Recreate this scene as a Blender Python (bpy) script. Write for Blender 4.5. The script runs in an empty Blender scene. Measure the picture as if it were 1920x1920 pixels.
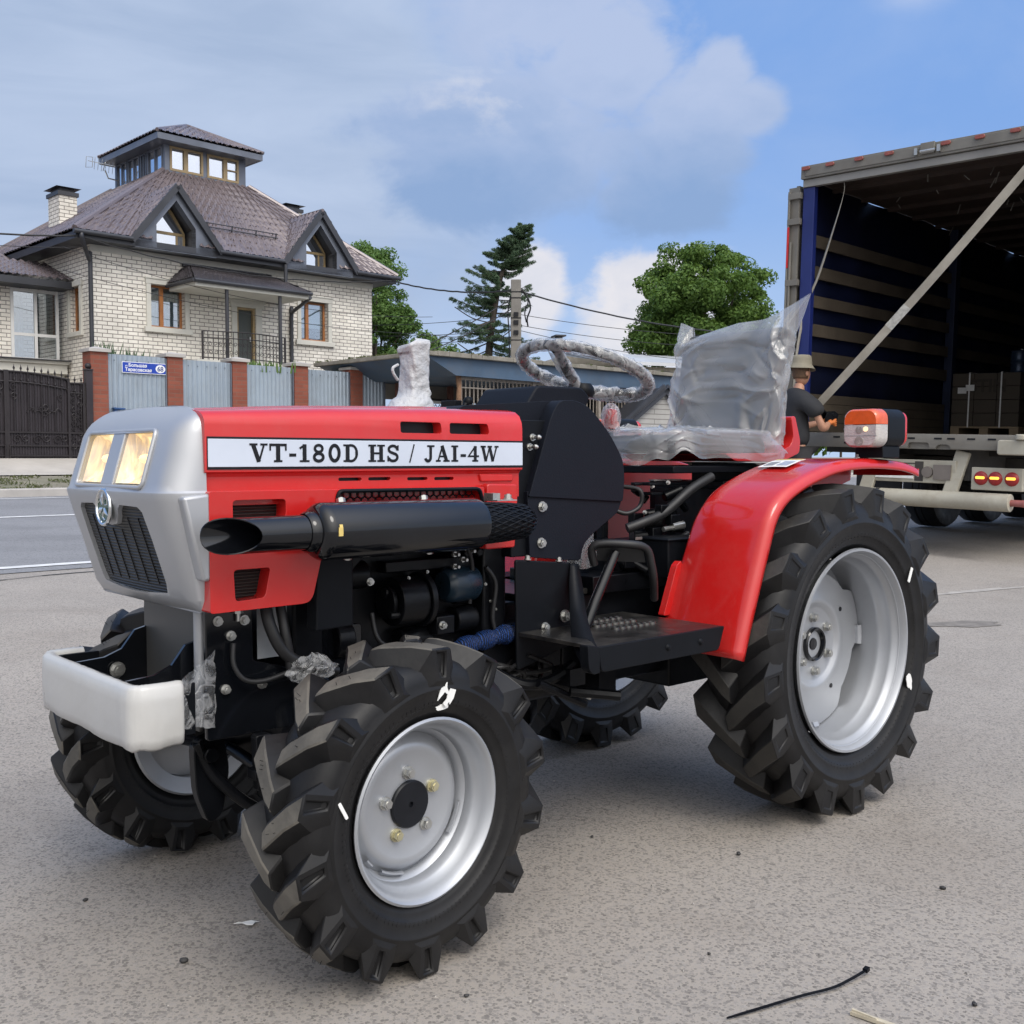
import bpy, bmesh, math, random
import numpy as np
from mathutils import Vector, Matrix
random.seed(7); rng = np.random.default_rng(11)
SC = bpy.context.scene
COL = SC.collection
R = math.radians

# ------------------------------------------------------------------ object helpers
def tag(o, label=None, cat=None, group=None, kind=None):
    if label: o['label'] = label
    if cat: o['category'] = cat
    if group: o['group'] = group
    if kind: o['kind'] = kind
    return o

def empty(name, loc=(0, 0, 0), rz=0.0, parent=None):
    o = bpy.data.objects.new(name, None)
    o.empty_display_size = 0.1
    COL.objects.link(o)
    o.location = loc; o.rotation_euler = (0, 0, rz)
    if parent: o.parent = parent
    return o

def copy_tree(o, parent=None):
    c = o.copy(); COL.objects.link(c)
    if parent is not None: c.parent = parent
    for ch in list(o.children):
        copy_tree(ch, c)
    return c

class MB:
    def __init__(s): s.V = []; s.F = []; s.UV = {}
    def add(s, verts, faces):
        b = len(s.V)
        s.V += [tuple(map(float, v)) for v in verts]
        s.F += [tuple(i + b for i in f) for f in faces]
        return b
    def hexa(s, p):      # p: 4 bottom (ccw) + 4 top
        s.add(p, [(3, 2, 1, 0), (4, 5, 6, 7), (0, 1, 5, 4), (1, 2, 6, 5), (2, 3, 7, 6), (3, 0, 4, 7)])
    def box(s, x0, x1, y0, y1, z0, z1):
        s.hexa([(x0, y0, z0), (x1, y0, z0), (x1, y1, z0), (x0, y1, z0), (x0, y0, z1), (x1, y0, z1), (x1, y1, z1), (x0, y1, z1)])
    def beam(s, p0, p1, w, h, up=(0, 0, 1)):
        p0 = Vector(p0); p1 = Vector(p1); d = (p1 - p0).normalized(); u = Vector(up)
        sd = d.cross(u)
        if sd.length < 1e-4: sd = d.cross(Vector((1, 0, 0)))
        sd.normalize(); u = sd.cross(d).normalized()
        a = sd * w / 2; b = u * h / 2
        s.hexa([p0 - a - b, p0 + a - b, p1 + a - b, p1 - a - b, p0 - a + b, p0 + a + b, p1 + a + b, p1 - a + b])
    def prism(s, poly, plane, a, b):
        def m(p, t):
            return {'xz': (p[0], t, p[1]), 'xy': (p[0], p[1], t), 'yz': (t, p[0], p[1])}[plane]
        n = len(poly)
        v = [m(p, a) for p in poly] + [m(p, b) for p in poly]
        f = [tuple(range(n)), tuple(range(2 * n - 1, n - 1, -1))] + [(i, i + n, (i + 1) % n + n, (i + 1) % n) for i in range(n)]
        s.add(v, f)
    def tube(s, pts, r, n=10, caps=True, closed=False):
        P = [Vector(p) for p in pts]; m = len(P)
        rr = r if hasattr(r, '__len__') else [r] * m
        rings = []; ref = None
        for i in range(m):
            if closed: d = (P[(i + 1) % m] - P[i - 1]).normalized()
            else: d = (P[min(i + 1, m - 1)] - P[max(i - 1, 0)]).normalized()
            if ref is None:
                ref = Vector((0, 0, 1)) if abs(d.z) < .9 else Vector((1, 0, 0))
            sd = d.cross(ref)
            if sd.length < 1e-5: sd = d.cross(Vector((0.3, 1, 0.2)))
            sd.normalize(); u = sd.cross(d).normalized(); ref = u
            rings.append([P[i] + (sd * math.cos(2 * math.pi * k / n) + u * math.sin(2 * math.pi * k / n)) * rr[i] for k in range(n)])
        b = len(s.V); F = []
        for i in range(m if closed else m - 1):
            j = (i + 1) % m
            for k in range(n):
                F.append((i * n + k, i * n + (k + 1) % n, j * n + (k + 1) % n, j * n + k))
        if caps and not closed:
            F.append(tuple(range(n - 1, -1, -1))); F.append(tuple((m - 1) * n + k for k in range(n)))
        s.add([v for r_ in rings for v in r_], F)
    def cyl(s, p0, p1, r, n=16, r1=None):
        s.tube([p0, p1], [r, r if r1 is None else r1], n)
    def lathe(s, prof, axis='y', c=(0, 0, 0), n=48, a0=0.0, a1=2 * math.pi):
        # prof: list of (radius, height along the axis)
        full = abs(a1 - a0 - 2 * math.pi) < 1e-6
        cnt = n if full else n + 1
        V = []
        for (r, h) in prof:
            for k in range(cnt):
                t = a0 + (a1 - a0) * k / n
                ca, sa = r * math.cos(t), r * math.sin(t)
                V.append({'y': (c[0] + ca, c[1] + h, c[2] + sa), 'x': (c[0] + h, c[1] + ca, c[2] + sa), 'z': (c[0] + ca, c[1] + sa, c[2] + h)}[axis])
        F = []
        for i in range(len(prof) - 1):
            for k in range(n):
                k2 = (k + 1) % cnt
                F.append((i * cnt + k, i * cnt + k2, (i + 1) * cnt + k2, (i + 1) * cnt + k))
        s.add(V, F)
    def grid(s, G, closed_u=False):      # G[i][j] of points
        m = len(G); n = len(G[0]); F = []
        for i in range(m - 1):
            for j in range(n if closed_u else n - 1):
                j2 = (j + 1) % n
                F.append((i * n + j, i * n + j2, (i + 1) * n + j2, (i + 1) * n + j))
        return s.add([p for r_ in G for p in r_], F)
    def bolt(s, p, nrm, r=.011, h=.009):
        p = Vector(p); d = Vector(nrm).normalized()
        s.cyl(p, p + d * h * .3, r * 1.35, 14)
        s.cyl(p + d * h * .3, p + d * h * 1.3, r, 6)
        s.cyl(p + d * h * 1.3, p + d * h * 1.5, r * .55, 10)
    def build(s, name, m, parent=None, smooth=35, bevel=0.0, seg=2, recalc=True, loc=None):
        me = bpy.data.meshes.new(name)
        me.from_pydata(s.V, [], s.F)
        if recalc:
            bm = bmesh.new(); bm.from_mesh(me)
            bmesh.ops.recalc_face_normals(bm, faces=bm.faces)
            bm.to_mesh(me); bm.free()
        me.validate()
        o = bpy.data.objects.new(name, me); COL.objects.link(o)
        if m is not None: me.materials.append(m)
        if parent is not None: o.parent = parent
        if loc is not None: o.location = loc
        if bevel:
            b = o.modifiers.new('bevel', 'BEVEL'); b.width = bevel; b.segments = seg; b.limit_method = 'ANGLE'; b.angle_limit = R(40)
        if smooth and len(me.polygons):
            me.polygons.foreach_set('use_smooth', [True] * len(me.polygons))
            if smooth < 180: me.set_sharp_from_angle(angle=R(smooth))
        return o

def bolts(name, items, m, parent, smooth=30):
    """one object per bolt: (position, outward normal, radius, height)"""
    for p, nrm, r, h in items:
        b = MB(); b.bolt(p, nrm, r, h); b.build(name, m, parent, smooth)

def bake(o):
    """apply an object's modifiers"""
    dg = bpy.context.evaluated_depsgraph_get(); dg.update()
    me = bpy.data.meshes.new_from_object(o.evaluated_get(dg))
    mats = [m for m in o.data.materials]
    o.modifiers.clear(); o.data = me
    if not me.materials:
        for m in mats: me.materials.append(m)
    return o

def carve(o, *cutters):
    """boolean openings, applied at once; the cutters are removed again"""
    for c in cutters:
        md = o.modifiers.new('cut', 'BOOLEAN'); md.object = c; md.operation = 'DIFFERENCE'; md.solver = 'EXACT'
    bake(o)
    for c in cutters:
        bpy.data.objects.remove(c, do_unlink=True)
    while len(o.data.materials) > 1: o.data.materials.pop()
    o.data.polygons.foreach_set('material_index', [0] * len(o.data.polygons))
    o.data.polygons.foreach_set('use_smooth', [True] * len(o.data.polygons))
    o.data.set_sharp_from_angle(angle=R(32))
    return o

def text_mesh(body, name, m, size, extrude, parent, mat4, bold=0.0, align='LEFT'):
    cu = bpy.data.curves.new(name, 'FONT'); cu.body = body; cu.size = size; cu.extrude = extrude; cu.align_x = align; cu.offset = bold
    t = bpy.data.objects.new(name, cu); COL.objects.link(t)
    dg = bpy.context.evaluated_depsgraph_get(); dg.update()
    me = bpy.data.meshes.new_from_object(t.evaluated_get(dg))
    bpy.data.objects.remove(t, do_unlink=True)
    me.transform(mat4)
    o = bpy.data.objects.new(name, me); COL.objects.link(o); me.materials.clear(); me.materials.append(m)
    if parent: o.parent = parent
    return o

def rrect(w, h, r, n=5, cx=0, cy=0):
    """rounded rectangle polygon"""
    P = []
    for (sx, sy, a0) in ((1, 1, 0), (-1, 1, 90), (-1, -1, 180), (1, -1, 270)):
        for k in range(n + 1):
            a = R(a0 + 90 * k / n)
            P.append((cx + sx * (w / 2 - r) + r * math.cos(a), cy + sy * (h / 2 - r) + r * math.sin(a)))
    return P

def roundpoly(P, r, n=4):
    """round the corners of a polygon; r a number or one per corner"""
    out = []; m = len(P)
    for i in range(m):
        a, b, c = Vector((*P[i - 1], 0)), Vector((*P[i], 0)), Vector((*P[(i + 1) % m], 0))
        ri = r[i] if hasattr(r, '__len__') else r
        if ri <= 0: out.append(P[i]); continue
        u = (a - b); v = (c - b)
        d = min(ri, u.length * .48, v.length * .48)
        p0 = b + u.normalized() * d; p1 = b + v.normalized() * d
        for k in range(n + 1):
            t = k / n
            q = p0 * (1 - t) ** 2 + b * 2 * t * (1 - t) + p1 * t * t
            out.append((q.x, q.y))
    return out

def smooth_path(pts, sub=6):
    """Catmull-Rom through the points"""
    P = [Vector(p) for p in pts]; out = []
    for i in range(len(P) - 1):
        p0 = P[max(i - 1, 0)]; p1 = P[i]; p2 = P[i + 1]; p3 = P[min(i + 2, len(P) - 1)]
        for k in range(sub):
            t = k / sub
            out.append(.5 * ((2 * p1) + (p2 - p0) * t + (2 * p0 - 5 * p1 + 4 * p2 - p3) * t * t + (3 * p1 - p0 - 3 * p2 + p3) * t ** 3))
    out.append(P[-1]); return out

# ------------------------------------------------------------------ materials
def nd(nt, typ, **kw):
    n = nt.nodes.new(typ)
    for k, v in kw.items():
        if k in n.inputs: n.inputs[k].default_value = v
        else: setattr(n, k, v)
    return n

def new_mat(name):
    m = bpy.data.materials.new(name); m.use_nodes = True
    nt = m.node_tree; nt.nodes.clear()
    out = nt.nodes.new('ShaderNodeOutputMaterial')
    b = nt.nodes.new('ShaderNodeBsdfPrincipled')
    nt.links.new(b.outputs[0], out.inputs[0])
    return m, nt, b, out

def c4(c): return (c[0], c[1], c[2], 1.0)

def ramp(nt, stops, interp='LINEAR'):
    r = nt.nodes.new('ShaderNodeValToRGB'); r.color_ramp.interpolation = interp
    el = r.color_ramp.elements
    while len(el) < len(stops): el.new(.5)
    for e, (p, c) in zip(el, stops):
        e.position = p; e.color = c4(c) if hasattr(c, '__len__') else (c, c, c, 1)
    return r

def mixc(nt, fac, a, b, mode='MIX'):
    m = nt.nodes.new('ShaderNodeMix'); m.data_type = 'RGBA'; m.blend_type = mode
    for sock, v in ((m.inputs[0], fac), (m.inputs[6], a), (m.inputs[7], b)):
        if hasattr(v, 'is_output') or isinstance(v, bpy.types.NodeSocket): nt.links.new(v, sock)
        elif hasattr(v, '__len__'): sock.default_value = c4(v)
        else: sock.default_value = v
    return m.outputs[2]

def math_(nt, op, a, b=None, c=None, clamp=False):
    m = nt.nodes.new('ShaderNodeMath'); m.operation = op; m.use_clamp = clamp
    for i, v in enumerate((a, b, c)):
        if v is None: continue
        if isinstance(v, bpy.types.NodeSocket): nt.links.new(v, m.inputs[i])
        else: m.inputs[i].default_value = v
    return m.outputs[0]

def simple(name, col, rough=.5, metal=0.0, var=.12, vscale=6.0, bump=0.0, bscale=40.0, coat=0.0, spec=.5, dust=0.0, dustcol=(.28, .24, .19), dscale=9.0, rvar=.08, emit=None):
    """a principled material with noise in its colour, roughness and relief, and optional patches of dust"""
    m, nt, b, out = new_mat(name)
    tc = nt.nodes.new('ShaderNodeTexCoord')
    no = nd(nt, 'ShaderNodeTexNoise', Scale=vscale, Detail=5.0, Roughness=.6)
    nt.links.new(tc.outputs['Object'], no.inputs['Vector'])
    lo = tuple(max(0, x * (1 - var)) for x in col); hi = tuple(min(1, x * (1 + var)) for x in col)
    rp = ramp(nt, [(.3, lo), (.7, hi)])
    nt.links.new(no.outputs['Fac'], rp.inputs[0])
    colour = rp.outputs[0]
    if dust > 0:
        n2 = nd(nt, 'ShaderNodeTexNoise', Scale=dscale, Detail=8.0, Roughness=.7)
        nt.links.new(tc.outputs['Object'], n2.inputs['Vector'])
        r2 = ramp(nt, [(.42, 0.0), (.75, dust)])
        nt.links.new(n2.outputs['Fac'], r2.inputs[0])
        colour = mixc(nt, r2.outputs[0], colour, dustcol)
    nt.links.new(colour, b.inputs['Base Color'])
    rr = ramp(nt, [(.3, max(0.02, rough - rvar)), (.7, min(1, rough + rvar))])
    nt.links.new(no.outputs['Fac'], rr.inputs[0]); nt.links.new(rr.outputs[0], b.inputs['Roughness'])
    b.inputs['Metallic'].default_value = metal
    b.inputs['Specular IOR Level'].default_value = spec
    b.inputs['Coat Weight'].default_value = coat; b.inputs['Coat Roughness'].default_value = .08
    if bump > 0:
        n3 = nd(nt, 'ShaderNodeTexNoise', Scale=bscale, Detail=4.0)
        nt.links.new(tc.outputs['Object'], n3.inputs['Vector'])
        bp = nd(nt, 'ShaderNodeBump', Strength=bump, Distance=.01)
        nt.links.new(n3.outputs['Fac'], bp.inputs['Height']); nt.links.new(bp.outputs[0], b.inputs['Normal'])
    if emit:
        b.inputs['Emission Color'].default_value = c4(emit[0]); b.inputs['Emission Strength'].default_value = emit[1]
    return m

M = {}
M['red'] = simple('red_paint', (.52, .014, .013), .17, 0, .05, 3, .012, 4, coat=.5, spec=.45, rvar=.05, dust=.10, dustcol=(.30, .16, .14), dscale=14)
M['red_plain'] = simple('red_plain', (.45, .018, .016), .38, 0, .10, 3, .03, 8, coat=.2)
M['silver'] = simple('silver_paint', (.42, .43, .45), .40, .50, .05, 4, .015, 6, coat=.25)
M['rim'] = simple('rim_silver', (.40, .415, .44), .40, .55, .06, 5, .02, 9, coat=.15)
M['plate'] = simple('plate_silver', (.56, .61, .70), .38, .1, .06, 5, .04, 20)
M['ink'] = simple('black_ink', (.006, .007, .010), .4, 0, .2, 30, spec=.3)
M['black'] = simple('black_satin', (.0055, .0065, .0088), .45, 0, .2, 6, .03, 30, spec=.14)
M['black_gloss'] = simple('black_gloss', (.005, .0058, .0078), .13, 0, .3, 6, .02, 7, coat=.30, spec=.4, rvar=.04)
M['cowl'] = simple('black_textured_plastic', (.0072, .0090, .0145), .56, 0, .12, 4, .08, 260, spec=.14)
M['engine'] = simple('engine_black', (.004, .0045, .006), .34, 0, .4, 9, .15, 25, spec=.2)
M['engine_blue'] = simple('filter_blue', (.010, .022, .035), .30, 0, .3, 9)
M['steel'] = simple('zinc_steel', (.48, .48, .46), .34, .85, .12, 30, .05, 60)
M['zinc_yellow'] = simple('zinc_yellow', (.58, .54, .36), .35, .7, .2, 40)
M['chrome'] = simple('chrome', (.75, .76, .76), .10, 1.0, .04, 20)
M['badge_green'] = simple('badge_ground', (.12, .20, .16), .2, .5, .2, 30)
M['rubber'] = simple('tyre_rubber', (.0068, .0068, .0076), .46, 0, .3, 8, .10, 30, dust=.13, dustcol=(.075, .069, .060), dscale=5, spec=.32, rvar=.12)
M['lug_top'] = simple('tread_face', (.070, .065, .056), .72, 0, .3, 14, .15, 60, dust=.75, dustcol=(.19, .172, .142), dscale=5)
M['lug_top_dark'] = simple('tread_face_dark', (.026, .025, .023), .66, 0, .3, 12, .15, 60, dust=.4, dustcol=(.075, .066, .054), dscale=6)
M['black_rubber'] = simple('hose_rubber', (.012, .012, .013), .5, 0, .2, 12)
M['step'] = simple('step_plate', (.018, .0175, .017), .34, .1, .4, 14, .1, 60, dust=.3, dustcol=(.10, .09, .075), dscale=14)
M['foam'] = simple('white_foam', (.50, .50, .49), .34, 0, .05, 7, .22, 14, coat=.35, dust=.14, dustcol=(.50, .44, .34), dscale=4)
M['white_wrap'] = simple('white_wrap', (.44, .45, .47), .5, 0, .10, 14, .9, 46)
M['paper'] = simple('paper_white', (.76, .76, .74), .7, 0, .08, 30)
M['yellow_tag'] = simple('yellow_tag', (.66, .50, .16), .5, 0, .1, 40)
M['blue_net'] = None
M['seat'] = simple('seat_vinyl', (.060, .064, .066), .5, 0, .15, 6, .1, 30)
M['reflector'] = None
# ------------------------------------------------------------------ camera, sky, sun
PIT = math.atan(100 / 2000.0); CAMZ = .945
cam = bpy.data.cameras.new('camera'); cam.lens = 37.5; cam.sensor_width = 36; cam.clip_end = 3000; cam.clip_start = .05
co = bpy.data.objects.new('camera', cam); COL.objects.link(co)
co.location = (0, 0, CAMZ); co.rotation_euler = (math.pi / 2 - PIT, 0, 0)
SC.camera = co
SC.view_settings.view_transform = 'Standard'; SC.view_settings.look = 'None'
SC.view_settings.exposure = 0.0; SC.view_settings.gamma = 1.0
SC.render.engine = 'CYCLES'
SC.cycles.max_bounces = 8; SC.cycles.transparent_max_bounces = 12
SC.cycles.caustics_reflective = False; SC.cycles.caustics_refractive = False

SUN_EL, SUN_AZ = R(50), R(150)          # compass-like: 0 = +Y, clockwise; the veiled sun is high behind the camera's right shoulder
sdir = Vector((math.sin(SUN_AZ) * math.cos(SUN_EL), math.cos(SUN_AZ) * math.cos(SUN_EL), math.sin(SUN_EL)))
sl = bpy.data.lights.new('sun', 'SUN'); sl.energy = 1.3; sl.angle = R(24); sl.color = (1.0, .95, .88)
so = bpy.data.objects.new('sun', sl); COL.objects.link(so)
so.rotation_euler = (-sdir).to_track_quat('-Z', 'Y').to_euler()

w = bpy.data.worlds.new("World"); SC.world = w; w.use_nodes = True
nt = w.node_tree; nt.nodes.clear()
wo = nt.nodes.new('ShaderNodeOutputWorld'); bg = nt.nodes.new('ShaderNodeBackground')
nt.links.new(bg.outputs[0], wo.inputs[0]); bg.inputs['Strength'].default_value = .10
sky = nt.nodes.new('ShaderNodeTexSky'); sky.sky_type = 'NISHITA'; sky.sun_disc = False
sky.sun_elevation = SUN_EL; sky.sun_rotation = SUN_AZ; sky.air_density = 1.0; sky.dust_density = .6; sky.ozone_density = 1.5
tc = nt.nodes.new('ShaderNodeTexCoord'); sx = nt.nodes.new('ShaderNodeSeparateXYZ')
nt.links.new(tc.outputs['Generated'], sx.inputs[0])
az = math_(nt, 'ARCTAN2', sx.outputs[0], sx.outputs[1])
el = math_(nt, 'ARCSINE', sx.outputs[2])
def fbm(scale, detail, rough, dist=0.0, sz=(1, 1, 1.6), off=(0, 0, 0)):
    mp = nt.nodes.new('ShaderNodeMapping'); mp.inputs['Scale'].default_value = sz; mp.inputs['Location'].default_value = off
    nt.links.new(tc.outputs['Generated'], mp.inputs[0])
    n = nd(nt, 'ShaderNodeTexNoise', Scale=scale, Detail=detail, Roughness=rough, Distortion=dist)
    nt.links.new(mp.outputs[0], n.inputs['Vector']); return math_(nt, 'SUBTRACT', n.outputs['Fac'], .5)
nA = fbm(5.0, 9, .56, .3); nB = fbm(11.0, 10, .6, .2, off=(3, 1, 2)); nC = fbm(2.6, 6, .5, off=(7, 2, 5)); nS = fbm(4.0, 7, .55, .5, (1, 1, 4.5), (1, 5, 3))
def blob(a0, e0, sa, se, kA, kB, edge):
    dx = math_(nt, 'DIVIDE', math_(nt, 'SUBTRACT', az, R(a0)), R(sa)); dy = math_(nt, 'DIVIDE', math_(nt, 'SUBTRACT', el, R(e0)), R(se))
    d = math_(nt, 'SQRT', math_(nt, 'ADD', math_(nt, 'MULTIPLY', dx, dx), math_(nt, 'MULTIPLY', dy, dy)))
    d = math_(nt, 'ADD', d, math_(nt, 'MULTIPLY', nA, kA)); d = math_(nt, 'ADD', d, math_(nt, 'MULTIPLY', nB, kB))
    mr = nt.nodes.new('ShaderNodeMapRange'); mr.interpolation_type = 'SMOOTHSTEP'
    mr.inputs['From Min'].default_value = 1.0; mr.inputs['From Max'].default_value = 1.0 - edge
    nt.links.new(d, mr.inputs['Value']); return mr.outputs[0]
def K(c, k=10.0): return tuple(x * k for x in c)
col = mixc(nt, .85, sky.outputs[0], K((.235, .43, .86)))
# pale air towards the horizon
mr = nt.nodes.new('ShaderNodeMapRange'); mr.interpolation_type = 'SMOOTHSTEP'
mr.inputs['From Min'].default_value = R(17); mr.inputs['From Max'].default_value = R(1); nt.links.new(el, mr.inputs['Value'])
col = mixc(nt, math_(nt, 'MULTIPLY', mr.outputs[0], .78), col, K((.56, .70, .90)))
# thin high cloud all round
thin = nt.nodes.new('ShaderNodeMapRange'); thin.inputs['From Min'].default_value = -.02; thin.inputs['From Max'].default_value = .22
nt.links.new(nA, thin.inputs['Value'])
col = mixc(nt, math_(nt, 'MULTIPLY', thin.outputs[0], .14), col, K((.62, .70, .86)))
# the overcast sheet over the left and the camera's back
lit = mixc(nt, math_(nt, 'ADD', math_(nt, 'MULTIPLY', nS, 2.6), .5, clamp=True), K((.40, .505, .70)), K((.52, .62, .81)))
back = math_(nt, 'MULTIPLY', math_(nt, 'SUBTRACT', math_(nt, 'MULTIPLY', sx.outputs[1], -1.0), math_(nt, 'MULTIPLY', nC, .8)), 2.2, clamp=True)
col = mixc(nt, back, col, K((.50, .53, .60)))
col = mixc(nt, math_(nt, 'MULTIPLY', blob(-26, 17, 33, 30, .5, .2, .40), .96), col, lit)
# white cumulus low in the middle, in front of the pale air
cum = mixc(nt, math_(nt, 'ADD', math_(nt, 'MULTIPLY', nB, 2.0), .55, clamp=True), K((.68, .70, .78)), K((1.0, .93, .89)))
col = mixc(nt, math_(nt, 'MULTIPLY', blob(7.6, 6.4, 5.6, 5.0, 1.2, 1.25, .36), .86), col, cum)
col = mixc(nt, math_(nt, 'MULTIPLY', blob(1.2, 8.8, 2.3, 3.8, 1.2, 1.25, .42), .78), col, cum)
col = mixc(nt, math_(nt, 'MULTIPLY', blob(11, 4.0, 15, 4.0, .5, .3, .7), .75), col, K((.66, .71, .82)))
# the grey-blue cloud bank in the middle: several heads, bright towards their tops, dark at the base
bank = None
for (a0, e0, sa, se) in ((9.4, 17.0, 4.6, 4.0), (5.2, 20.2, 5.2, 4.2), (.2, 15.6, 9.5, 4.8), (12.3, 17.4, 2.3, 2.0), (1.5, 23.4, 7.5, 5.0), (10.9, 19.2, 2.2, 1.9), (7.5, 13.6, 5.0, 2.6)):
    k_ = blob(a0, e0, sa, se, .95, 1.15, .40); bank = k_ if bank is None else math_(nt, 'MAXIMUM', bank, k_)
hgt = nt.nodes.new('ShaderNodeMapRange'); hgt.interpolation_type = 'SMOOTHSTEP'; hgt.inputs['From Min'].default_value = R(12.0); hgt.inputs['From Max'].default_value = R(21.0)
nt.links.new(math_(nt, 'ADD', el, math_(nt, 'MULTIPLY', nA, .22)), hgt.inputs['Value'])
dark = mixc(nt, math_(nt, 'ADD', math_(nt, 'MULTIPLY', nB, .9), hgt.outputs[0], clamp=True), K((.27, .405, .665)), K((.475, .57, .79)))
col = mixc(nt, math_(nt, 'MULTIPLY', bank, .94), col, dark)
# bright wisps where the bank opens
op = math_(nt, 'MULTIPLY', blob(-1.2, 18.4, 6.0, 2.6, .5, .3, .9), math_(nt, 'MULTIPLY', math_(nt, 'ADD', math_(nt, 'ADD', nS, nB), .06), 5.0, clamp=True))
col = mixc(nt, math_(nt, 'MULTIPLY', op, .85), col, K((.70, .73, .82)))
op2 = math_(nt, 'MULTIPLY', blob(20.3, 22.0, 3.2, 1.6, .5, .3, .9), math_(nt, 'MULTIPLY', math_(nt, 'ADD', math_(nt, 'ADD', nS, nB), .02), 5.0, clamp=True))
col = mixc(nt, math_(nt, 'MULTIPLY', op2, .5), col, K((.58, .66, .86)))
# light of the veiled sun behind the camera
dp = nt.nodes.new('ShaderNodeVectorMath'); dp.operation = 'DOT_PRODUCT'; dp.inputs[1].default_value = sdir
nt.links.new(tc.outputs['Generated'], dp.inputs[0])
gl = math_(nt, 'POWER', math_(nt, 'MAXIMUM', dp.outputs['Value'], 0.0), 3.2)
glow = mixc(nt, 1.0, (0, 0, 0), K((2.7, 2.58, 2.42)))
add = nt.nodes.new('ShaderNodeMix'); add.data_type = 'RGBA'; add.blend_type = 'ADD'
nt.links.new(gl, add.inputs[0]); nt.links.new(col, add.inputs[6]); nt.links.new(glow, add.inputs[7])
nt.links.new(add.outputs[2], bg.inputs['Color'])

# ------------------------------------------------------------------ street frame and the lie of the land
SV = Vector((.714, .70, 0)).normalized(); NV = Vector((-SV.y, SV.x, 0))      # along the street / across it
S_ANG = math.atan2(SV.y, SV.x)
GN = [(-300, 0), (3.2, 0), (5.6, .14), (8.0, .16), (12.9, .26), (16.8, .36), (17.0, .38), (19.4, .66), (20.6, .90), (24, .93), (60, 1.1), (900, 1.1)]
def gz(n): return float(np.interp(n, [a for a, b in GN], [b for a, b in GN]))
def sn(s, n, z=None):
    p = SV * s + NV * n; p.z = gz(n) if z is None else z
    return p
def inv(p): p = Vector(p); return p.dot(SV), p.dot(NV)

def strip(name, n0, n1, lift, m, s0=-150, s1=260, step=.6, kind='structure', sstep=None):
    ns = sorted(set([n0, n1] + [a for a, b in GN if n0 < a < n1]))
    ss = [s0, s1] if not sstep else list(np.arange(s0, s1 + .01, sstep))
    b = MB(); b.grid([[tuple(sn(s, n) + Vector((0, 0, lift))) for s in ss] for n in ns])
    o = b.build(name, m, None, smooth=0)
    if kind: tag(o, kind=kind)
    return o

def asphalt(name, matrix, stones, sc, amount, macro=.14, stain=(.20, .17, .14), stainf=.35, bump=.35):
    m, nt, b, out = new_mat(name)
    tc = nt.nodes.new('ShaderNodeTexCoord')
    mp = nt.nodes.new('ShaderNodeMapping'); nt.links.new(tc.outputs['Object'], mp.inputs[0])
    wn = nd(nt, 'ShaderNodeTexNoise', Scale=sc * .7, Detail=2.0); nt.links.new(tc.outputs['Object'], wn.inputs['Vector'])
    vm = nt.nodes.new('ShaderNodeVectorMath'); vm.operation = 'MULTIPLY_ADD'
    nt.links.new(wn.outputs['Color'], vm.inputs[0]); vm.inputs[1].default_value = (.6 / sc,) * 3; nt.links.new(mp.outputs[0], vm.inputs[2])
    vo = nd(nt, 'ShaderNodeTexVoronoi', Scale=sc); vo.inputs['Randomness'].default_value = 1.0
    nt.links.new(vm.outputs[0], vo.inputs['Vector'])
    sp = nt.nodes.new('ShaderNodeSeparateColor'); nt.links.new(vo.outputs['Color'], sp.inputs[0])
    thr = math_(nt, 'MULTIPLY_ADD', sp.outputs[0], amount * .8, amount * .28)
    stone = nt.nodes.new('ShaderNodeMapRange'); stone.inputs['From Min'].default_value = .05; stone.inputs['From Max'].default_value = -.05
    nt.links.new(math_(nt, 'SUBTRACT', vo.outputs['Distance'], thr), stone.inputs['Value'])
    fine = nd(nt, 'ShaderNodeTexNoise', Scale=sc * 4, Detail=4.0, Roughness=.7); nt.links.new(tc.outputs['Object'], fine.inputs['Vector'])
    fr = ramp(nt, [(.25, .72), (.75, 1.25)]); nt.links.new(fine.outputs['Fac'], fr.inputs[0])
    scol = mixc(nt, sp.outputs[1], tuple(x * .70 for x in stones), tuple(x * 1.4 for x in stones))
    col = mixc(nt, stone.outputs[0], matrix, scol)
    col = mixc(nt, .75, col, fr.outputs[0], 'MULTIPLY')
    big = nd(nt, 'ShaderNodeTexNoise', Scale=.55, Detail=6.0, Roughness=.6); nt.links.new(tc.outputs['Object'], big.inputs['Vector'])
    br = ramp(nt, [(.3, 1 - macro), (.7, 1 + macro)]); nt.links.new(big.outputs['Fac'], br.inputs[0])
    col = mixc(nt, 1.0, col, br.outputs[0], 'MULTIPLY')
    st = nd(nt, 'ShaderNodeTexNoise', Scale=1.3, Detail=7.0, Roughness=.65, Distortion=.6); nt.links.new(tc.outputs['Object'], st.inputs['Vector'])
    sr = ramp(nt, [(.52, 0.0), (.72, stainf)]); nt.links.new(st.outputs['Fac'], sr.inputs[0])
    col = mixc(nt, sr.outputs[0], col, stain)
    nt.links.new(col, b.inputs['Base Color'])
    b.inputs['Roughness'].default_value = .82; b.inputs['Specular IOR Level'].default_value = .3
    bp = nd(nt, 'ShaderNodeBump', Strength=bump, Distance=.004)
    hh = math_(nt, 'ADD', math_(nt, 'MULTIPLY', stone.outputs[0], .5), fine.outputs['Fac'])
    nt.links.new(hh, bp.inputs['Height']); nt.links.new(bp.outputs[0], b.inputs['Normal'])
    return m
M['lot'] = asphalt('lot_asphalt', (.335, .302, .265), (.238, .218, .197), 150, .74)
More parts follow.
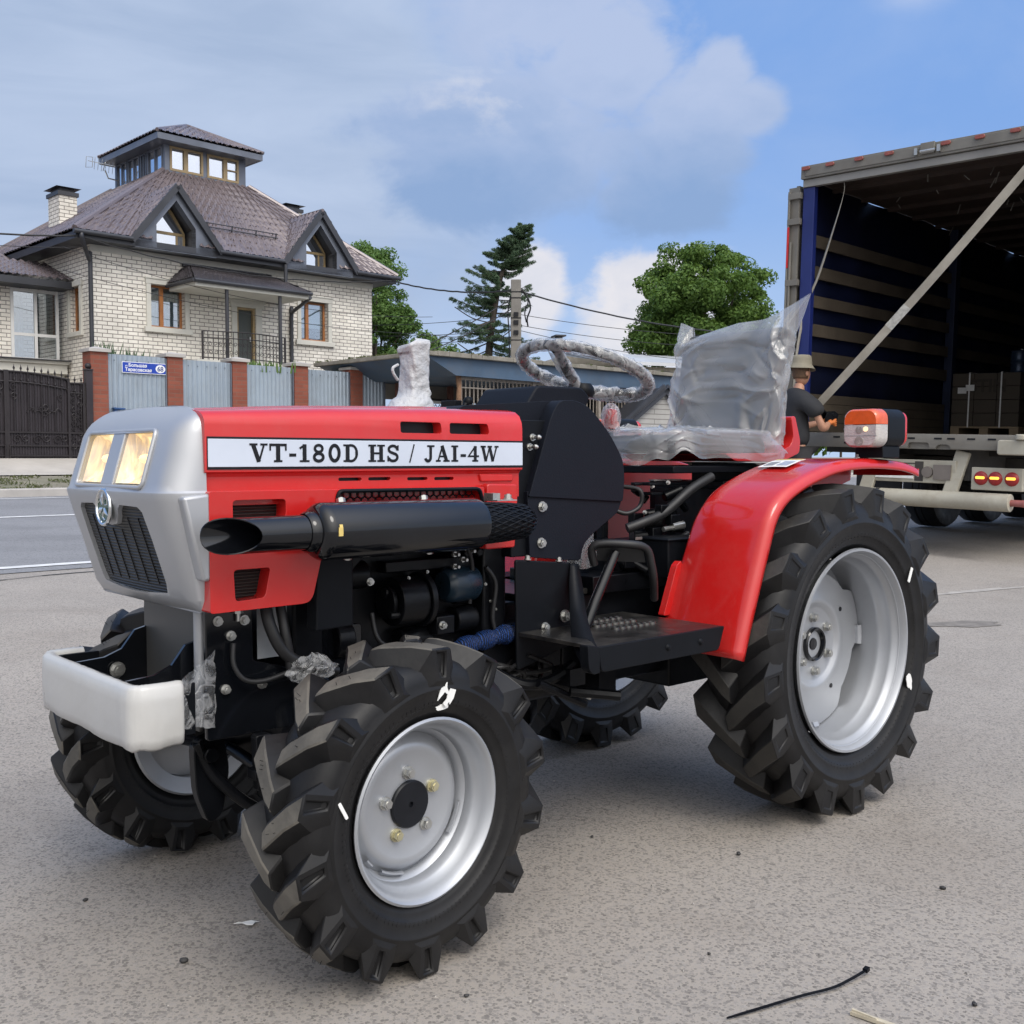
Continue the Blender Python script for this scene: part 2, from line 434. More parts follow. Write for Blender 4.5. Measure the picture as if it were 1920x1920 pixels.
# tyre streaks, oil spots and worn paths of the lot are part of its colour
M['road'] = asphalt('road_asphalt', (.235, .235, .242), (.165, .168, .175), 60, .5, .10, (.14, .14, .145), .4)
M['pavement'] = simple('pavement_concrete', (.43, .40, .36), .85, 0, .14, .9, .3, 30, dust=.3, dustcol=(.26, .23, .19), dscale=1.5)
M['kerb'] = simple('kerb_stone', (.40, .38, .36), .85, 0, .15, 2, .3, 20)
M['verge'] = simple('verge_earth', (.23, .205, .16), .95, 0, .3, 1.6, .5, 18, dust=.6, dustcol=(.085, .11, .045), dscale=1.3)
M['line'] = simple('road_paint', (.66, .66, .65), .7, 0, .12, 3, .1, 30, dust=.5, dustcol=(.28, .28, .29), dscale=9)
M['crack'] = simple('crack_dark', (.05, .05, .052), .9, 0, .2, 10)

strip('ground', -300, 900, 0.0, M['lot'], -600, 900)
strip('road', 7.6, 16.8, .005, M['road'])
def line(n, wd, name='road_marking'):
    o = strip(name, n - wd / 2, n + wd / 2, .010, M['line'], -60, 120); return o
line(7.93, .14); line(12.9, .14); line(16.35, .10)
b = MB(); b.box(-150, 260, 16.8, 16.98, gz(16.8) - .05, gz(16.8) + .13)
o = b.build('kerb', M['kerb'], None, bevel=.02); o.rotation_euler.z = S_ANG; tag(o, kind='structure')
strip('verge', 16.98, 19.0, .03, M['verge'])
strip('pavement', 19.0, 20.75, .05, M['pavement'])
# crack along the road's edge
pts = []
for i in range(60):
    pts.append((-9 + i * .25, 7.30 + random.uniform(-.05, .05) + .1 * math.sin(i * .4)))
b = MB()
for i in range(59):
    (s0, n0), (s1, n1) = pts[i], pts[i + 1]; wv = random.uniform(.008, .028)
    b.add([sn(s0, n0 - wv) + Vector((0, 0, .004)), sn(s1, n1 - wv) + Vector((0, 0, .004)), sn(s1, n1 + wv) + Vector((0, 0, .004)), sn(s0, n0 + wv) + Vector((0, 0, .004))], [(0, 1, 2, 3)])
tag(b.build('asphalt_crack', M['crack'], None, smooth=0), kind='structure')
# ================================================================== the tractor
TR = empty('compact_tractor', (.548, 3.213, 0), math.atan2(-.6643, -.7475))
tag(TR, 'red and silver compact tractor with plastic covered seat on the asphalt', 'tractor')

def mat_grille():
    m, nt, b, out = new_mat('grille_mesh')
    tc = nt.nodes.new('ShaderNodeTexCoord')
    wv = nd(nt, 'ShaderNodeTexWave', Scale=52.0, Distortion=0.0); wv.bands_direction = 'Z'
    nt.links.new(tc.outputs['Object'], wv.inputs['Vector'])
    r = ramp(nt, [(.2, (.004, .004, .004)), (.8, (.045, .045, .043))]); nt.links.new(wv.outputs['Fac'], r.inputs[0])
    nt.links.new(r.outputs[0], b.inputs['Base Color']); b.inputs['Roughness'].default_value = .45
    bp = nd(nt, 'ShaderNodeBump', Strength=.8, Distance=.004); nt.links.new(wv.outputs['Fac'], bp.inputs['Height']); nt.links.new(bp.outputs[0], b.inputs['Normal'])
    return m
M['grille'] = mat_grille()

def mat_reflector():      # lit lamp bowl: fluted reflector with warm filament light
    m, nt, b, out = new_mat('lamp_reflector')
    tc = nt.nodes.new('ShaderNodeTexCoord')
    mp = nt.nodes.new('ShaderNodeMapping'); mp.inputs['Scale'].default_value = (1, 1, .14); nt.links.new(tc.outputs['Object'], mp.inputs[0])
    no = nd(nt, 'ShaderNodeTexNoise', Scale=26.0, Detail=4.0, Roughness=.55, Distortion=1.2); nt.links.new(mp.outputs[0], no.inputs['Vector'])
    r = ramp(nt, [(.32, (.28, .17, .07)), (.46, (.62, .36, .10)), (.55, (1.0, .66, .20)), (.66, (1.0, .90, .55))]); nt.links.new(no.outputs['Fac'], r.inputs[0])
    b.inputs['Base Color'].default_value = (.6, .55, .48, 1); b.inputs['Metallic'].default_value = .5; b.inputs['Roughness'].default_value = .25
    nt.links.new(r.outputs[0], b.inputs['Emission Color']); b.inputs['Emission Strength'].default_value = .95
    return m
M['reflector'] = mat_reflector()

def mat_clear(name, tint, transp, rough=.06, white=0.0, wrinkle=0.0, wscale=14.0, spread=.25, dist=1.4, crease=0):
    """clear or milky film: part transparent, part glossy, part scattering"""
    m = bpy.data.materials.new(name); m.use_nodes = True; nt = m.node_tree; nt.nodes.clear()
    out = nt.nodes.new('ShaderNodeOutputMaterial')
    tr = nt.nodes.new('ShaderNodeBsdfTransparent'); tr.inputs[0].default_value = c4(tint)
    gl = nt.nodes.new('ShaderNodeBsdfGlossy'); gl.inputs['Roughness'].default_value = rough; gl.inputs[0].default_value = (.95, .95, .95, 1)
    tc = nt.nodes.new('ShaderNodeTexCoord')
    df = nt.nodes.new('ShaderNodeBsdfDiffuse'); df.inputs[0].default_value = (.78, .79, .80, 1)
    tl = nt.nodes.new('ShaderNodeBsdfTranslucent'); tl.inputs[0].default_value = (.78, .79, .80, 1)
    md = nt.nodes.new('ShaderNodeMixShader'); md.inputs[0].default_value = .35
    nt.links.new(df.outputs[0], md.inputs[1]); nt.links.new(tl.outputs[0], md.inputs[2])
    no = nd(nt, 'ShaderNodeTexNoise', Scale=wscale, Detail=5.0 if spread > .2 else 2.5, Roughness=.5, Distortion=dist); nt.links.new(tc.outputs['Object'], no.inputs['Vector'])
    ab = math_(nt, 'ABSOLUTE', math_(nt, 'SUBTRACT', no.outputs['Fac'], .5))
    mr = nt.nodes.new('ShaderNodeMapRange'); mr.inputs['From Min'].default_value = .13; mr.inputs['From Max'].default_value = 0
    mr.inputs['To Min'].default_value = max(0, white - spread * .4); mr.inputs['To Max'].default_value = min(1, white + spread * (white > 0)); nt.links.new(ab, mr.inputs['Value'])
    m1 = nt.nodes.new('ShaderNodeMixShader'); nt.links.new(mr.outputs[0], m1.inputs[0])
    nt.links.new(tr.outputs[0], m1.inputs[1]); nt.links.new(md.outputs[0], m1.inputs[2])
    lw = nt.nodes.new('ShaderNodeLayerWeight'); lw.inputs[0].default_value = .5
    fr = math_(nt, 'MULTIPLY_ADD', math_(nt, 'POWER', lw.outputs['Facing'], 4.0), .55, .045)
    m2 = nt.nodes.new('ShaderNodeMixShader'); nt.links.new(math_(nt, 'MULTIPLY', fr, transp), m2.inputs[0])
    nt.links.new(m1.outputs[0], m2.inputs[1]); nt.links.new(gl.outputs[0], m2.inputs[2])
    if wrinkle > 0 and crease:
        wn = nd(nt, 'ShaderNodeTexNoise', Scale=crease * .6, Detail=2.0); nt.links.new(tc.outputs['Object'], wn.inputs['Vector'])
        va = nt.nodes.new('ShaderNodeVectorMath'); va.operation = 'MULTIPLY_ADD'; va.inputs[1].default_value = (1.3 / crease,) * 3; nt.links.new(wn.outputs['Color'], va.inputs[0])
        mp = nt.nodes.new('ShaderNodeMapping'); mp.inputs['Scale'].default_value = (1, 1, .62); nt.links.new(tc.outputs['Object'], mp.inputs[0]); nt.links.new(mp.outputs[0], va.inputs[2])
        v1 = nd(nt, 'ShaderNodeTexVoronoi', Scale=crease); nt.links.new(va.outputs[0], v1.inputs['Vector'])
        v2 = nd(nt, 'ShaderNodeTexVoronoi', Scale=crease); v2.feature = 'DISTANCE_TO_EDGE'; nt.links.new(va.outputs[0], v2.inputs['Vector'])
        er = nt.nodes.new('ShaderNodeMapRange'); er.inputs['From Min'].default_value = .07; er.inputs['From Max'].default_value = 0; er.inputs['To Min'].default_value = 0; er.inputs['To Max'].default_value = .22; nt.links.new(v2.outputs['Distance'], er.inputs['Value'])
        nz = math_(nt, 'MULTIPLY', er.outputs[0], no.outputs['Fac'])
        nt.links.new(math_(nt, 'ADD', mr.outputs[0], nz, clamp=True), m1.inputs[0])
        ab = math_(nt, 'ADD', math_(nt, 'MULTIPLY', v1.outputs['Distance'], .55), math_(nt, 'MULTIPLY', no.outputs['Fac'], .6))
    if wrinkle > 0:
        bp = nd(nt, 'ShaderNodeBump', Strength=wrinkle, Distance=.02); nt.links.new(ab, bp.inputs['Height'])
        for s_ in (gl, df, tl): nt.links.new(bp.outputs[0], s_.inputs['Normal'])
    nt.links.new(m2.outputs[0], out.inputs[0])
    return m
M['lens'] = mat_clear('clear_lens', (.98, .97, .95), 1.0, .03)
M['film'] = mat_clear('milky_film', (.93, .94, .95), 1.0, .13, .25, .22, 3.5, .08, .5)
M['film_wrap'] = mat_clear('wrap_film', (.93, .94, .95), 1.0, .14, .24, .9, 22.0, .3, 1.0, 34.0)
M['film_thin'] = mat_clear('thin_film', (.95, .96, .97), 1.0, .12, .22, 1.0, 26.0)

# ---------------------------------------------------------------- wheels
def tyre_set(name, Rr, W, rim_r, nl, lh, wt, wb, slope):
    hw = W / 2; Rb = Rr - lh
    t = MB()
    side = [(rim_r - .008, hw * .55), (rim_r + .003, hw * .74), (rim_r + .012, hw * .80), (rim_r + .016, hw * .835), (rim_r + .020, hw * .835),
            (rim_r + .24 * (Rb - rim_r), hw * .91), (rim_r + .26 * (Rb - rim_r), hw * .935), (rim_r + .30 * (Rb - rim_r), hw * .935), (rim_r + .48 * (Rb - rim_r), hw * .995),
            (rim_r + .50 * (Rb - rim_r), hw * 1.012), (rim_r + .515 * (Rb - rim_r), hw * 1.012), (rim_r + .535 * (Rb - rim_r), hw * .994), (rim_r + .66 * (Rb - rim_r), hw * .985), (rim_r + .82 * (Rb - rim_r), hw * .90), (Rb - .010, hw * .72), (Rb - .003, hw * .45), (Rb, 0)]
    prof = side + [(r, -h) for r, h in side[:-1][::-1]]
    t.lathe(prof, 'y', n=96)
    for k in range(120):        # fine radial ribs above the bead
        a = 2 * math.pi * k / 120; ra, rb = rim_r + .028 * (Rr / .308) ** .5, rim_r + (.036 if k % 5 else .044) * (Rr / .308) ** .5
        for sg_ in (1, -1): t.beam((ra * math.cos(a), sg_ * hw * .905, ra * math.sin(a)), (rb * math.cos(a), sg_ * hw * .925, rb * math.sin(a)), .0022, .004, up=(0, 1, 0))
    L = MB(); tops = set()
    def P(r, th, y): return (r * math.cos(th), y, r * math.sin(th))
    for sgn in (1, -1):
        for k in range(nl):
            th0 = 2 * math.pi * (k + (0 if sgn > 0 else .5)) / nl
            jit = random.uniform(-.004, .004)
            # station: (base y, base r, top y, top r, base half width, top half width, lead)
            st = [(.985 * hw, Rb - .30 * (Rb - rim_r) - .012, 1.03 * hw, Rb - .30 * (Rb - rim_r) - .006, wb * .46, wt * .46, .00),
                  (.86 * hw, Rb - .016, 1.015 * hw, Rr - .007, wb * .52, wt * .52, .10 * hw),
                  (.58 * hw, Rb - .004, .62 * hw, Rr - .002, wb * .50, wt * .48, .42 * hw),
                  (.10 * hw, Rb, .10 * hw, Rr + .001, wb * .48, wt * .44, .92 * hw),
                  (-.16 * hw, Rb, -.11 * hw, Rr - .001, wb * .42, wt * .36, 1.12 * hw)]
            rows = []
            for (yb, rb, yt, rt, b2, t2, ld) in st:
                c_ = th0 - slope * ld / Rr + jit
                rows.append([P(rb - .004, c_ - b2 / Rr, sgn * yb), P(rt, c_ - t2 / Rr, sgn * yt), P(rt, c_ + t2 / Rr, sgn * yt), P(rb - .004, c_ + b2 / Rr, sgn * yb)])
            V = [p for r_ in rows for p in r_]; F = []
            for i in range(len(rows) - 1):
                for j in range(3):
                    if i == 0 and j == 1: continue          # the shoulder face gets its own pocket below
                    F.append((i * 4 + j, i * 4 + j + 1, (i + 1) * 4 + j + 1, (i + 1) * 4 + j))
            F.append((0, 1, 2, 3)); e = (len(rows) - 1) * 4; F.append((e + 3, e + 2, e + 1, e))
            # pocket in the shoulder face
            q = [Vector(V[1]), Vector(V[2]), Vector(V[6]), Vector(V[5])]; cc = sum(q, Vector()) / 4
            b0 = len(V)
            inn = [cc.lerp(x, .62) for x in q] if Rr > .4 else [(cc + (q[1] + q[2] - q[0] - q[3]) * (.13 * w1_) + (q[2] + q[3] - q[0] - q[1]) * (.19 * h1_)) for w1_, h1_ in ((-.55, -1), (.55, -1), (1, 1), (-1, 1))]; V += [tuple(x) for x in inn]
            V += [tuple(Vector((x.x, x.y - sgn * (.008 if Rr < .4 else .003), x.z)) - Vector((x.x, 0, x.z)).normalized() * .002) for x in inn]
            ring = [1, 2, 6, 5]
            for i in range(4):
                j = (i + 1) % 4
                F.append((ring[i], ring[j], b0 + j, b0 + i)); F.append((b0 + i, b0 + j, b0 + 4 + j, b0 + 4 + i))
            F.append((b0 + 4, b0 + 5, b0 + 6, b0 + 7))
            base = len(L.F); L.add(V, F)
            tops.update(base + q for q, f_ in enumerate(F) if f_[0] % 4 == 1 and len(f_) == 4 and f_[1] == f_[0] + 1 and max(f_) < 20)
    L.tops = tops
    return t, L
def tread(L, w_, top):
    o = L.build('tread', M['rubber'], w_, 25, recalc=False)
    o.data.materials.append(M[top])
    for i in L.tops: o.data.polygons[i].material_index = 1
    bm = bmesh.new(); bm.from_mesh(o.data); bmesh.ops.recalc_face_normals(bm, faces=bm.faces); bm.to_mesh(o.data); bm.free()
    md = o.modifiers.new('bevel', 'BEVEL'); md.width = .0026; md.segments = 1; md.limit_method = 'ANGLE'; md.angle_limit = R(40)
    return o

def wheel_front(parent):
    w_ = empty('front_wheel', parent=parent)
    t, L = tyre_set('f', .308, .160, .168, 14, .0265, .044, .098, .95)
    for k in range(56):         # moulding nibs on the lug faces
        sg_ = random.choice((-1, 1)); f_ = random.uniform(.12, .6); ld = (.92 - (f_ - .10) * 1.04) * .080; a = 2 * math.pi * (random.randrange(14) + (0 if sg_ > 0 else .5)) / 14 - .95 * ld / .308 + random.uniform(-.05, .05)
        q = Vector((math.cos(a), random.uniform(-.5, .5), math.sin(a))) * random.uniform(.004, .009); p = Vector((.306 * math.cos(a), sg_ * f_ * .080, .306 * math.sin(a))); t.tube([p, p + q], .0006, 4)
    t.build('tyre', M['rubber'], w_, 50)
    tread(L, w_, 'lug_top')
    r = MB()
    r.lathe([(.158, .052), (.170, .062), (.1715, .067), (.167, .0695), (.1615, .066), (.158, .056), (.1545, .050), (.1525, .040), (.146, .034), (.1425, .026), (.1415, .012), (.135, .006), (.1315, -.004), (.1305, -.05), (.158, -.056), (.17, -.066), (.165, -.07), (.1305, -.06)], 'y', n=72)
    r.lathe([(.1315, -.006), (.124, .000), (.116, .010), (.108, .0135), (.098, .0125), (.088, .009), (.06, .009), (.0, .009)], 'y', n=72)
    r.lathe([(.1305, -.02), (.0, -.02)], 'y', n=40)
    r.build('rim', M['rim'], w_, 40)
    # tack-welded tabs at the disc's edge
    for a0, a1 in ((-75, -50), (-38, -30), (20, 34), (50, 76), (200, 228)):
        wb_ = MB(); wb_.lathe([(.1345, .004), (.129, .013), (.126, .0125), (.125, .006)], 'y', n=5, a0=R(a0), a1=R(a1)); wb_.build('rim_weld', M['rim'], w_, 30)
    h = MB(); h.lathe([(.0445, .004), (.0445, .014), (.042, .016), (.0055, .016), (.0050, .011), (.0, .011)], 'y', n=40)
    h.build('hub', M['ink'], w_, 30)
    for k in range(5):
        a = R(90 + 72 * k + 5)
        b_ = MB(); p = (.060 * math.cos(a), .009, .060 * math.sin(a))
        b_.cyl(p, (p[0], .013, p[2]), .0125, 16); b_.cyl((p[0], .013, p[2]), (p[0], .022, p[2]), .0098, 6); b_.cyl((p[0], .022, p[2]), (p[0], .0235, p[2]), .0065, 12)
        b_.build('wheel_bolt', M['zinc_yellow'] if k % 2 else M['steel'], w_, 30)
    return w_

def wheel_rear(parent):
    w_ = empty('rear_wheel', parent=parent)
    t, L = tyre_set('r', .440, .218, .268, 17, .031, .056, .118, 1.0)
    t.build('tyre', M['rubber'], w_, 50)
    tread(L, w_, 'lug_top_dark')
    r = MB()
    r.lathe([(.254, .080), (.268, .088), (.2715, .093), (.2695, .0985), (.2635, .0985), (.258, .090), (.2555, .080), (.2525, .072), (.246, .066), (.2435, .058), (.2425, .040), (.2365, .032), (.234, .020), (.2335, -.078), (.256, -.084), (.27, -.094), (.264, -.098), (.2335, -.088)], 'y', n=96)
    # dished disc with wide cut-aways along its edge
    n = 96; rings = [(.0, -.035), (.060, -.035), (.098, -.035), (.104, -.033), (.112, -.026), (.120, -.024), (.130, -.027), (.150, -.030), (.175, -.031)]
    G = []
    for (rr, h) in rings: G.append([(rr * math.cos(2 * math.pi * k / n), h, rr * math.sin(2 * math.pi * k / n)) for k in range(n)])
    def lobe(k): return max(0.0, min(1.0, .5 + 1.5 * math.cos(4 * (2 * math.pi * k / n) + .9)))
    G.append([((.196 + .034 * lobe(k)) * math.cos(2 * math.pi * k / n), -.030 - .004 * lobe(k), (.196 + .034 * lobe(k)) * math.sin(2 * math.pi * k / n)) for k in range(n)])
    G.append([((.198 + .0355 * lobe(k)) * math.cos(2 * math.pi * k / n), -.036 - .003 * lobe(k), (.198 + .0355 * lobe(k)) * math.sin(2 * math.pi * k / n)) for k in range(n)])
    r.grid(G, True)
    r.lathe([(.2335, -.066), (.0, -.066)], 'y', n=48)
    r.build('rim', M['rim'], w_, 40)
    for a0, a1 in ((-4, 8), (84, 100), (-78, -66), (-90, -84), (176, 190)):
        wb_ = MB(); wb_.lathe([(.2335, -.024), (.226, -.020), (.216, -.026), (.214, -.033)], 'y', n=5, a0=R(a0), a1=R(a1)); wb_.build('rim_weld', M['rim'], w_, 30)
    h = MB(); h.lathe([(.047, -.040), (.047, -.026), (.044, -.022), (.040, -.024), (.036, -.036), (.018, -.038), (.016, -.032), (.0, -.031)], 'y', n=40)
    h.build('hub', M['black_gloss'], w_, 30)
    for k in range(6):
        a = R(30 + 60 * k); p = (.074 * math.cos(a), -.035, .074 * math.sin(a)); b_ = MB()
        b_.cyl(p, (p[0], -.031, p[2]), .0135, 16); b_.cyl((p[0], -.031, p[2]), (p[0], -.019, p[2]), .0112, 6); b_.cyl((p[0], -.019, p[2]), (p[0], -.017, p[2]), .007, 12)
        b_.build('wheel_bolt', M['steel'], w_, 30)
    for a in (63, -50, 150, 240):
        hl = MB(); p = (.152 * math.cos(R(a)), -.0295, .152 * math.sin(R(a))); hl.cyl(p, (p[0], -.028, p[2]), .0065, 12); hl.build('rim_hole', M['ink'], w_, 30)
    return w_

fw = wheel_front(TR)
fw.location = (1.393, .444, .306); fw.rotation_euler = (R(-1.0), R(9), R(4.5))
fr_ = copy_tree(fw); fr_.location = (1.425, -.430, .306); fr_.scale = (1, -1, 1); fr_.rotation_euler = (R(1.0), R(-14), R(4.5))
fr_['label'] = 'front wheel on the far side with grey inner rim'
rw = wheel_rear(TR)
rw.location = (0, .451, .438); rw.rotation_euler = (0, R(4), 0)
rr_ = copy_tree(rw); rr_.location = (0, -.445, .438); rr_.scale = (1, -1, 1); rr_.rotation_euler = (0, R(-11), 0)
# torn paper labels still stuck on the near tyres
def scrap(parent, name, cx, cz, r_, ang, w2, h2, y, jag=.35, m='paper'):
    b_ = MB(); P = []
    for k in range(14):
        a = 2 * math.pi * k / 14; q = 1 - jag * random.random()
        e_ = 1.0 if jag > .1 else .25; P.append((w2 * math.copysign(abs(math.cos(a)) ** e_, math.cos(a)) * q, h2 * math.copysign(abs(math.sin(a)) ** e_, math.sin(a)) * q))
    ca, sa = math.cos(ang), math.sin(ang)
    b_.prism([(cx + p[0] * ca - p[1] * sa, cz + p[0] * sa + p[1] * ca) for p in P], 'xz', y, y + .0016)
    return b_.build(name, M[m], parent, smooth=0)
tl = MB(); tl.prism([(-.060 + .021 * (p[0] * .94 - p[1] * .34), .204 + .021 * (p[0] * .34 + p[1] * .94)) for p in [(1, -.5), (.8, .6), (.35, .8), (.2, 1.5), (.1, .7), (-.2, .3), (-.3, .65), (-1, .55), (-.85, -.2), (-.5, -.75), (-.35, -.5), (-.1, -1), (.3, -.7), (-.05, -.3), (-.1, .1), (.3, .3), (.55, 0)]], 'xz', .0795, .0812); tl.build('torn_label', M['paper'], fw, 0)
scrap(fw, 'torn_label', -.050, .184, 0, R(10), .018, .006, .0745, .3)
scrap(fw, 'label_strip', .195, .085, 0, R(70), .018, .0032, .0800, .05)
scrap(rw, 'label_strip', -.268, .165, 0, R(-60), .022, .006, .1085, .02)
scrap(rw, 'torn_label', -.262, -.140, 0, R(70), .030, .018, .1030, .4)

# ---------------------------------------------------------------- silver nose
LV = [(.664, 1.690, .225), (.670, 1.704, .240), (.690, 1.720, .252), (.78, 1.748, .257), (.84, 1.767, .260), (.868, 1.775, .261), (.880, 1.778, .2615), (.884, 1.778, .2615), (.888, 1.775, .2585), (.900, 1.771, .258), (.95, 1.756, .256), (.99, 1.745, .253), (1.006, 1.736, .250), (1.018, 1.727, .244), (1.028, 1.716, .230), (1.036, 1.706, .208), (1.0415, 1.698, .175), (1.0440, 1.693, .13)]
def nf(z): return float(np.interp(z, [a[0] for a in LV], [a[1] for a in LV]))
def nw(z): return float(np.interp(z, [a[0] for a in LV], [a[2] for a in LV]))
def nsurf(y, z):     # x of the nose's front at (y, z)
    return nf(z) - .014 * (y / max(nw(z), .01)) ** 2
def nring(z, f, w_, xb=1.6895, rc=.052):
    half = [(xb, w_)]
    x1 = f - .014 - rc
    if x1 < xb + .001: x1 = xb + .001
    rc2 = max(.003, f - .014 - x1)
    half.append(((xb + x1) / 2, w_))
    for k in range(8):
        a = R(90 * k / 7.0)
        half.append((x1 + rc2 * math.sin(a), w_ - rc * (1 - math.cos(a))))
    yv = w_ - rc
    for k in range(1, 6):
        y = yv * (1 - k / 5.0); half.append((f - .014 * (y / w_) ** 2 if y < yv else 0, y))
    x_at = half[9][0]; x_need = f - .014 * (yv / w_) ** 2
    out = []
    for i, (x, y) in enumerate(half):
        if 2 <= i <= 9: x = x1 + (x - x1) * ((x_need - x1) / max(1e-6, (x_at - x1)))
        out.append((x, y, z))
    return out + [(x, -y, z) for x, y, z in out[:-1][::-1]]
nb = MB(); G = [nring(*a) for a in LV]; nb.grid(G, True)
nn = len(G[0]); nb.F.append(tuple(range(nn - 1, -1, -1))); nb.F.append(tuple((len(G) - 1) * nn + k for k in range(nn)))
nose = nb.build('front_nose', M['silver'], TR, 30)
def yz_cut(poly, depth, out=.06):
    b_ = MB(); n = len(poly)
    V = [(nsurf(y, z) - depth, y, z) for y, z in poly] + [(nsurf(y, z) + out, y, z) for y, z in poly]
    b_.add(V, [tuple(range(n)), tuple(range(2 * n - 1, n - 1, -1))] + [(i, i + n, (i + 1) % n + n, (i + 1) % n) for i in range(n)])
    return b_.build('cutter', None, TR, 0)
hlw = roundpoly([(-.160, .896), (.160, .896), (.158, .993), (-.158, .993)], .010)
gr_half = [(0, .818), (.028, .822), (.043, .836), (.052, .850), (.066, .859), (.140, .857), (.153, .848), (.157, .80), (.157, .715), (.150, .697), (.05, .690), (0, .689)]
grp = gr_half + [(-y, z) for y, z in gr_half[1:-1][::-1]]
carve(nose, yz_cut(hlw, .040), yz_cut(grp, .012))
def yz_patch(poly, off, th=.003):
    b_ = MB(); n = len(poly)
    V = [(nsurf(y, z) + off - th, y, z) for y, z in poly] + [(nsurf(y, z) + off, y, z) for y, z in poly]
    b_.add(V, [tuple(range(n)), tuple(range(2 * n - 1, n - 1, -1))] + [(i, i + n, (i + 1) % n + n, (i + 1) % n) for i in range(n)])
    return b_
for s_ in (1, -1):
    lens_p = roundpoly([(s_ * .030, .897), (s_ * .1585, .897), (s_ * .1565, .992), (s_ * .030, .992)], .006)
    lp0 = MB(); lp0.add([(nsurf(y, z) - .003, y, z) for y, z in lens_p], [tuple(range(len(lens_p)))]); hl = lp0.build('headlight', M['lens'], TR, 0)
    if s_ < 0: hl['label'] = 'lit headlight on the far side'
    else: hl['label'] = 'lit headlight on the near side'
    rb = MB(); G = []                       # bowl behind the lens, fluted
    for i in range(9):
        z = .899 + .093 * i / 8; row = []
        for j in range(13):
            y = s_ * (.029 + .1295 * j / 12); u = (j / 12 - .5) * 2; v_ = (i / 8 - .5) * 2
            row.append((nsurf(y, z) - .037 + .026 * max(abs(u), abs(v_)) ** 3 + .003 * math.cos(j * math.pi / 1.5), y, z))
        G.append(row)
    rb.grid(G); rb.build('reflector', M['reflector'], hl, 60)
    bu = MB(); yb_ = s_ * .092; xb_ = nsurf(yb_, .945)
    bu.lathe([(0, 0), (.006, -.004), (.009, -.012), (.009, -.02), (.006, -.03)], 'x', (xb_ - .012, yb_, .945), 14)
    bu.build('bulb', simple('lit_bulb', (.9, .7, .4), .3, 0, .02, emit=((1, .78, .36), 1.1)), hl, 60)
dv = yz_patch(roundpoly([(-.029, .895), (.029, .895), (.029, .994), (-.029, .994)], .003), -.001, .036)
dv.build('headlight_divider', M['silver'], TR, 0, bevel=.003)
tb = MB(); tb.tube([(nsurf(y, z) + .001, y, z) for y, z in roundpoly([(-.1635, .8925), (.1635, .8925), (.1615, .9965), (-.1615, .9965)], .012)], .0045, 8, closed=True)
tb.build('headlight_bezel', M['silver'], TR, 60)
gp = MB(); G = []
for i in range(12):
    z = .686 + .178 * i / 11; G.append([(nsurf(y, z) - .0085, y, z) for y in np.linspace(-.16, .16, 17)])
gp.grid(G); grille = gp.build('grille', M['grille'], TR, 60)
gb = MB()
for y in (-.115, -.07, -.025, .02, .065, .11):
    zt_ = .81 if abs(y) < .05 else .835; gb.beam((nsurf(y, .71) - .009, y, .71), (nsurf(y, zt_) - .009, y, zt_), .003, .004)
gb.build('grille_rib', M['ink'], grille, 0)
# badge: a chromed ring with a leaf-like emblem of three blades
bd = MB(); bx = nsurf(0, .853) + .004; TILT = R(-8)
def bpt(r_, a, h): return (bx + h, r_ * math.sin(a), .853 + r_ * math.cos(a))
bd.lathe([(.0, -.004), (.031, -.004), (.031, .0), (.0, .0)], 'x', (bx, 0, .853), 36)
badge = bd.build('badge', M['badge_green'], TR, 30)
rg = MB(); rg.tube([bpt(.0335, 2 * math.pi * k / 36, .001) for k in range(36)], .0036, 8, closed=True)
for k in range(3):
    a = R(120 * k)
    P = [bpt(.002, a, .002), bpt(.015, a + .42, .004), bpt(.031, a + .02, .003), bpt(.015, a - .42, .004)]
    rg.add(P + [bpt(.016, a, .007)], [(0, 1, 4), (1, 2, 4), (2, 3, 4), (3, 0, 4)])
    rg.tube([bpt(.008, a + R(60), .001), bpt(.020, a + R(75), .001), bpt(.026, a + R(48), .001)], .0016, 6)
rg.build('badge_emblem', M['chrome'], badge, 40)
for s_ in (1, -1):       # tapering side fin of the nose
    fb = MB(); poly = [(1.742, .878), (1.690, .884), (1.690, .728), (1.706, .727)]
    fb.prism(poly, 'xz', s_ * .235, s_ * .2745)
    fb.build('nose_fin', M['silver'], TR, 30, bevel=.006, seg=3)

# ---------------------------------------------------------------- hood
hc = [(.262, 1.008), (.260, 1.022), (.252, 1.035), (.238, 1.043), (.215, 1.0475), (.160, 1.0495), (.150, 1.0535), (.09, 1.0555), (0, 1.057)]
low = [(.250, .860), (.250, .912), (.254, .918), (.262, .921)]
half = low + hc
sec = half + [(-y, z) for y, z in half[:-1][::-1]]
hb = MB(); ns_ = len(sec)
def sec_at(x, off): return [(x, y, z + max(0.0, (z - 1.0) / .057) * off) for y, z in sec]
hb.add(sec_at(.935, .008) + sec_at(1.15, .006) + sec_at(1.45, -.003) + sec_at(1.694, -.0170), [tuple(range(ns_)), tuple(range(4 * ns_ - 1, 3 * ns_ - 1, -1))] + [(r * ns_ + i, (r + 1) * ns_ + i, (r + 1) * ns_ + (i + 1) % ns_, r * ns_ + (i + 1) % ns_) for r in range(3) for i in range(ns_)])
hood = hb.build('hood', M['red'], TR, 40)
def side_cut(poly, y0, y1):
    b_ = MB(); b_.prism(poly, 'xz', y0, y1); return b_.build('cutter', None, TR, 0)
slots = [roundpoly([(1.269, 1.0205), (1.165, 1.0205), (1.163, .9975), (1.269, .9975)], .006), roundpoly([(1.141, 1.0205), (1.036, 1.0205), (1.032, .9975), (1.142, .9975)], .006)]
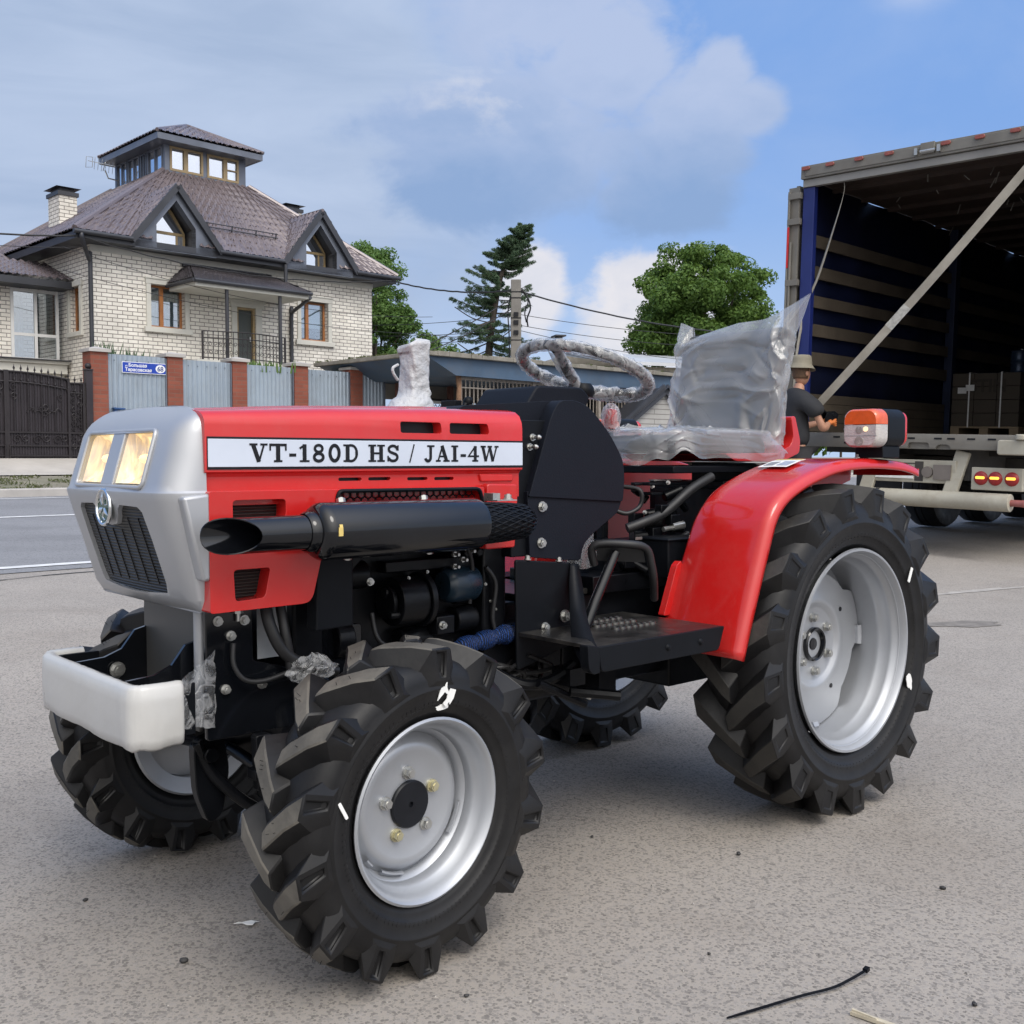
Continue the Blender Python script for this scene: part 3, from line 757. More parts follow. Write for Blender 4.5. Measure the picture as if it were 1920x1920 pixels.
small = [rrect(.054, .0065, .003, 3, 1.383, .9045), rrect(.054, .0065, .003, 3, 1.313, .9045), rrect(.052, .0065, .003, 3, 1.218, .9035), rrect(.052, .0065, .003, 3, 1.148, .9030)]
carve(hood, *([side_cut(p, .232, .30) for p in slots] + [side_cut(p, -.30, -.232) for p in slots] + [side_cut(p, .235, .30) for p in small]))
md = hood.modifiers.new('bevel', 'BEVEL'); md.width = .0035; md.segments = 2; md.limit_method = 'ANGLE'; md.angle_limit = R(50)
for s_ in (1, -1):
    sb = MB(); sb.box(1.02, 1.28, min(s_ * .2325, s_ * .2335), max(s_ * .2325, s_ * .2335), .9955, 1.0225)
    if s_ > 0: sb.box(1.11, 1.42, .2355, .2365, .899, .910)
    sb.build('vent_dark_sheet', M['ink'], hood, 0)  # black sheets stand in for the dark behind the hood slots
    # lower side panel with three openings
    lp = MB()
    xf = 1.6935 if s_ > 0 else 1.6600
    lp.prism(roundpoly([(1.6935, .887), (1.058, .884), (1.058, .800), (1.462, .795), (1.466, .752), (1.487, .671), (xf, .669)], [.004, .004, .004, .01, .012, .02, .006]), 'xz', s_ * .225, s_ * .2755)
    pan = lp.build('side_panel', M['red'], TR, 30)
    v1 = roundpoly([(1.648, .870), (1.541, .870), (1.541, .842), (1.548, .82), (1.648, .82)], .008)
    v2 = roundpoly([(1.648, .7445), (1.574, .7445), (1.586, .690), (1.645, .687)], .008)
    v3 = roundpoly([(1.425, .8825), (1.072, .8805), (1.062, .845), (1.062, .83), (1.43, .83), (1.43, .868)], .012)
    def sc(p): return side_cut(p, s_ * .2, s_ * .3)
    carve(pan, sc(v1), sc(v2), sc(v3))
    md = pan.modifiers.new('bevel', 'BEVEL'); md.width = .0045; md.segments = 3; md.limit_method = 'ANGLE'; md.angle_limit = R(50)
    bk = MB(); bk.box(1.05, 1.66, min(s_ * .236, s_ * .240), max(s_ * .236, s_ * .240), .80, .8855); bk.box(1.56, 1.655, min(s_ * .236, s_ * .240), max(s_ * .236, s_ * .240), .68, .75)
    bk.build('vent_dark_sheet', M['grille'], pan, 0)  # near-black sheet stands in for the darkness inside the openings
    # rubber-edged honeycomb vent above the muffler
    ho = MB(); ho.tube([(x, s_ * .277, z) for x, z in v3], .0045, 6, closed=True)
    for i in range(20):
        for j in range(4):
            cx = 1.082 + i * .0172 + (.0086 if j % 2 else 0); cz = .838 + j * .0118
            ho.tube([(cx + .0083 * math.cos(R(60 * k + 30)), s_ * .262, cz + .0079 * math.sin(R(60 * k + 30))) for k in range(6)], .0014, 4, closed=True)
    ho.build('honeycomb_vent', M['black'], pan, 40)
    rp_ = MB(); rp_.prism(roundpoly([(1.054, .912), (.957, .910), (.957, .895), (1.05, .895)], .004), 'xz', s_ * .23, s_ * .256)
    rp_.prism(roundpoly([(1.046, .890), (.958, .888), (.958, .846), (.966, .748), (1.05, .748)], .006), 'xz', s_ * .22, s_ * .272)
    rp_.build('hood_rear_piece', M['red'], TR, 30, bevel=.003)

# name plate with its slab lettering
npb = MB(); npb.box(.9365, 1.690, .2605, .2635, .9255, .9845); nplate = npb.build('name_plate', M['ink'], TR, 0)
npb = MB(); npb.box(.9372, 1.6893, .2640, .2655, .9300, .9805); npb.build('plate_face', M['plate'], nplate, 0, bevel=.0006)
GL = {}
def arc(cx, cy, rx, ry, a0, a1, n=16): return [(cx + rx * math.cos(R(a0 + (a1 - a0) * k / n)), cy + ry * math.sin(R(a0 + (a1 - a0) * k / n))) for k in range(n + 1)]
def bx_(x0, x1, y0, y1): return ([(x0, (y0 + y1) / 2), (x1, (y0 + y1) / 2)], y1 - y0)
GL['V'] = (1.04, [([(.20, .96), (.54, .02)], .24), ([(.84, .96), (.54, .02)], .11), bx_(.0, .46, .89, 1), bx_(.62, 1.04, .89, 1)])
GL['T'] = (1.02, [([(.51, .0), (.51, 1)], .25), bx_(.0, 1.02, .86, 1), ([(.05, .62), (.05, .95)], .10), ([(.97, .62), (.97, .95)], .10), bx_(.26, .76, 0, .11)])
GL['-'] = (.50, [bx_(.05, .47, .30, .47)])
GL['1'] = (.72, [([(.38, .0), (.38, .98)], .24), ([(.08, .74), (.38, .93)], .12), bx_(.08, .68, 0, .11)])
GL['8'] = (.88, [(arc(.43, .745, .235, .19, 0, 360, 24), .16), (arc(.43, .27, .28, .215, 0, 360, 24), .18)])
GL['0'] = (.92, [(arc(.45, .5, .29, .43, 0, 360, 28), .20)])
GL['D'] = (1.06, [([(.27, .0), (.27, 1)], .25), bx_(.0, .5, 0, .11), bx_(.0, .5, .89, 1), (([(.4, .945)] + arc(.50, .5, .38, .445, 90, -90, 18) + [(.4, .055)]), .15), ([(.855, .32), (.855, .68)], .17)])
GL['H'] = (1.16, [([(.28, 0), (.28, 1)], .25), ([(.88, 0), (.88, 1)], .25), bx_(.3, .9, .44, .56), bx_(.02, .54, 0, .11), bx_(.02, .54, .89, 1), bx_(.62, 1.14, 0, .11), bx_(.62, 1.14, .89, 1)])
GL['S'] = (.90, [([(.76, .70)] + arc(.44, .735, .29, .20, 10, 255, 16) + arc(.45, .275, .30, .22, 80, -175, 18), .17), ([(.79, .66), (.79, .98)], .10), ([(.10, .02), (.10, .36)], .10)])
GL['/'] = (.60, [([(.16, -.04), (.48, 1.04)], .09)])
GL['J'] = (.80, [([(.52, 1), (.52, .28)] + arc(.32, .27, .20, .22, 0, -165, 10), .19), bx_(.26, .80, .89, 1)])
GL['A'] = (1.04, [([(.50, .98), (.16, .02)], .11), ([(.46, .98), (.82, .02)], .25), bx_(.26, .72, .27, .38), bx_(.0, .36, 0, .11), bx_(.56, 1.04, 0, .11)])
GL['I'] = (.58, [([(.29, 0), (.29, 1)], .25), bx_(.03, .55, 0, .11), bx_(.03, .55, .89, 1)])
GL['4'] = (.92, [([(.60, 0), (.60, .98)], .23), ([(.60, .94), (.08, .34), (.90, .34)], .12), bx_(.36, .84, 0, .11)])
GL['W'] = (1.46, [([(.18, .96), (.44, .02)], .22), ([(.74, .96), (.44, .02)], .11), ([(.72, .96), (1.0, .02)], .22), ([(1.30, .96), (1.0, .02)], .11), bx_(.0, .42, .89, 1), bx_(.56, .92, .89, 1), bx_(1.12, 1.46, .89, 1)])
GL[' '] = (.36, [])
def stroke_poly(pts, wd):
    P = [Vector((p[0], p[1])) for p in pts]; closed = (P[0] - P[-1]).length < 1e-6
    Lf, Rt = [], []; n = len(P)
    for i in range(n):
        if closed: a, b_ = P[(i - 1) % (n - 1)], P[(i + 1) % (n - 1)]
        else: a, b_ = P[max(i - 1, 0)], P[min(i + 1, n - 1)]
        d = (b_ - a).normalized(); k = 1.0
        if 0 < i < n - 1 and not closed:
            d1 = (P[i] - a).normalized(); k = 1 / max(.5, d1.dot(d))
        nn_ = Vector((-d.y, d.x)) * wd / 2 * k; Lf.append(P[i] + nn_); Rt.append(P[i] - nn_)
    return Lf, Rt
def lettering(text, width, height, place, lift0=.0006):
    total = sum(GL[c][0] + .10 for c in text) - .10; sx_ = width / total; mb = MB(); x = 0; cnt = 0
    for c in text:
        adv, st = GL[c]
        for pts, wd in st:
            Lf, Rt = stroke_poly(pts, wd); n = len(Lf); cnt += 1; h = lift0 + .00004 * (cnt % 9)
            V = [place((x + p.x) * sx_, p.y * height, h) for p in Lf] + [place((x + p.x) * sx_, p.y * height, h) for p in Rt]
            mb.add(V, [(i, i + 1, n + i + 1, n + i) for i in range(n - 1)])
        x += adv + .10
    return mb
lettering('VT-180D HS / JAI-4W', .600, .0345, lambda u, v_, h: (1.609 - u, .2655 + h, .9385 + v_)).build('lettering', M['ink'], nplate, 0, recalc=False)

# ---------------------------------------------------------------- muffler on the near side
mu = MB()
mu.lathe([(.0, .0), (.034, .0), (.046, -.004), (.0525, -.014), (.0535, -.022), (.0535, -.376), (.051, -.386), (.040, -.390), (.0, -.390)], 'x', (1.532, .352, .812), 40)
muf = mu.build('muffler', M['black_gloss'], TR, 40)
tp = MB(); G = []
n = 28
for (r_, e, ins) in ((.0322, 0, 0), (.0322, 1, 0), (.0300, 1, 0), (.0300, .12, 1)):
    row = []
    for k in range(n):
        a = 2 * math.pi * k / n; y = r_ * math.cos(a); z = r_ * math.sin(a)
        xe = 1.733 - .085 * (.5 + .5 * math.cos(a)) ** 1.3
        row.append((1.515 + (xe - 1.515) * e if not ins else 1.55, .352 + y, .812 + z))
    G.append(row)
tp.grid(G, True); tp.build('tailpipe', M['black_gloss'], muf, 50)
tc_ = MB(); tc_.lathe([(.034, .0), (.038, .004), (.038, .016), (.034, .022)], 'x', (1.528, .352, .812), 32); tc_.build('pipe_collar', M['black_gloss'], muf, 40)
ti = MB(); ti.lathe([(.0, .0), (.029, .0)], 'x', (1.56, .352, .812), 24); ti.build('pipe_bore', M['ink'], muf, 0)
ws = MB()
for k in range(-4, 9):
    a0, a1 = R(k * 9 - 20), R(k * 9 - 11)
ws.lathe([(.0538, -.027), (.0543, -.0255), (.0543, -.0315), (.0538, -.033)], 'x', (1.532, .352, .812), 3, R(-2), R(16)); ws.V = ws.V
ws.box(1.500, 1.509, .4055, .4068, .806, .822)
ws.build('yellow_sticker', M['yellow_tag'], muf, 0)
for x in (1.455, 1.262): bolts('muffler_bolt', [((x, .330, .8605), (0, -.2, 1), .0085, .008), ((x - .01, .335, .7645), (0, -.2, -1), .0085, .007)], M['steel'], muf)
sh = MB(); G = []
for i in range(9):
    x = 1.150 - .152 * i / 8; rr = .046 - .010 * (i / 8) ** 2 if i < 8 else .026; G.append([(x, .352 + rr * math.cos(2 * math.pi * (k + .5 * i) / 22), .812 + rr * .92 * math.sin(2 * math.pi * (k + .5 * i) / 22)) for k in range(22)])
core = MB(); core.lathe([(.039, 0), (.037, -.11), (.025, -.142), (.0, -.143)], 'x', (1.145, .352, .812), 24)
mf = MB()
for i in range(8):
    for k in range(22):
        mf.tube([G[i][k], G[i + 1][k]], .0019, 4, caps=False); mf.tube([G[i][k], G[i + 1][(k - 1) % 22]], .0019, 4, caps=False)
hs = mf.build('heat_shield', M['black'], muf, 60); core.build('exhaust_elbow', M['ink'], muf, 60)
hb_ = MB(); hb_.box(1.03, 1.085, .325, .35, .856, .8585); hb_.bolt((1.045, .338, .8585), (0, 0, 1), .008, .008); hb_.box(1.06, 1.08, .30, .33, .855, .872); hb_.build('shield_clip', M['steel'], muf, 30)

# ---------------------------------------------------------------- cowl, dash, steering
cw_side = roundpoly([(.897, .858), (.826, 1.046), (.800, 1.082), (.742, 1.083), (.700, 1.068), (.632, 1.012), (.582, .945), (.574, .905), (.580, .838)], [.004, .03, .03, .05, .04, .06, .05, .03, .01], 5)
for s_ in (1, -1):
    cb = MB(); cb.prism(cw_side, 'xz', s_ * .200, s_ * .243)
    cp = cb.build('cowl_side', M['cowl'], TR, 30, bevel=.010, seg=4)
    lo_ = MB(); lo_.prism(roundpoly([(.897, .870), (.581, .850), (.581, .837), (.594, .812), (.640, .786), (.690, .758), (.716, .735), (.724, .700), (.889, .718)], [.002, .002, .01, .01, .03, .04, .05, .01, .01], 5), 'xz', s_ * .215, s_ * .2375)
    lo_.build('cowl_lower', M['cowl'], TR, 30, bevel=.004, seg=2)
cm = MB(); cm.prism(roundpoly([(.905, .86), (.90, 1.0), (1.075, 1.052), (1.06, 1.062), (.80, 1.081), (.742, 1.082), (.700, 1.067), (.632, 1.010), (.588, .945), (.62, .86)], [.01, .02, .004, .01, .03, .04, .04, .05, .05, .02], 4), 'yz' if False else 'xz', -.205, .205)
cm.build('cowl_top', M['cowl'], TR, 30, bevel=.008, seg=3)
fp = MB(); fp.prism(roundpoly([(.932, 1.034), (.82, 1.034), (.88, .86), (.885, .72), (.935, .72)], .004), 'xz', .170, .2245)
fp.build('firewall_plate', M['black'], TR, 30, bevel=.003)
for x, z in ((.871, .994), (.880, .972)):
    fb2 = MB(); fb2.cyl((x, .2245, z), (x, .2275, z), .0085, 14); fb2.cyl((x, .2275, z), (x, .2335, z), .0065, 6); fb2.cyl((x, .2335, z), (x, .246, z), .004, 10); fb2.lathe([(.006, 0), (.0058, .004), (.003, .008), (0, .009)], 'y', (x, .246, z), 10); fb2.build('cap_nut', M['steel'], TR, 30)
bolts('cowl_bolt', [((x, .2378, z), (0, 1, 0), .0092, .008) for x, z in ((.852, .834), (.855, .750))], M['steel'], TR)
ip = MB(); ip.prism(roundpoly([(.760, 1.070), (.715, 1.128), (.555, 1.130), (.525, 1.105), (.56, 1.04)], [.02, .012, .014, .01, .01]), 'xz', -.13, .075)
ip.build('instrument_pod', M['cowl'], TR, 30, bevel=.006, seg=3)
SWC = Vector((.47, 0, 1.18)); SWT = R(20)
def sw(r_, a, h=0.0):
    x = r_ * math.cos(a); y = r_ * math.sin(a)
    return (SWC.x + x * math.cos(SWT) - h * math.sin(SWT), SWC.y + y, SWC.z + x * math.sin(SWT) + h * math.cos(SWT))
st = MB(); st.tube([sw(.175, 2 * math.pi * k / 64) for k in range(64)], .0125, 10, closed=True)
steer = st.build('steering_wheel', M['black'], TR, 60)
sp_ = MB()
for a in (12, 165, 268):
    P = smooth_path([sw(.172, R(a)), sw(.13, R(a), -.008), sw(.07, R(a), -.036), sw(.012, R(a), -.046)], 4)
    sp_.tube(P, [.0115] * len(P), 8)
sp_.lathe([(.0, .0), (.026, .0), (.034, -.012), (.036, -.026), (.030, -.036), (.0, -.036)], 'z', (sw(0, 0, -.035)), 24)
sp_.build('spoke', M['black'], steer, 50)
wr = MB(); G = []
for k in range(110):
    a = 2 * math.pi * k / 110; row = []
    for j in range(12):
        b_ = 2 * math.pi * j / 12; rr = .0165 + .0035 * math.sin(k * 1.9 + j * 1.3) * random.random() + .002 * random.random()
        row.append(sw(.175 + rr * math.cos(b_), a, rr * math.sin(b_)))
    G.append(row)
G.append(G[0]); wr.grid(G, True)
for a in (12, 165, 268):
    G = []
    for k in range(12):
        t = k / 11; c_ = Vector(sw(.165 * (1 - t) + .03 * t, R(a), -.046 * t ** .8)); row = []
        tg = Vector(sw(.1, R(a) + R(90))) - SWC; tg.normalize(); up = Vector((-math.sin(SWT), 0, math.cos(SWT)))
        for j in range(10):
            b_ = 2 * math.pi * j / 10; rr = .0165 + .006 * random.random()
            row.append(c_ + tg * rr * math.cos(b_) + up * rr * math.sin(b_))
        G.append(row)
    wr.grid(G, True)
wr.build('plastic_wrap', M['film_wrap'], steer, 180)
cl = MB(); cl.tube([sw(0, 0, -.06), (.56, 0, 1.06)], .020, 16); cl.build('steering_column', M['black'], TR, 40)
# gear lever with red knob under clear film
gl_ = MB(); gl_.tube(smooth_path([(.30, -.08, .62), (.29, -.09, .80), (.262, -.10, .96), (.26, -.10, 1.035)], 5), .008, 8); gear = gl_.build('gear_lever', M['black'], TR, 60)
kn = MB(); kn.lathe([(.0, 0), (.014, 0), (.019, .012), (.020, .040), (.017, .056), (.0, .060)], 'z', (.26, -.10, 1.032), 18); kn.build('knob', M['red'], gear, 50)
kf = MB(); G = []
for i in range(9):
    z = 1.012 + .094 * i / 8; r_ = [.014, .022, .024, .025, .026, .026, .024, .018, .006][i]
    G.append([(.26 + (r_ + .005 * random.random()) * math.cos(2 * math.pi * k / 14), -.10 + (r_ + .005 * random.random()) * math.sin(2 * math.pi * k / 14), z) for k in range(14)])
kf.grid(G, True); kf.build('plastic_wrap', M['film_thin'], gear, 50)

# ---------------------------------------------------------------- wrapped stack on the far side of the hood
wp = MB(); G = []
lv = [(1.02, .085, .075, 0), (1.05, .078, .066, .0), (1.075, .068, .056, -.002), (1.098, .054, .047, -.008), (1.110, .040, .040, -.014), (1.116, .034, .036, -.016), (1.15, .031, .034, -.018), (1.20, .030, .033, -.018), (1.228, .033, .034, -.018), (1.242, .037, .036, -.018), (1.250, .034, .032, -.018), (1.254, .020, .018, -.018), (1.255, .002, .003, -.018)]
zf = np.concatenate([np.linspace(1.02, 1.228, 34), np.linspace(1.234, 1.255, 9)]); la = np.array(lv)
for i_, z in enumerate(zf):
    a_, b_, off = (float(np.interp(z, la[:, 0], la[:, q])) for q in (1, 2, 3)); row = []
    for k in range(40):
        t = 2 * math.pi * k / 40; cs, sn_ = math.cos(t), math.sin(t); pw = .42 if z > 1.112 else .8
        cr = .0016 * math.sin(z * 190 + 2.6 * math.sin(2 * t) + 2) * math.sin(t * 1.5 + z * 40) * (1.4 if z < 1.13 else .5) + .0014 * math.sin(5 * t + z * 70)
        row.append((.870 + off + (a_ + cr) * math.copysign(abs(cs) ** pw, cs), -.255 + (b_ + cr) * math.copysign(abs(sn_) ** pw, sn_), z + (.008 * math.cos(t - 2.6) if z > 1.225 else 0)))
    G.append(row)
wp.grid(G, True)
wo_ = wp.build('wrapped_air_intake', M['white_wrap'], TR, 180)
wp = MB(); wp.tube(smooth_path([(.905, -.255, 1.19), (.925, -.25, 1.18), (.922, -.25, 1.165), (.908, -.252, 1.15)], 5), .004, 8); wp.build('wrap_string', M['white_wrap'], wo_, 60)
mp_ = MB(); mp_.box(.775, .80, -.21, -.15, 1.075, 1.098); mp_.tube([(.785, -.18, 1.05), (.785, -.18, 1.08)], .006, 8); mp_.build('throttle_lever', M['black'], TR, 30, bevel=.003)
mp_ = MB(); mp_.tube(smooth_path([(.74, -.19, 1.06), (.735, -.19, 1.085), (.72, -.19, 1.098)], 4), .008, 8); mp_.lathe([(0, 0), (.012, .002), (.014, .012), (.008, .022), (0, .024)], 'z', (.722, -.19, 1.088), 14); mp_.build('choke_knob', M['black'], TR, 50)
# ---------------------------------------------------------------- front frame, bumper, axle
bf = MB()
def rbar(path, z0, z1, th):       # upright flat bar following a path in plan
    Lf, Rt = stroke_poly(path, th); n = len(Lf)
    V = [(p.x, p.y, z0) for p in Lf] + [(p.x, p.y, z1) for p in Lf] + [(p.x, p.y, z0) for p in Rt] + [(p.x, p.y, z1) for p in Rt]
    F = []
    for i in range(n - 1):
        F += [(i, i + 1, n + i + 1, n + i), (2 * n + i, 3 * n + i, 3 * n + i + 1, 2 * n + i + 1), (n + i, n + i + 1, 3 * n + i + 1, 3 * n + i), (i, 2 * n + i, 2 * n + i + 1, i + 1)]
    F += [(0, n, 3 * n, 2 * n), (n - 1, 3 * n - 1, 4 * n - 1, 2 * n - 1)]
    return V, F
V, F = rbar([(1.70, .218), (1.785, .218), (1.798, .205), (1.798, -.205), (1.785, -.218), (1.71, -.218)], .445, .540, .012)
bf.add(V, F)
bump_ = bf.build('front_bumper', M['black'], TR, 30, bevel=.002)
for s_ in (1, -1):
    ab = MB()
    G = []
    for (x, y, z0, z1) in ((1.795, .120, .45, .538), (1.735, .118, .45, .542), (1.70, .116, .45, .556), (1.672, .116, .45, .592), (1.62, .116, .45, .605), (1.45, .116, .45, .605)):
        G.append([(x, s_ * y, z0), (x, s_ * y, z1), (x, s_ * (y + .008), z1), (x, s_ * (y + .008), z0)])
    ab.grid(G, True); ab.add(G[0], [(0, 1, 2, 3)]); ab.add(G[-1], [(3, 2, 1, 0)])
    ab.build('bumper_arm', M['black_gloss'], bump_, 30)
    a2 = MB(); a2.bolt((1.712, s_ * .112, .515), (0, -s_, 0), .012, .008); a2.build('bumper_bolt', M['steel'], bump_, 30)
# foam sleeve over the bumper's front and near corner
fo = MB(); G = []
pth = [(1.728, .231), (1.760, .233), (1.792, .232), (1.808, .226), (1.817, .212), (1.8185, .17), (1.8195, .08), (1.8195, -.02), (1.8195, -.12), (1.8185, -.19), (1.815, -.216), (1.800, -.232), (1.76, -.236), (1.735, -.236)]
pts_ = [Vector((p[0], p[1], 0)) for p in pth]
fine = smooth_path(pts_, 6)
for i, p in enumerate(fine):
    d = (fine[min(i + 1, len(fine) - 1)] - fine[max(i - 1, 0)]).normalized(); nrm = Vector((d.y, -d.x, 0)); 
    if nrm.dot(p - Vector((1.6, 0, 0))) < 0: nrm = -nrm
    j_ = lambda a: random.uniform(-a, a)
    sag = .006 * math.sin(i * .21)
    ew = .55 if i in (0, len(fine) - 1) else 1.0
    z0 = .434 + .002 * math.sin(i * .5) + j_(.0007); z1 = .5475 + j_(.0006)
    prof = [(-.016, z1 - .006), (-.009, z1 + .001), (.002, z1 + .002), (.009, z1 - .006), (.010 + j_(.0005), z1 - .03), (.0105 + j_(.0006), .49), (.010 + j_(.0005), z0 + .02), (.008, z0 + .004), (-.001, z0 - .002), (-.012, z0)]
    c_z = .49
    G.append([tuple(p + nrm * a * ew + Vector((0, 0, c_z + (b_ - c_z) * (1 if ew == 1 else .93)))) for a, b_ in prof])
fo.grid(G, True); nq = len(G[0]); fo.F.append(tuple(range(nq - 1, -1, -1))); fo.F.append(tuple((len(G) - 1) * nq + k for k in range(nq)))
fo.build('foam_sleeve', M['foam'], bump_, 70)
# tape film stretched from the foam's end back to the frame
tf = MB(); G = []
for i in range(9):
    t = i / 8; x = 1.735 - .085 * t
    G.append([(x, .232 - .03 * t + .004 * random.uniform(-1, 1), .545 + .045 * t - u * (.085 + .06 * t) + .003 * random.uniform(-1, 1)) for u in np.linspace(0, 1, 8)])
tf.grid(G); tf.build('wrapping_film', M['film_thin'], bump_, 180)
rd = MB(); rd.box(1.640, 1.648, -.128, .125, .42, .70); rd.build('radiator_plate', simple('grey_plate', (.085, .085, .083), .42, .3, .1, 3), TR, 30, bevel=.002)
rd = MB(); rd.cyl((1.655, .152, .44), (1.655, .152, .70), .013, 20); rd.build('support_tube', M['silver'], TR, 50)
bt = MB()
for s_ in (1, -1):
    xq = 1.668 if s_ > 0 else 1.60
    fpz = MB(); fpz.prism(roundpoly([(xq, .668), (1.572, .668), (1.572, .56), (1.47, .53), (1.40, .50), (1.40, .42), (xq, .42)], .008), 'xz', s_ * .190, s_ * .200)
    fpz.prism(roundpoly([(1.30, .60), (1.47, .60), (1.47, .43), (1.30, .43)], .008), 'xz', s_ * .150, s_ * .162)
    fr0 = fpz.build('frame_plate', M['black_gloss'], TR, 30, bevel=.002)
    bolts('frame_bolt', [((x, s_ * .2005, z), (0, s_, 0), .0072, .008) for x, z in ((1.644, .643), (1.590, .640), (1.618, .613), (1.630, .513), (1.555, .513)) if x < xq], M['steel'], fr0)
    b_ = MB(); b_.cyl((1.605, s_ * .206, .640), (1.605, s_ * .206, .672), .0045, 8); b_.cyl((1.605, s_ * .206, .655), (1.605, s_ * .206, .665), .010, 6)
    b_.build('hood_stud', M['steel'], fr0, 30)
hz_ = MB(); hz_.tube(smooth_path([(1.618, .212, .600), (1.620, .216, .56), (1.600, .222, .530), (1.56, .225, .524), (1.50, .222, .535)], 6), .0050, 8); 
hz_.tube(smooth_path([(1.545, .20, .672), (1.545, .215, .63), (1.52, .222, .575), (1.47, .225, .54), (1.40, .22, .52)], 6), .012, 10)
hz_.tube(smooth_path([(1.515, .20, .672), (1.515, .218, .62), (1.508, .222, .57), (1.50, .222, .52)], 6), .010, 10)
hz_.build('coolant_hose', M['black_rubber'], TR, 60)
pn = MB(); pn.box(1.480, 1.545, .1655, .1675, .555, .665); pn.build('white_placard', simple('placard', (.36, .38, .40), .6, 0, .08, 30), TR, 0)
# crumpled film on the hoses
def crumple(name, c, sx_, sy_, sz_, n=14, m='film_thin', parent=TR, seed=1, jag=.45):
    rs = random.Random(seed); b_ = MB(); G = []
    for i in range(n):
        ph = math.pi * i / (n - 1); row = []
        for k in range(n + 4):
            th = 2 * math.pi * k / (n + 4); q = 1 - jag * rs.random()
            row.append((c[0] + sx_ * math.sin(ph) * math.cos(th) * q, c[1] + sy_ * math.sin(ph) * math.sin(th) * q, c[2] + sz_ * math.cos(ph) * q))
        G.append(row)
    b_.grid(G, True); return b_.build(name, M[m], parent, 20)
crumple('loose_film', (1.465, .235, .535), .062, .03, .034, seed=3)
ax = MB()
ax.box(1.36, 1.46, -.30, .30, .335, .415)
for s_ in (1, -1):
    ax.lathe([(.0, .0), (.045, .0), (.07, .012), (.078, .035), (.074, .06), (.05, .075), (.0, .08)], 'y', (1.41, s_ * .29 - (.04 if s_ > 0 else .04), .335), 20)
    ax.cyl((1.41, s_ * .31, .24), (1.41, s_ * .31, .44), .040, 20); ax.cyl((1.41, s_ * .30, .306), (1.41, s_ * .42, .306), .055, 20, .045)
    ax.tube(smooth_path([(1.41, s_ * .30, .42), (1.47, s_ * .27, .43), (1.50, s_ * .20, .40)], 4), .02, 10)
    ax.tube([(1.50, s_ * .28, .30), (1.52, s_ * .10, .33), (1.52, 0, .34)], .013, 8)
ax.lathe([(.0, -.09), (.05, -.085), (.085, -.05), (.095, 0), (.085, .05), (.05, .085), (.0, .09)], 'y', (1.42, -.05, .37), 24)
ax.cyl((1.40, -.05, .37), (.9, -.02, .42), .022, 14)
ax.build('front_axle', M['engine'], TR, 35, bevel=.003)
crumple('axle_boot', (1.44, .275, .385), .06, .05, .065, n=10, m='black_gloss', seed=8, jag=.25)
lk = MB()
lk.prism(roundpoly([(1.60, .42), (1.66, .40), (1.655, .30), (1.63, .235), (1.60, .25), (1.585, .34)], .02), 'xz', .10, .125)
lk.cyl((1.63, .13, .375), (1.63, .142, .375), .015, 12); lk.tube(smooth_path([(1.65, .12, .40), (1.62, .13, .33), (1.55, .16, .26), (1.50, .20, .25)], 4), .012, 8)
lk.prism(roundpoly([(1.545, .42), (1.58, .42), (1.575, .31), (1.545, .31)], .008), 'xz', .20, .222); lk.box(1.535, 1.585, .195, .23, .335, .355)
lk.build('steering_linkage', M['engine'], TR, 35, bevel=.002)

# ---------------------------------------------------------------- engine and gearbox
en = MB()
en.box(.95, 1.44, -.15, .13, .46, .80); en.box(.98, 1.40, -.17, .10, .78, .86); en.box(.92, .99, -.19, .19, .42, .84); en.box(1.40, 1.47, -.19, .175, .44, .86)
en.box(.05, .95, -.13, .13, .36, .60); en.box(-.16, .30, -.16, .16, .32, .66)
en.cyl((0, -.36, .438), (0, .36, .438), .060, 20); en.lathe([(.0, -.0), (.11, 0), (.10, .10), (.07, .13)], 'y', (0, .12, .438), 24); en.lathe([(.07, -.26), (.10, -.23), (.11, -.13), (.0, -.13)], 'y', (0, .0, .438), 24)
en.build('engine_block', M['engine'], TR, 35, bevel=.006)
e2 = MB()
e2.cyl((1.235, .175, .640), (1.165, .175, .640), .052, 24); e2.cyl((1.240, .175, .640), (1.250, .175, .640), .036, 20); e2.cyl((1.150, .175, .640), (1.164, .175, .640), .060, 24); e2.cyl((1.255, .178, .660), (1.18, .188, .662), .012, 10); e2.cyl((1.255, .2, .615), (1.19, .21, .615), .008, 10)
e2.build('starter_motor', M['engine'], TR, 35, bevel=.002)
e3 = MB(); e3.lathe([(.0, .0), (.030, 0), (.039, -.01), (.040, -.018), (.040, -.082), (.034, -.09), (.0, -.09)], 'x', (1.098, .178, .665), 28); e3.build('oil_filter', M['engine_blue'], TR, 40)
e4 = MB()
for k, (x0, x1, y, z, r_) in enumerate(((1.02, 1.06, .165, .64, .022), (.99, 1.05, .15, .58, .03), (1.33, 1.37, .15, .57, .04), (1.28, 1.34, .14, .70, .03), (1.12, 1.20, .15, .55, .025))): e4.cyl((x0, y, z), (x1, y, z), r_, 18)
for x in (1.075, 1.045, 1.010): e4.cyl((x, .12, .735), (x, .205, .735), .010, 10)
e4.box(1.00, 1.24, .12, .165, .70, .725); e4.box(1.08, 1.13, .13, .20, .56, .60); e4.prism([(1.33, .79), (1.30, .79), (1.30, .74), (1.345, .70), (1.355, .715), (1.325, .745)], 'xz', .16, .175)
e4.build('engine_fittings', M['engine'], TR, 35, bevel=.003)
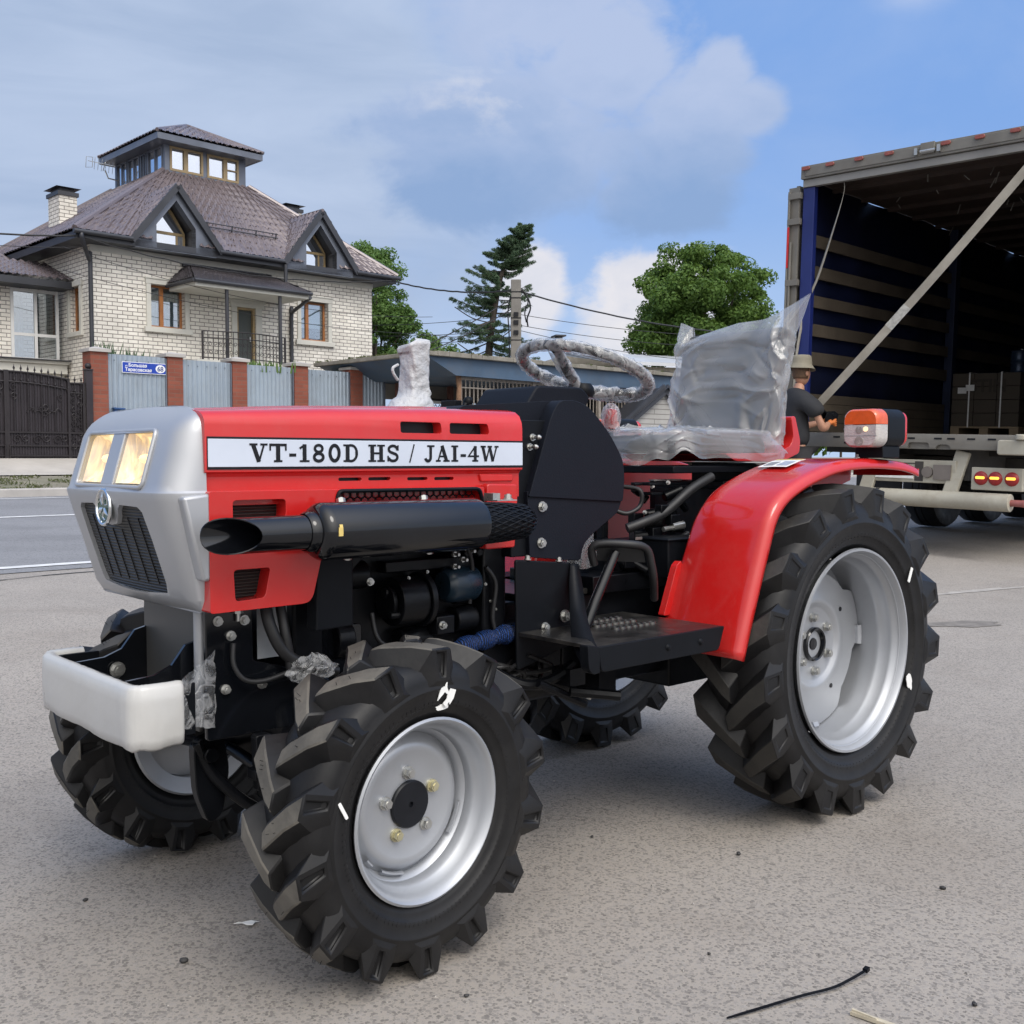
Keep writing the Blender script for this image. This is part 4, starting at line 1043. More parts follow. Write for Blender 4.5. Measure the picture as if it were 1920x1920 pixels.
for x, z in ((1.085, .735), (1.062, .722), (1.040, .740), (1.085, .708)):
    e5 = MB(); e5.cyl((x, .200, z), (x, .208, z), .0065, 6); e5.cyl((x, .208, z), (x, .222, z), .0035, 8); e5.build('injector_nut', M['steel'], TR, 30)
bolts('engine_bolt', [((1.125, .212, .583), (0, 1, 0), .007, .008), ((.93, .192, .53), (0, 1, 0), .008, .008), ((1.35, .268, .70), (0, .3, 0), .006, .006)] + [((x, .192, z), (0, 1, 0), .0028, .003) for x, z in ((1.20, .69), (1.15, .70), (.97, .62), (.955, .60), (.985, .66))], M['steel'], TR)
e6 = MB()
for P_ in ([(1.30, .18, .78), (1.18, .19, .765), (1.08, .185, .775), (1.0, .18, .80)], [(1.08, .20, .78), (1.05, .205, .75), (1.03, .2, .70), (1.03, .19, .62)], [(1.16, .175, .53), (1.10, .19, .522), (1.0, .195, .535), (.93, .195, .545)], [(.99, .2, .70), (.965, .205, .66), (.97, .2, .58), (.95, .2, .52)], [(1.28, .17, .62), (1.27, .185, .56), (1.20, .19, .53)]):
    e6.tube(smooth_path(P_, 6), .0055, 8)
e6.build('fuel_pipe', M['black_rubber'], TR, 60)
fs = MB(); fs.prism(roundpoly([(1.466, .79), (1.385, .79), (1.385, .615), (1.470, .612)], .004), 'xz', .225, .262); fs.build('battery_box', M['black'], TR, 30, bevel=.004)
e7 = MB()
e7.box(.74, .93, -.16, .19, .40, .56); e7.cyl((1.02, .10, .40), (.60, .10, .40), .055, 16); e7.box(1.02, 1.30, -.12, .165, .40, .50); e7.cyl((1.30, .165, .47), (1.05, .165, .47), .03, 12)
e7.box(1.16, 1.22, .10, .18, .42, .54); e7.cyl((1.12, .14, .45), (1.12, .19, .45), .03, 14); e7.box(.52, .72, -.14, .17, .42, .54)
e7.build('gearbox_casing', M['engine'], TR, 35, bevel=.005)
# blue netting sleeve on a hydraulic pipe
m, nt, b, out = new_mat('blue_netting'); tc = nt.nodes.new('ShaderNodeTexCoord')
wv = nd(nt, 'ShaderNodeTexWave', Scale=60.0, Distortion=3.0, Detail=2.0); wv.inputs['Detail Scale'].default_value = 3.0; nt.links.new(tc.outputs['Object'], wv.inputs['Vector'])
r = ramp(nt, [(.35, (.003, .006, .02)), (.65, (.008, .045, .19))]); nt.links.new(wv.outputs['Fac'], r.inputs[0]); nt.links.new(r.outputs[0], b.inputs['Base Color']); b.inputs['Roughness'].default_value = .5
bp = nd(nt, 'ShaderNodeBump', Strength=.8, Distance=.005); nt.links.new(wv.outputs['Fac'], bp.inputs['Height']); nt.links.new(bp.outputs[0], b.inputs['Normal'])
M['blue_net'] = m
bn = MB(); P_ = smooth_path([(1.075, .20, .524), (1.02, .205, .532), (.96, .205, .540), (.90, .205, .544), (.835, .20, .558)], 6)
bn.tube(P_, [.014 + .008 * abs(math.sin(i * .55)) + .003 * random.random() for i in range(len(P_))], 12); bn.build('blue_netting', M['blue_net'], TR, 180)
# underside brackets and hose ends seen below the footplate
ub = MB()
ub.tube(smooth_path([(.98, .22, .46), (.92, .26, .43), (.85, .28, .44), (.80, .29, .47)], 5), .012, 8); ub.box(.78, .83, .25, .31, .42, .46); ub.tube([(.92, .30, .44), (.80, .33, .38)], .010, 8); ub.tube([(.86, .34, .42), (.76, .40, .405)], .012, 8)
ub.box(.60, .66, .16, .24, .36, .52); ub.tube(smooth_path([(1.02, .2, .47), (1.0, .22, .43), (.95, .22, .41), (.90, .22, .43)], 5), .007, 8)
ub.build('underside_linkage', M['engine'], TR, 35)
for i in range(8):
    ub = MB(); ub.tube(smooth_path([Vector((random.uniform(.8, 1.02), random.uniform(.14, .26), random.uniform(.40, .50))) for _ in range(4)], 5), .0055, 6); ub.build('wiring_cable', M['black_rubber'], TR, 60)
us = MB(); us.cyl((.83, .31, .415), (.80, .325, .400), .009, 6); us.cyl((.80, .325, .400), (.785, .333, .393), .006, 8); us.build('linkage_nut', M['steel'], TR, 30)

# ---------------------------------------------------------------- footplate, pedal
for s_ in (1, -1):
    fp_ = MB()
    fp_.box(.50, .925, min(s_ * .17, s_ * .487), max(s_ * .17, s_ * .487), .540, .5485)
    for i in range(3):
        for j in range(7):
            cx = .60 + j * .021 + .008 * (i % 2); cy = s_ * (.245 + i * .055)
            fp_.lathe([(.0125, -.001), (.0100, .0055), (.0075, .0055), (.0062, .0)], 'z', (cx, cy, .5485), 12)
    foot = fp_.build('footplate', M['step'], TR, 30, bevel=.0008, seg=1)
    lip = MB(); lip.prism(roundpoly([(.93, .549), (.50, .549), (.52, .494), (.92, .494)], [.003, .003, .012, .012]), 'xz', s_ * .4875, s_ * .4955); lip.build('footplate_lip', M['black'], foot, 30, bevel=.002)
    lb = MB()
    for x in (.59, .705): lb.lathe([(.0, .006), (.005, .005), (.008, 0)], 'y', (x, .4955, .522), 14) if s_ > 0 else None
    if s_ > 0: lb.build('lip_rivet', M['black'], foot, 40)
    # bracket: upright plate by the engine and flange sweeping out to the footplate
    bk_ = MB(); bk_.prism(roundpoly([(.935, .716), (.760, .698), (.760, .50), (.93, .46)], .008), 'xz', s_ * .232, s_ * .240)
    G = []
    for (xa, xb, y, z) in ((.772, .752, .240, .7005), (.776, .756, .262, .640), (.800, .765, .300, .575), (.850, .790, .365, .535), (.905, .85, .43, .515), (.945, .90, .486, .505)):
        G.append([(xa, s_ * y, z), (xb, s_ * y, z + .004), (xb, s_ * (y + .006), z + .006), (xa, s_ * (y + .006), z + .002)])
    for i in range(len(G) - 1): pass
    br_o = bk_.build('footplate_bracket', M['black'], TR, 30, bevel=.003)
    fl = MB()
    # outer flange: narrow at the top, wide and rounded at the foot
    pts_top = [(.760, .245, .700), (.748, .245, .698)]
    path_in = [(.764, .242, .696), (.783, .258, .644), (.819, .298, .589), (.883, .368, .543), (.940, .450, .514), (.952, .490, .497)]
    path_out = [(.741, .246, .694), (.751, .270, .643), (.784, .315, .588), (.846, .395, .553), (.910, .470, .548), (.930, .4945, .549)]
    G = [[(a[0], s_ * a[1], a[2]) for a in smooth_path([Vector(p) for p in path_in], 4)], [(a[0], s_ * a[1], a[2]) for a in smooth_path([Vector(p) for p in path_out], 4)]]
    fl.grid(G)
    fo_ = fl.build('bracket_flange', M['black'], br_o, 50); sdm = fo_.modifiers.new('thick', 'SOLIDIFY'); sdm.thickness = .007; sdm.offset = 0
    cap = MB(); cap.prism(roundpoly([(.962, .556), (.925, .549), (.925, .494), (.945, .492), (.958, .505)], [.006, .001, .001, .012, .02]), 'xz', s_ * .470, s_ * .4952); cap.build('bracket_corner', M['black'], br_o, 30, bevel=.003)
    if s_ > 0:
        bolts('bracket_bolt', [((x, .236, .717 - (.935 - x) * .10), (0, 0, 1), .0065, .007) for x in (.895, .795)] + [((.845, .2405, .553), (0, 1, 0), .0085, .008)], M['steel'], br_o)
pd = MB(); pd.tube([(.768, .295, .545), (.735, .298, .61), (.668, .30, .722)], [.014, .0125, .0115], 12)
pedal = pd.build('clutch_pedal', M['black_gloss'], TR, 50)
pp = MB(); fr4 = [(.705, .275, .742), (.640, .34, .734), (.592, .345, .690), (.575, .33, .655)]
pp.tube(smooth_path([(.70, .26, .69), (.712, .27, .738), (.66, .33, .742), (.61, .345, .730), (.590, .345, .69), (.575, .34, .65), (.55, .32, .60)], 5), .010, 8)
pp.add([(.70, .268, .735), (.612, .338, .727), (.60, .335, .695), (.692, .262, .70)], [(0, 1, 2, 3)])
po = pp.build('pedal_pad', M['black_rubber'], pedal, 50)
pb = MB(); pb.bolt((.79, .25, .575), (0, 1, 0), .011, .012); pb.build('pedal_bolt', M['steel'], pedal, 30)

# ---------------------------------------------------------------- controls under the seat
hy = MB()
hy.box(.30, .60, -.16, .16, .60, .645); hy.box(.10, .30, -.12, .12, .64, .71); hy.box(-.34, -.05, -.05, .255, .84, .932); hy.box(-.1, .06, -.1, .2, .64, .86); hy.box(.36, .48, -.05, .10, .64, .72); hy.box(-.1, .04, -.14, .14, .78, .88)  # includes a box added to close the bright gap under the seat
for i, (x, y, z) in enumerate(((.40, .11, .735), (.37, .12, .765), (.44, .08, .69), (.36, .13, .72), (.33, .10, .79), (.28, .12, .84), (.46, .13, .66), (.40, .16, .66))): hy.cyl((x, y, z), (x - .05, y + .02, z + .01 * (i % 3)), .020 - .0012 * i, 14)
hy.box(.33, .37, .08, .16, .69, .76)
for k in range(26):
    p = Vector((random.uniform(.20, .34), random.uniform(.02, .17), random.uniform(.62, .88))) if k < 12 else Vector((random.uniform(.30, .56), random.uniform(.02, .17), random.uniform(.61, .72))); d = Vector((random.uniform(-1, 1), random.uniform(-.4, .4), random.uniform(-.5, .5))) * .035
    if k % 3: hy.cyl(p - d, p + d, random.uniform(.005, .012), 10)
    else: hy.box(p.x - .02, p.x + .02, p.y - .012, p.y + .012, p.z - .014, p.z + .014)
hyd = hy.build('hydraulic_valve', M['engine'], TR, 35, bevel=.002)
hh = MB()
hh.tube(smooth_path([(.155, .185, .895), (.24, .18, .86), (.33, .165, .80), (.40, .15, .775), (.44, .13, .76)], 6), .0135, 12)
hh.tube(smooth_path([(.42, .10, .87), (.40, .14, .86), (.40, .14, .82), (.44, .13, .80), (.47, .11, .81)], 6), .006, 8)
hh.tube(smooth_path([(.25, .18, .74), (.30, .18, .72), (.35, .17, .70), (.42, .15, .68)], 6), .009, 8)
hh.tube(smooth_path([(.55, .02, .93), (.555, .03, .86), (.54, .04, .80), (.52, .05, .72), (.50, .06, .66)], 6), .008, 8)
hh.build('hydraulic_hose', M['black_rubber'], TR, 60)
hs_ = MB(); hs_.cyl((.31, .175, .76), (.27, .18, .765), .011, 12); hs_.cyl((.34, .17, .755), (.30, .174, .759), .007, 10); hs_.build('hydraulic_coupling', M['steel'], TR, 30)
hs_ = MB(); hs_.box(.45, .475, .19, .192, .735, .742); hs_.build('brass_tag', M['steel'], TR, 30)
bolts('fitting_bolt', [((x, y, z), (.3, 1, 0), .0045, .006) for x, y, z in ((.33, .12, .87), (.36, .12, .80), (.50, .05, .70), (.30, .15, .88), (.42, .16, .71), (.30, .17, .68))], M['steel'], TR)
hs_ = MB(); hs_.box(.20, .32, .10, .118, .884, .888); hs_.build('bright_rod', M['steel'], TR, 30)
lv_ = MB(); lv_.box(.16, .35, .06, .13, .872, .880); lv_.box(.18, .33, .07, .12, .845, .853); lv_.tube([(.35, .1, .876), (.38, .1, .876)], .005, 6); lv_.beam((.24, .12, .85), (.24, .12, .70), .02, .008)
lv_.build('control_lever_rack', M['black'], TR, 30, bevel=.002)
bxo = MB(); bxo.prism(roundpoly([(.415, .735), (.262, .735), (.262, .635), (.412, .632)], .006), 'xz', .155, .25); bxo.box(.258, .420, .150, .256, .731, .739); bxo.build('tool_box', M['black'], TR, 30, bevel=.004)
sp0 = MB(); sp0.beam((.33, -.10, .93), (.33, -.10, .62), .03, .03); sp0.box(-.16, .30, -.17, .17, .905, .925); sp0.beam((.42, .02, .935), (.36, -.04, .87), .025, .015); sp0.beam((.36, -.04, .87), (.36, -.04, .63), .025, .015); sp0.box(.42, .62, -.30, .12, .595, .615)
sp0.build('seat_frame', M['black'], TR, 30, bevel=.003)
tn = MB(); tn.box(.40, .82, -.20, .14, .600, .615); tn.build('tunnel_plate', M['step'], TR, 30, bevel=.003)
bo = MB(); G = []
for i in range(12):
    t = i / 11; z = .665 + .20 * t; r_ = [.055, .06, .062, .058, .05, .046, .044, .042, .04, .038, .034, .02][i]
    G.append([(.60 - .02 * t + (r_ * (1 - .3 * random.random())) * math.cos(2 * math.pi * k / 18), .10 + r_ * .8 * (1 - .3 * random.random()) * math.sin(2 * math.pi * k / 18), z) for k in range(18)])
bo.grid(G, True); bo.build('plastic_boot', M['film'], TR, 25)
bl = MB(); bl.tube([(.62, .09, .60), (.585, .10, .90)], .010, 8); bl.build('shift_lever', M['black'], TR, 50)

# ---------------------------------------------------------------- fenders and lamps
FP = [(.482, .470), (.455, .545), (.425, .625), (.394, .705), (.366, .775), (.352, .803), (.330, .832), (.29, .862), (.23, .889), (.16, .911), (.08, .930), (.0, .940), (-.10, .944), (-.20, .942), (-.285, .936), (-.345, .926), (-.375, .918)]
fpath = smooth_path([Vector((x, 0, z)) for x, z in FP], 3)
def fend(s_):
    b_ = MB(); G = []
    for i, p in enumerate(fpath):
        d = (fpath[min(i + 1, len(fpath) - 1)] - fpath[max(i - 1, 0)]).normalized(); inn = Vector((d.z, 0, -d.x))
        if inn.dot(Vector((0, 0, .44)) - p) < 0: inn = -inn
        cr = .006 * math.sin(math.pi * min(1, i / 16.0)) if i < 16 else 0
        yi = .300 - .032 * max(0.0, 1 - i / 20.0)
        row = [(yi, .028), (yi, .010), (yi + .004, .003), (yi + .012, .0), (.36, -cr * .6), (.41, -cr), (.46, -cr * .6), (.495, .0), (.508, .002), (.516, .008), (.5195, .018), (.520, .026)]
        G.append([tuple(p + inn * h + Vector((0, s_ * y, 0))) for y, h in row])
    b_.grid(G)
    o = b_.build('fender', M['red'], TR, 50)
    sd = o.modifiers.new('thick', 'SOLIDIFY'); sd.thickness = .004; sd.offset = 0
    ib = MB()
    ins = [(p.x, p.z - .004) for p in fpath[12:]]
    low_ = [(-.37, .880), (-.30, .862), (-.15, .845), (.0, .82), (.08, .70), (.18, .60), (.28, .56), (.36, .60), (.36, .70)]
    if s_ < 0: low_ = [(-.37, .880), (-.32, .75), (-.22, .66), (-.05, .60), (.15, .56), (.40, .56), (.43, .60)]
    ib.prism(ins + [(a[0], a[1]) for a in low_], 'xz', s_ * .298, s_ * .302) if s_ < 0 else ib.prism(ins + low_[:4] + [(.08, .86), (.2, .86), (.30, .80)], 'xz', s_ * .298, s_ * .302)
    ib.build('fender_inner', M['red_plain'], o, 0)
    tabz = MB(); tabz.box(-.377, -.372, min(s_ * .31, s_ * .517), max(s_ * .31, s_ * .517), .896, .916); tabz.build('fender_end', M['red'], o, 0)
    return o
fL = fend(1); fR = fend(-1)
fL['label'] = 'near side red fender with a warning sticker'
fR['label'] = 'far side red fender behind the seat'
fs_ = MB(); fs_.prism(roundpoly([(.455, .548), (.478, .548), (.428, .672), (.41, .685), (.40, .65)], .006), 'xz', .270, .290); fs_.build('fender_stiffener', M['red'], fL, 0, bevel=.001)
sk = MB()
def fz(x): return float(np.interp(x, [q[0] for q in FP[::-1]], [q[1] for q in FP[::-1]]))
for (x0, x1, y0, y1, mm, nm, hh_) in ((.185, .125, .330, .405, 'paper', 'warning_sticker', .0032), (.185, .170, .330, .405, 'yellow_tag', 'sticker_band', .0042)):
    pass
def stick(name, x0, x1, y0, y1, h, m):
    b_ = MB(); G = []
    for i in range(5):
        x = x0 + (x1 - x0) * i / 4; G.append([(x, y, fz(x) + h + .004 * math.sin(math.pi * (y - .3) / .2)) for y in np.linspace(y0, y1, 6)])
    b_.grid(G); o = b_.build(name, m, fL, 0); sd = o.modifiers.new('thick', 'SOLIDIFY'); sd.thickness = .0006; return o
stick('warning_sticker', .150, .060, .335, .425, .0070, M['paper'])
stick('sticker_band', .075, .062, .338, .422, .0082, M['yellow_tag'])
stick('sticker_print', .138, .100, .345, .375, .0082, simple('sticker_grey', (.22, .23, .25), .7, 0, .5, 120))
stick('sticker_print', .138, .095, .385, .418, .0082, simple('sticker_blue', (.30, .33, .40), .7, 0, .4, 120))

M['amber'] = simple('amber_lens', (.60, .085, .012), .12, 0, .12, 60, .1, 300, coat=.6, emit=((1, .18, .02), .05))
M['clear'] = simple('white_lens', (.50, .47, .45), .12, 0, .14, 40, .25, 220, coat=.6)
M['redlens'] = simple('red_lens', (.55, .015, .012), .12, 0, .15, 60, coat=.6)
def lampset(s_):
    e = empty('fender_lamp', parent=TR); e.location = (-.118, s_ * .492, .945)
    h = MB(); h.prism(rrect(.106, .108, .030, 8, 0, .083), 'yz', -.128, -.030); hs = h.build('lamp_housing', M['black'], e, 40, bevel=.006, seg=3)
    st_ = MB(); st_.box(-.115, -.025, -.042, .042, .002, .034); st_.build('lamp_bracket', M['black'], e, 30, bevel=.002)
    bb = MB(); bb.bolt((-.105, .030, .002), (0, 0, 1), .007, .008); bb.bolt((-.030, -.035, .002), (0, 0, 1), .007, .008); bb.build('lamp_bolt', M['steel'], e, 30)
    # lens: amber upper third, clear lower part
    def lens(z0, z1, x0, x1, mat, name):
        G = []
        poly = [p for p in rrect(.106, .108, .030, 8, 0, .083)]
        b_ = MB()
        P = [(y, min(max(z, z0), z1)) for y, z in poly]
        Q = []
        for p in P:
            if not Q or (abs(p[0] - Q[-1][0]) + abs(p[1] - Q[-1][1])) > 1e-5: Q.append(p)
        cy, cz = 0, .083; n = len(Q)
        lay = [(x0, 1.0), (x0 + (x1 - x0) * .7, .985), (x0 + (x1 - x0) * .92, .95), (x1, .88)]
        for x, k in lay:
            G.append([(x, cy + (y - cy) * k, (z if z in (z0, z1) and z0 < z < z1 else max(z0, min(z1, cz + (z - cz) * k)))) for y, z in Q])
        b_.grid(G, True); b_.F.append(tuple((len(G) - 1) * n + k for k in range(n))); b_.F.append(tuple(range(n - 1, -1, -1)))
        return b_.build(name, mat, e, 40)
    lens(.0935, .136, -.029, .022, M['amber'], 'amber_lens')
    lens(.030, .0925, -.029, .022, M['clear'], 'clear_lens')
    bu = MB(); bu.lathe([(0, .0), (.010, 0), (.010, .0012), (0, .0012)], 'x', (.0222, -.003, .078), 14); bu.lathe([(0, .0), (.013, 0), (.013, .0012), (0, .0012)], 'x', (.0222, -.003, .047), 16); bu.build('lamp_bulb', simple('bulb_grey', (.40, .37, .34), .25, .3, .2, 60), e, 40)
    gw = MB(); gw.lathe([(0, .0), (.007, 0), (.007, .0012), (0, .0012)], 'x', (.0224, .017, .080), 12); gw.build('lit_bulb', simple('lamp_glow', (.95, .85, .6), .3, 0, .05, emit=((1, .72, .36), .75)), e, 40)
    sc_ = MB()
    for y in (-.046, .043): sc_.lathe([(0, .002), (.0055, .0015), (.006, 0)], 'x', (.0175, y, .081), 10)
    sc_.box(.0150, .0225, -.049, .049, .0615, .0628); sc_.build('lens_screw', M['steel'], e, 30)
    r1 = MB(); r1.prism(rrect(.094, .096, .022, 6, 0, .083), 'yz', -.150, -.1285); r1.build('tail_lens', M['redlens'], e, 40, bevel=.006, seg=2)
    return e
lampset(1)['label'] = 'near side fender lamp with lit bulb'; lampset(-1)['label'] = 'far side fender lamp behind the seat'

# ---------------------------------------------------------------- seat in its plastic cover
sc_ = MB()
sc_.prism(roundpoly([(.29, .965), (.30, .995), (.26, 1.012), (.05, 1.006), (-.10, 1.012), (-.12, .96)], .02), 'xz', -.20, .175)
seat = sc_.build('seat_cushion', M['seat'], TR, 40, bevel=.03, seg=4)
sbk = MB(); sbk.prism(roundpoly([(-.155, 1.015), (-.215, 1.325), (-.225, 1.345), (-.25, 1.34), (-.210, 1.01)], .02), 'xz', -.222, .160)
sbk.build('seat_back', M['seat'], TR, 40, bevel=.035, seg=4)
sp1 = MB(); sp1.prism(roundpoly([(.10, .960), (.05, .938), (-.18, .935), (-.27, .962), (-.275, 1.00), (-.245, 1.075), (-.225, 1.07), (-.238, 1.01), (-.225, .985), (-.16, .962)], .012), 'xz', -.205, .188)
sp1.build('seat_pan', M['red'], TR, 40, bevel=.012, seg=3)
cv = MB(); rs = random.Random(4)
def creases(n, y0, y1, z0, z1, seed, lmin=.06, lmax=.24):
    q = random.Random(seed); out = []
    for _ in range(n):
        y, z = q.uniform(y0, y1), q.uniform(z0, z1); a = q.choice((.9, 2.2, 1.45, .4, 2.7)) + q.uniform(-.35, .35); l = q.uniform(lmin, lmax)
        out.append((y, z, math.cos(a), math.sin(a), l / 2, q.uniform(.004, .010), q.uniform(.006, .017) * q.choice((1, 1, -.8))))
    return out
def relief(cr, y, z):
    h = 0.0
    for (cy, cz, ca, sa, hl_, w_, am) in cr:
        u = (y - cy) * ca + (z - cz) * sa; v_ = -(y - cy) * sa + (z - cz) * ca + .18 * u * u / hl_
        if abs(u) < hl_ and abs(v_) < 4 * w_: h += am * math.exp(-abs(v_) / w_) * (1 - (u / hl_) ** 2)
    return h
CRB = creases(58, -.24, .20, .99, 1.37, 12); CRC = creases(60, -1.5, 1.5, 0, 1, 5, .25, .8)
G = []      # over the backrest: rings from the hem up to the gathered top edge
nr = 84; nc = 220
for i in range(nr):
    t = i / (nr - 1); row = []
    for k in range(nc):
        a = 2 * math.pi * k / nc; cx, cy = math.cos(a), math.sin(a)
        fx = math.copysign(abs(cx) ** .35, cx); fy = math.copysign(abs(cy) ** .35, cy)
        zb = .985 + .382 * t
        th = (.056 if fx > 0 else .026) * (1 - max(0, (t - .84) / .16) ** 1.5 * .94)
        hwid = .216 - .006 * math.sin(3 * t) + (.012 * max(0, .25 - t) if fy > 0 else 0)
        top = max(0, (t - .84) / .16)
        y = fy * (hwid + (.046 * top ** 1.3 if fy > 0 else .012 * top)) - .024
        lean = -.170 - .072 * t
        z = zb + top * (.006 + .072 * max(0, (y - .06) / .20) ** 1.25 + .012 * max(0, (-y - .20) / .03) - .034 * max(0, (-y - .02) / .18) * (y > -.20))
        fold = .006 * math.sin(y * 15 + t * 5 + 1.5 * math.sin(t * 4)) + relief(CRB, y, z)
        x = lean + fx * th + fold * (fx > 0) * min(1, max(0, abs(fx) * 1.6 - .3))
        row.append((x, y + .003 * math.sin(t * 17 + 4 * fx) + (relief(CRB, x * 1.5 + .25, z) * .8 if abs(fy) > .9 else 0), z))
    G.append(row)
cv.grid(G, True)
cov = cv.build('plastic_cover', M['film'], TR, 180)
cv = MB(); G = []
for i in range(44):        # over the cushion, hanging in a loose hem
    t = i / 43; row = []
    for k in range(240):
        a = 2 * math.pi * k / 240; cx, cy = math.cos(a), math.sin(a)
        fx = math.copysign(abs(cx) ** .45, cx); fy = math.copysign(abs(cy) ** .45, cy)
        if t < .45:
            q = t / .45; s1 = .10 + .90 * q; z = 1.034 + .004 * math.sin(9 * a) * q - .014 * q ** 4
        else:
            q = (t - .45) / .55; s1 = 1.0 + .03 * q + .035 * q * math.sin(6 * a + 1) + .015 * q * math.sin(17 * a); z = 1.020 - q * (.074 + .014 * math.sin(4 * a + .6) + .008 * math.sin(11 * a))
        rl = relief(CRC, (a if a < math.pi else a - 2 * math.pi) * .48, t)
        x = .09 + fx * .258 * (s1 + rl * 1.5 * (t > .4)); y = fy * .222 * (s1 + rl * 1.5 * (t > .4)) - .012
        if t > .45 and cx < -.3: x -= .06 * q; z += .010 * q
        row.append((x, y, z + rl * (t <= .5)))
    G.append(row)
cv.grid(G, True); cv.build('plastic_cover', M['film'], TR, 60)
# ================================================================== buildings across the street
def mat_brick(name, c1, c2, mortar, bw, rh, ms, plane='xy', var=.5, bump=.4, dirt=None):
    m, nt, b, out = new_mat(name)
    tc = nt.nodes.new('ShaderNodeTexCoord'); sp = nt.nodes.new('ShaderNodeSeparateXYZ'); nt.links.new(tc.outputs['Object'], sp.inputs[0])
    cb = nt.nodes.new('ShaderNodeCombineXYZ')
    nt.links.new(math_(nt, 'ADD', sp.outputs[0], sp.outputs[1]), cb.inputs[0]); nt.links.new(sp.outputs[2], cb.inputs[1])
    br = nt.nodes.new('ShaderNodeTexBrick'); br.offset = .5
    for k, v in (('Scale', 1.0), ('Brick Width', bw), ('Row Height', rh), ('Mortar Size', ms), ('Mortar Smooth', .15), ('Bias', 0.0)): br.inputs[k].default_value = v
    br.inputs['Color1'].default_value = c4(c1); br.inputs['Color2'].default_value = c4(c2); br.inputs['Mortar'].default_value = c4(mortar)
    nt.links.new(cb.outputs[0], br.inputs['Vector'])
    no = nd(nt, 'ShaderNodeTexNoise', Scale=1.1, Detail=6.0, Roughness=.65); nt.links.new(tc.outputs['Object'], no.inputs['Vector'])
    rp = ramp(nt, [(.3, .82), (.7, 1.1)]); nt.links.new(no.outputs['Fac'], rp.inputs[0])
    col = mixc(nt, 1.0, br.outputs['Color'], rp.outputs[0], 'MULTIPLY')
    if dirt:
        n2 = nd(nt, 'ShaderNodeTexNoise', Scale=dirt[1], Detail=6.0, Roughness=.7); nt.links.new(tc.outputs['Object'], n2.inputs['Vector'])
        r2 = ramp(nt, [(dirt[2], 0.0), (dirt[2] + .03, .9)]); nt.links.new(n2.outputs['Fac'], r2.inputs[0]); col = mixc(nt, r2.outputs[0], col, dirt[0])
    nt.links.new(col, b.inputs['Base Color']); b.inputs['Roughness'].default_value = .8; b.inputs['Specular IOR Level'].default_value = .3
    bp = nd(nt, 'ShaderNodeBump', Strength=bump, Distance=.01); bp.invert = True; nt.links.new(br.outputs['Fac'], bp.inputs['Height']); nt.links.new(bp.outputs[0], b.inputs['Normal'])
    return m
M['brick_w'] = mat_brick('cream_brick', (.82, .785, .715), (.70, .665, .60), (.22, .20, .18), .25, .095, .0095)
M['brick_r'] = mat_brick('red_brick', (.27, .085, .055), (.22, .068, .045), (.20, .10, .075), .26, .085, .008, dirt=((.55, .47, .43), 5.0, .715))
M['tile'] = simple('roof_metal_tile', (.155, .128, .134), .27, .12, .14, .8, .05, 40, spec=.55)
M['tile_dark'] = simple('roof_metal_dark', (.050, .044, .048), .42, .1, .2, 1.2)
M['grey_metal'] = simple('grey_sheet_metal', (.135, .150, .185), .42, .3, .22, 1.6, .05, 6)
M['dark_metal'] = simple('dark_sheet_metal', (.040, .042, .050), .45, .2, .25, 1.5)
M['stone'] = simple('pale_stone', (.56, .55, .50), .75, 0, .08, 2, .15, 30)
M['wood_o'] = simple('orange_wood', (.34, .135, .042), .42, 0, .2, 5)
M['wood_t'] = simple('tan_wood', (.30, .22, .115), .5, 0, .2, 5)
M['pvc'] = simple('white_frame', (.66, .66, .65), .4, 0, .05, 4)
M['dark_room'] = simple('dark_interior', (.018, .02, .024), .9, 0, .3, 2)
M['curtain'] = simple('pale_curtain', (.42, .46, .48), .8, 0, .35, 5)
M['blind_or_sheen'] = simple('grey_blind', (.44, .53, .60), .8, 0, .05, 6)
M['iron'] = simple('wrought_iron', (.022, .018, .020), .5, .2, .2, 5)
M['gate'] = simple('gate_sheet', (.026, .021, .026), .5, .15, .2, 3)
def mat_glass(name, refl, tint):
    m = bpy.data.materials.new(name); m.use_nodes = True; nt = m.node_tree; nt.nodes.clear()
    out = nt.nodes.new('ShaderNodeOutputMaterial'); tr = nt.nodes.new('ShaderNodeBsdfTransparent'); tr.inputs[0].default_value = c4(tint)
    gl = nt.nodes.new('ShaderNodeBsdfGlossy'); gl.inputs['Roughness'].default_value = .02; gl.inputs[0].default_value = (.95, .97, 1, 1)
    tc = nt.nodes.new('ShaderNodeTexCoord'); no = nd(nt, 'ShaderNodeTexNoise', Scale=1.3, Detail=2.0); nt.links.new(tc.outputs['Object'], no.inputs['Vector'])
    bp = nd(nt, 'ShaderNodeBump', Strength=.05, Distance=.05); nt.links.new(no.outputs['Fac'], bp.inputs['Height']); nt.links.new(bp.outputs[0], gl.inputs['Normal'])
    mx = nt.nodes.new('ShaderNodeMixShader'); mx.inputs[0].default_value = refl
    nt.links.new(tr.outputs[0], mx.inputs[1]); nt.links.new(gl.outputs[0], mx.inputs[2]); nt.links.new(mx.outputs[0], out.inputs[0]); return m
M['glass'] = mat_glass('window_glass', .30, (.80, .86, .88))
M['glass_sky'] = mat_glass('window_glass_reflecting', .78, (.5, .6, .7))

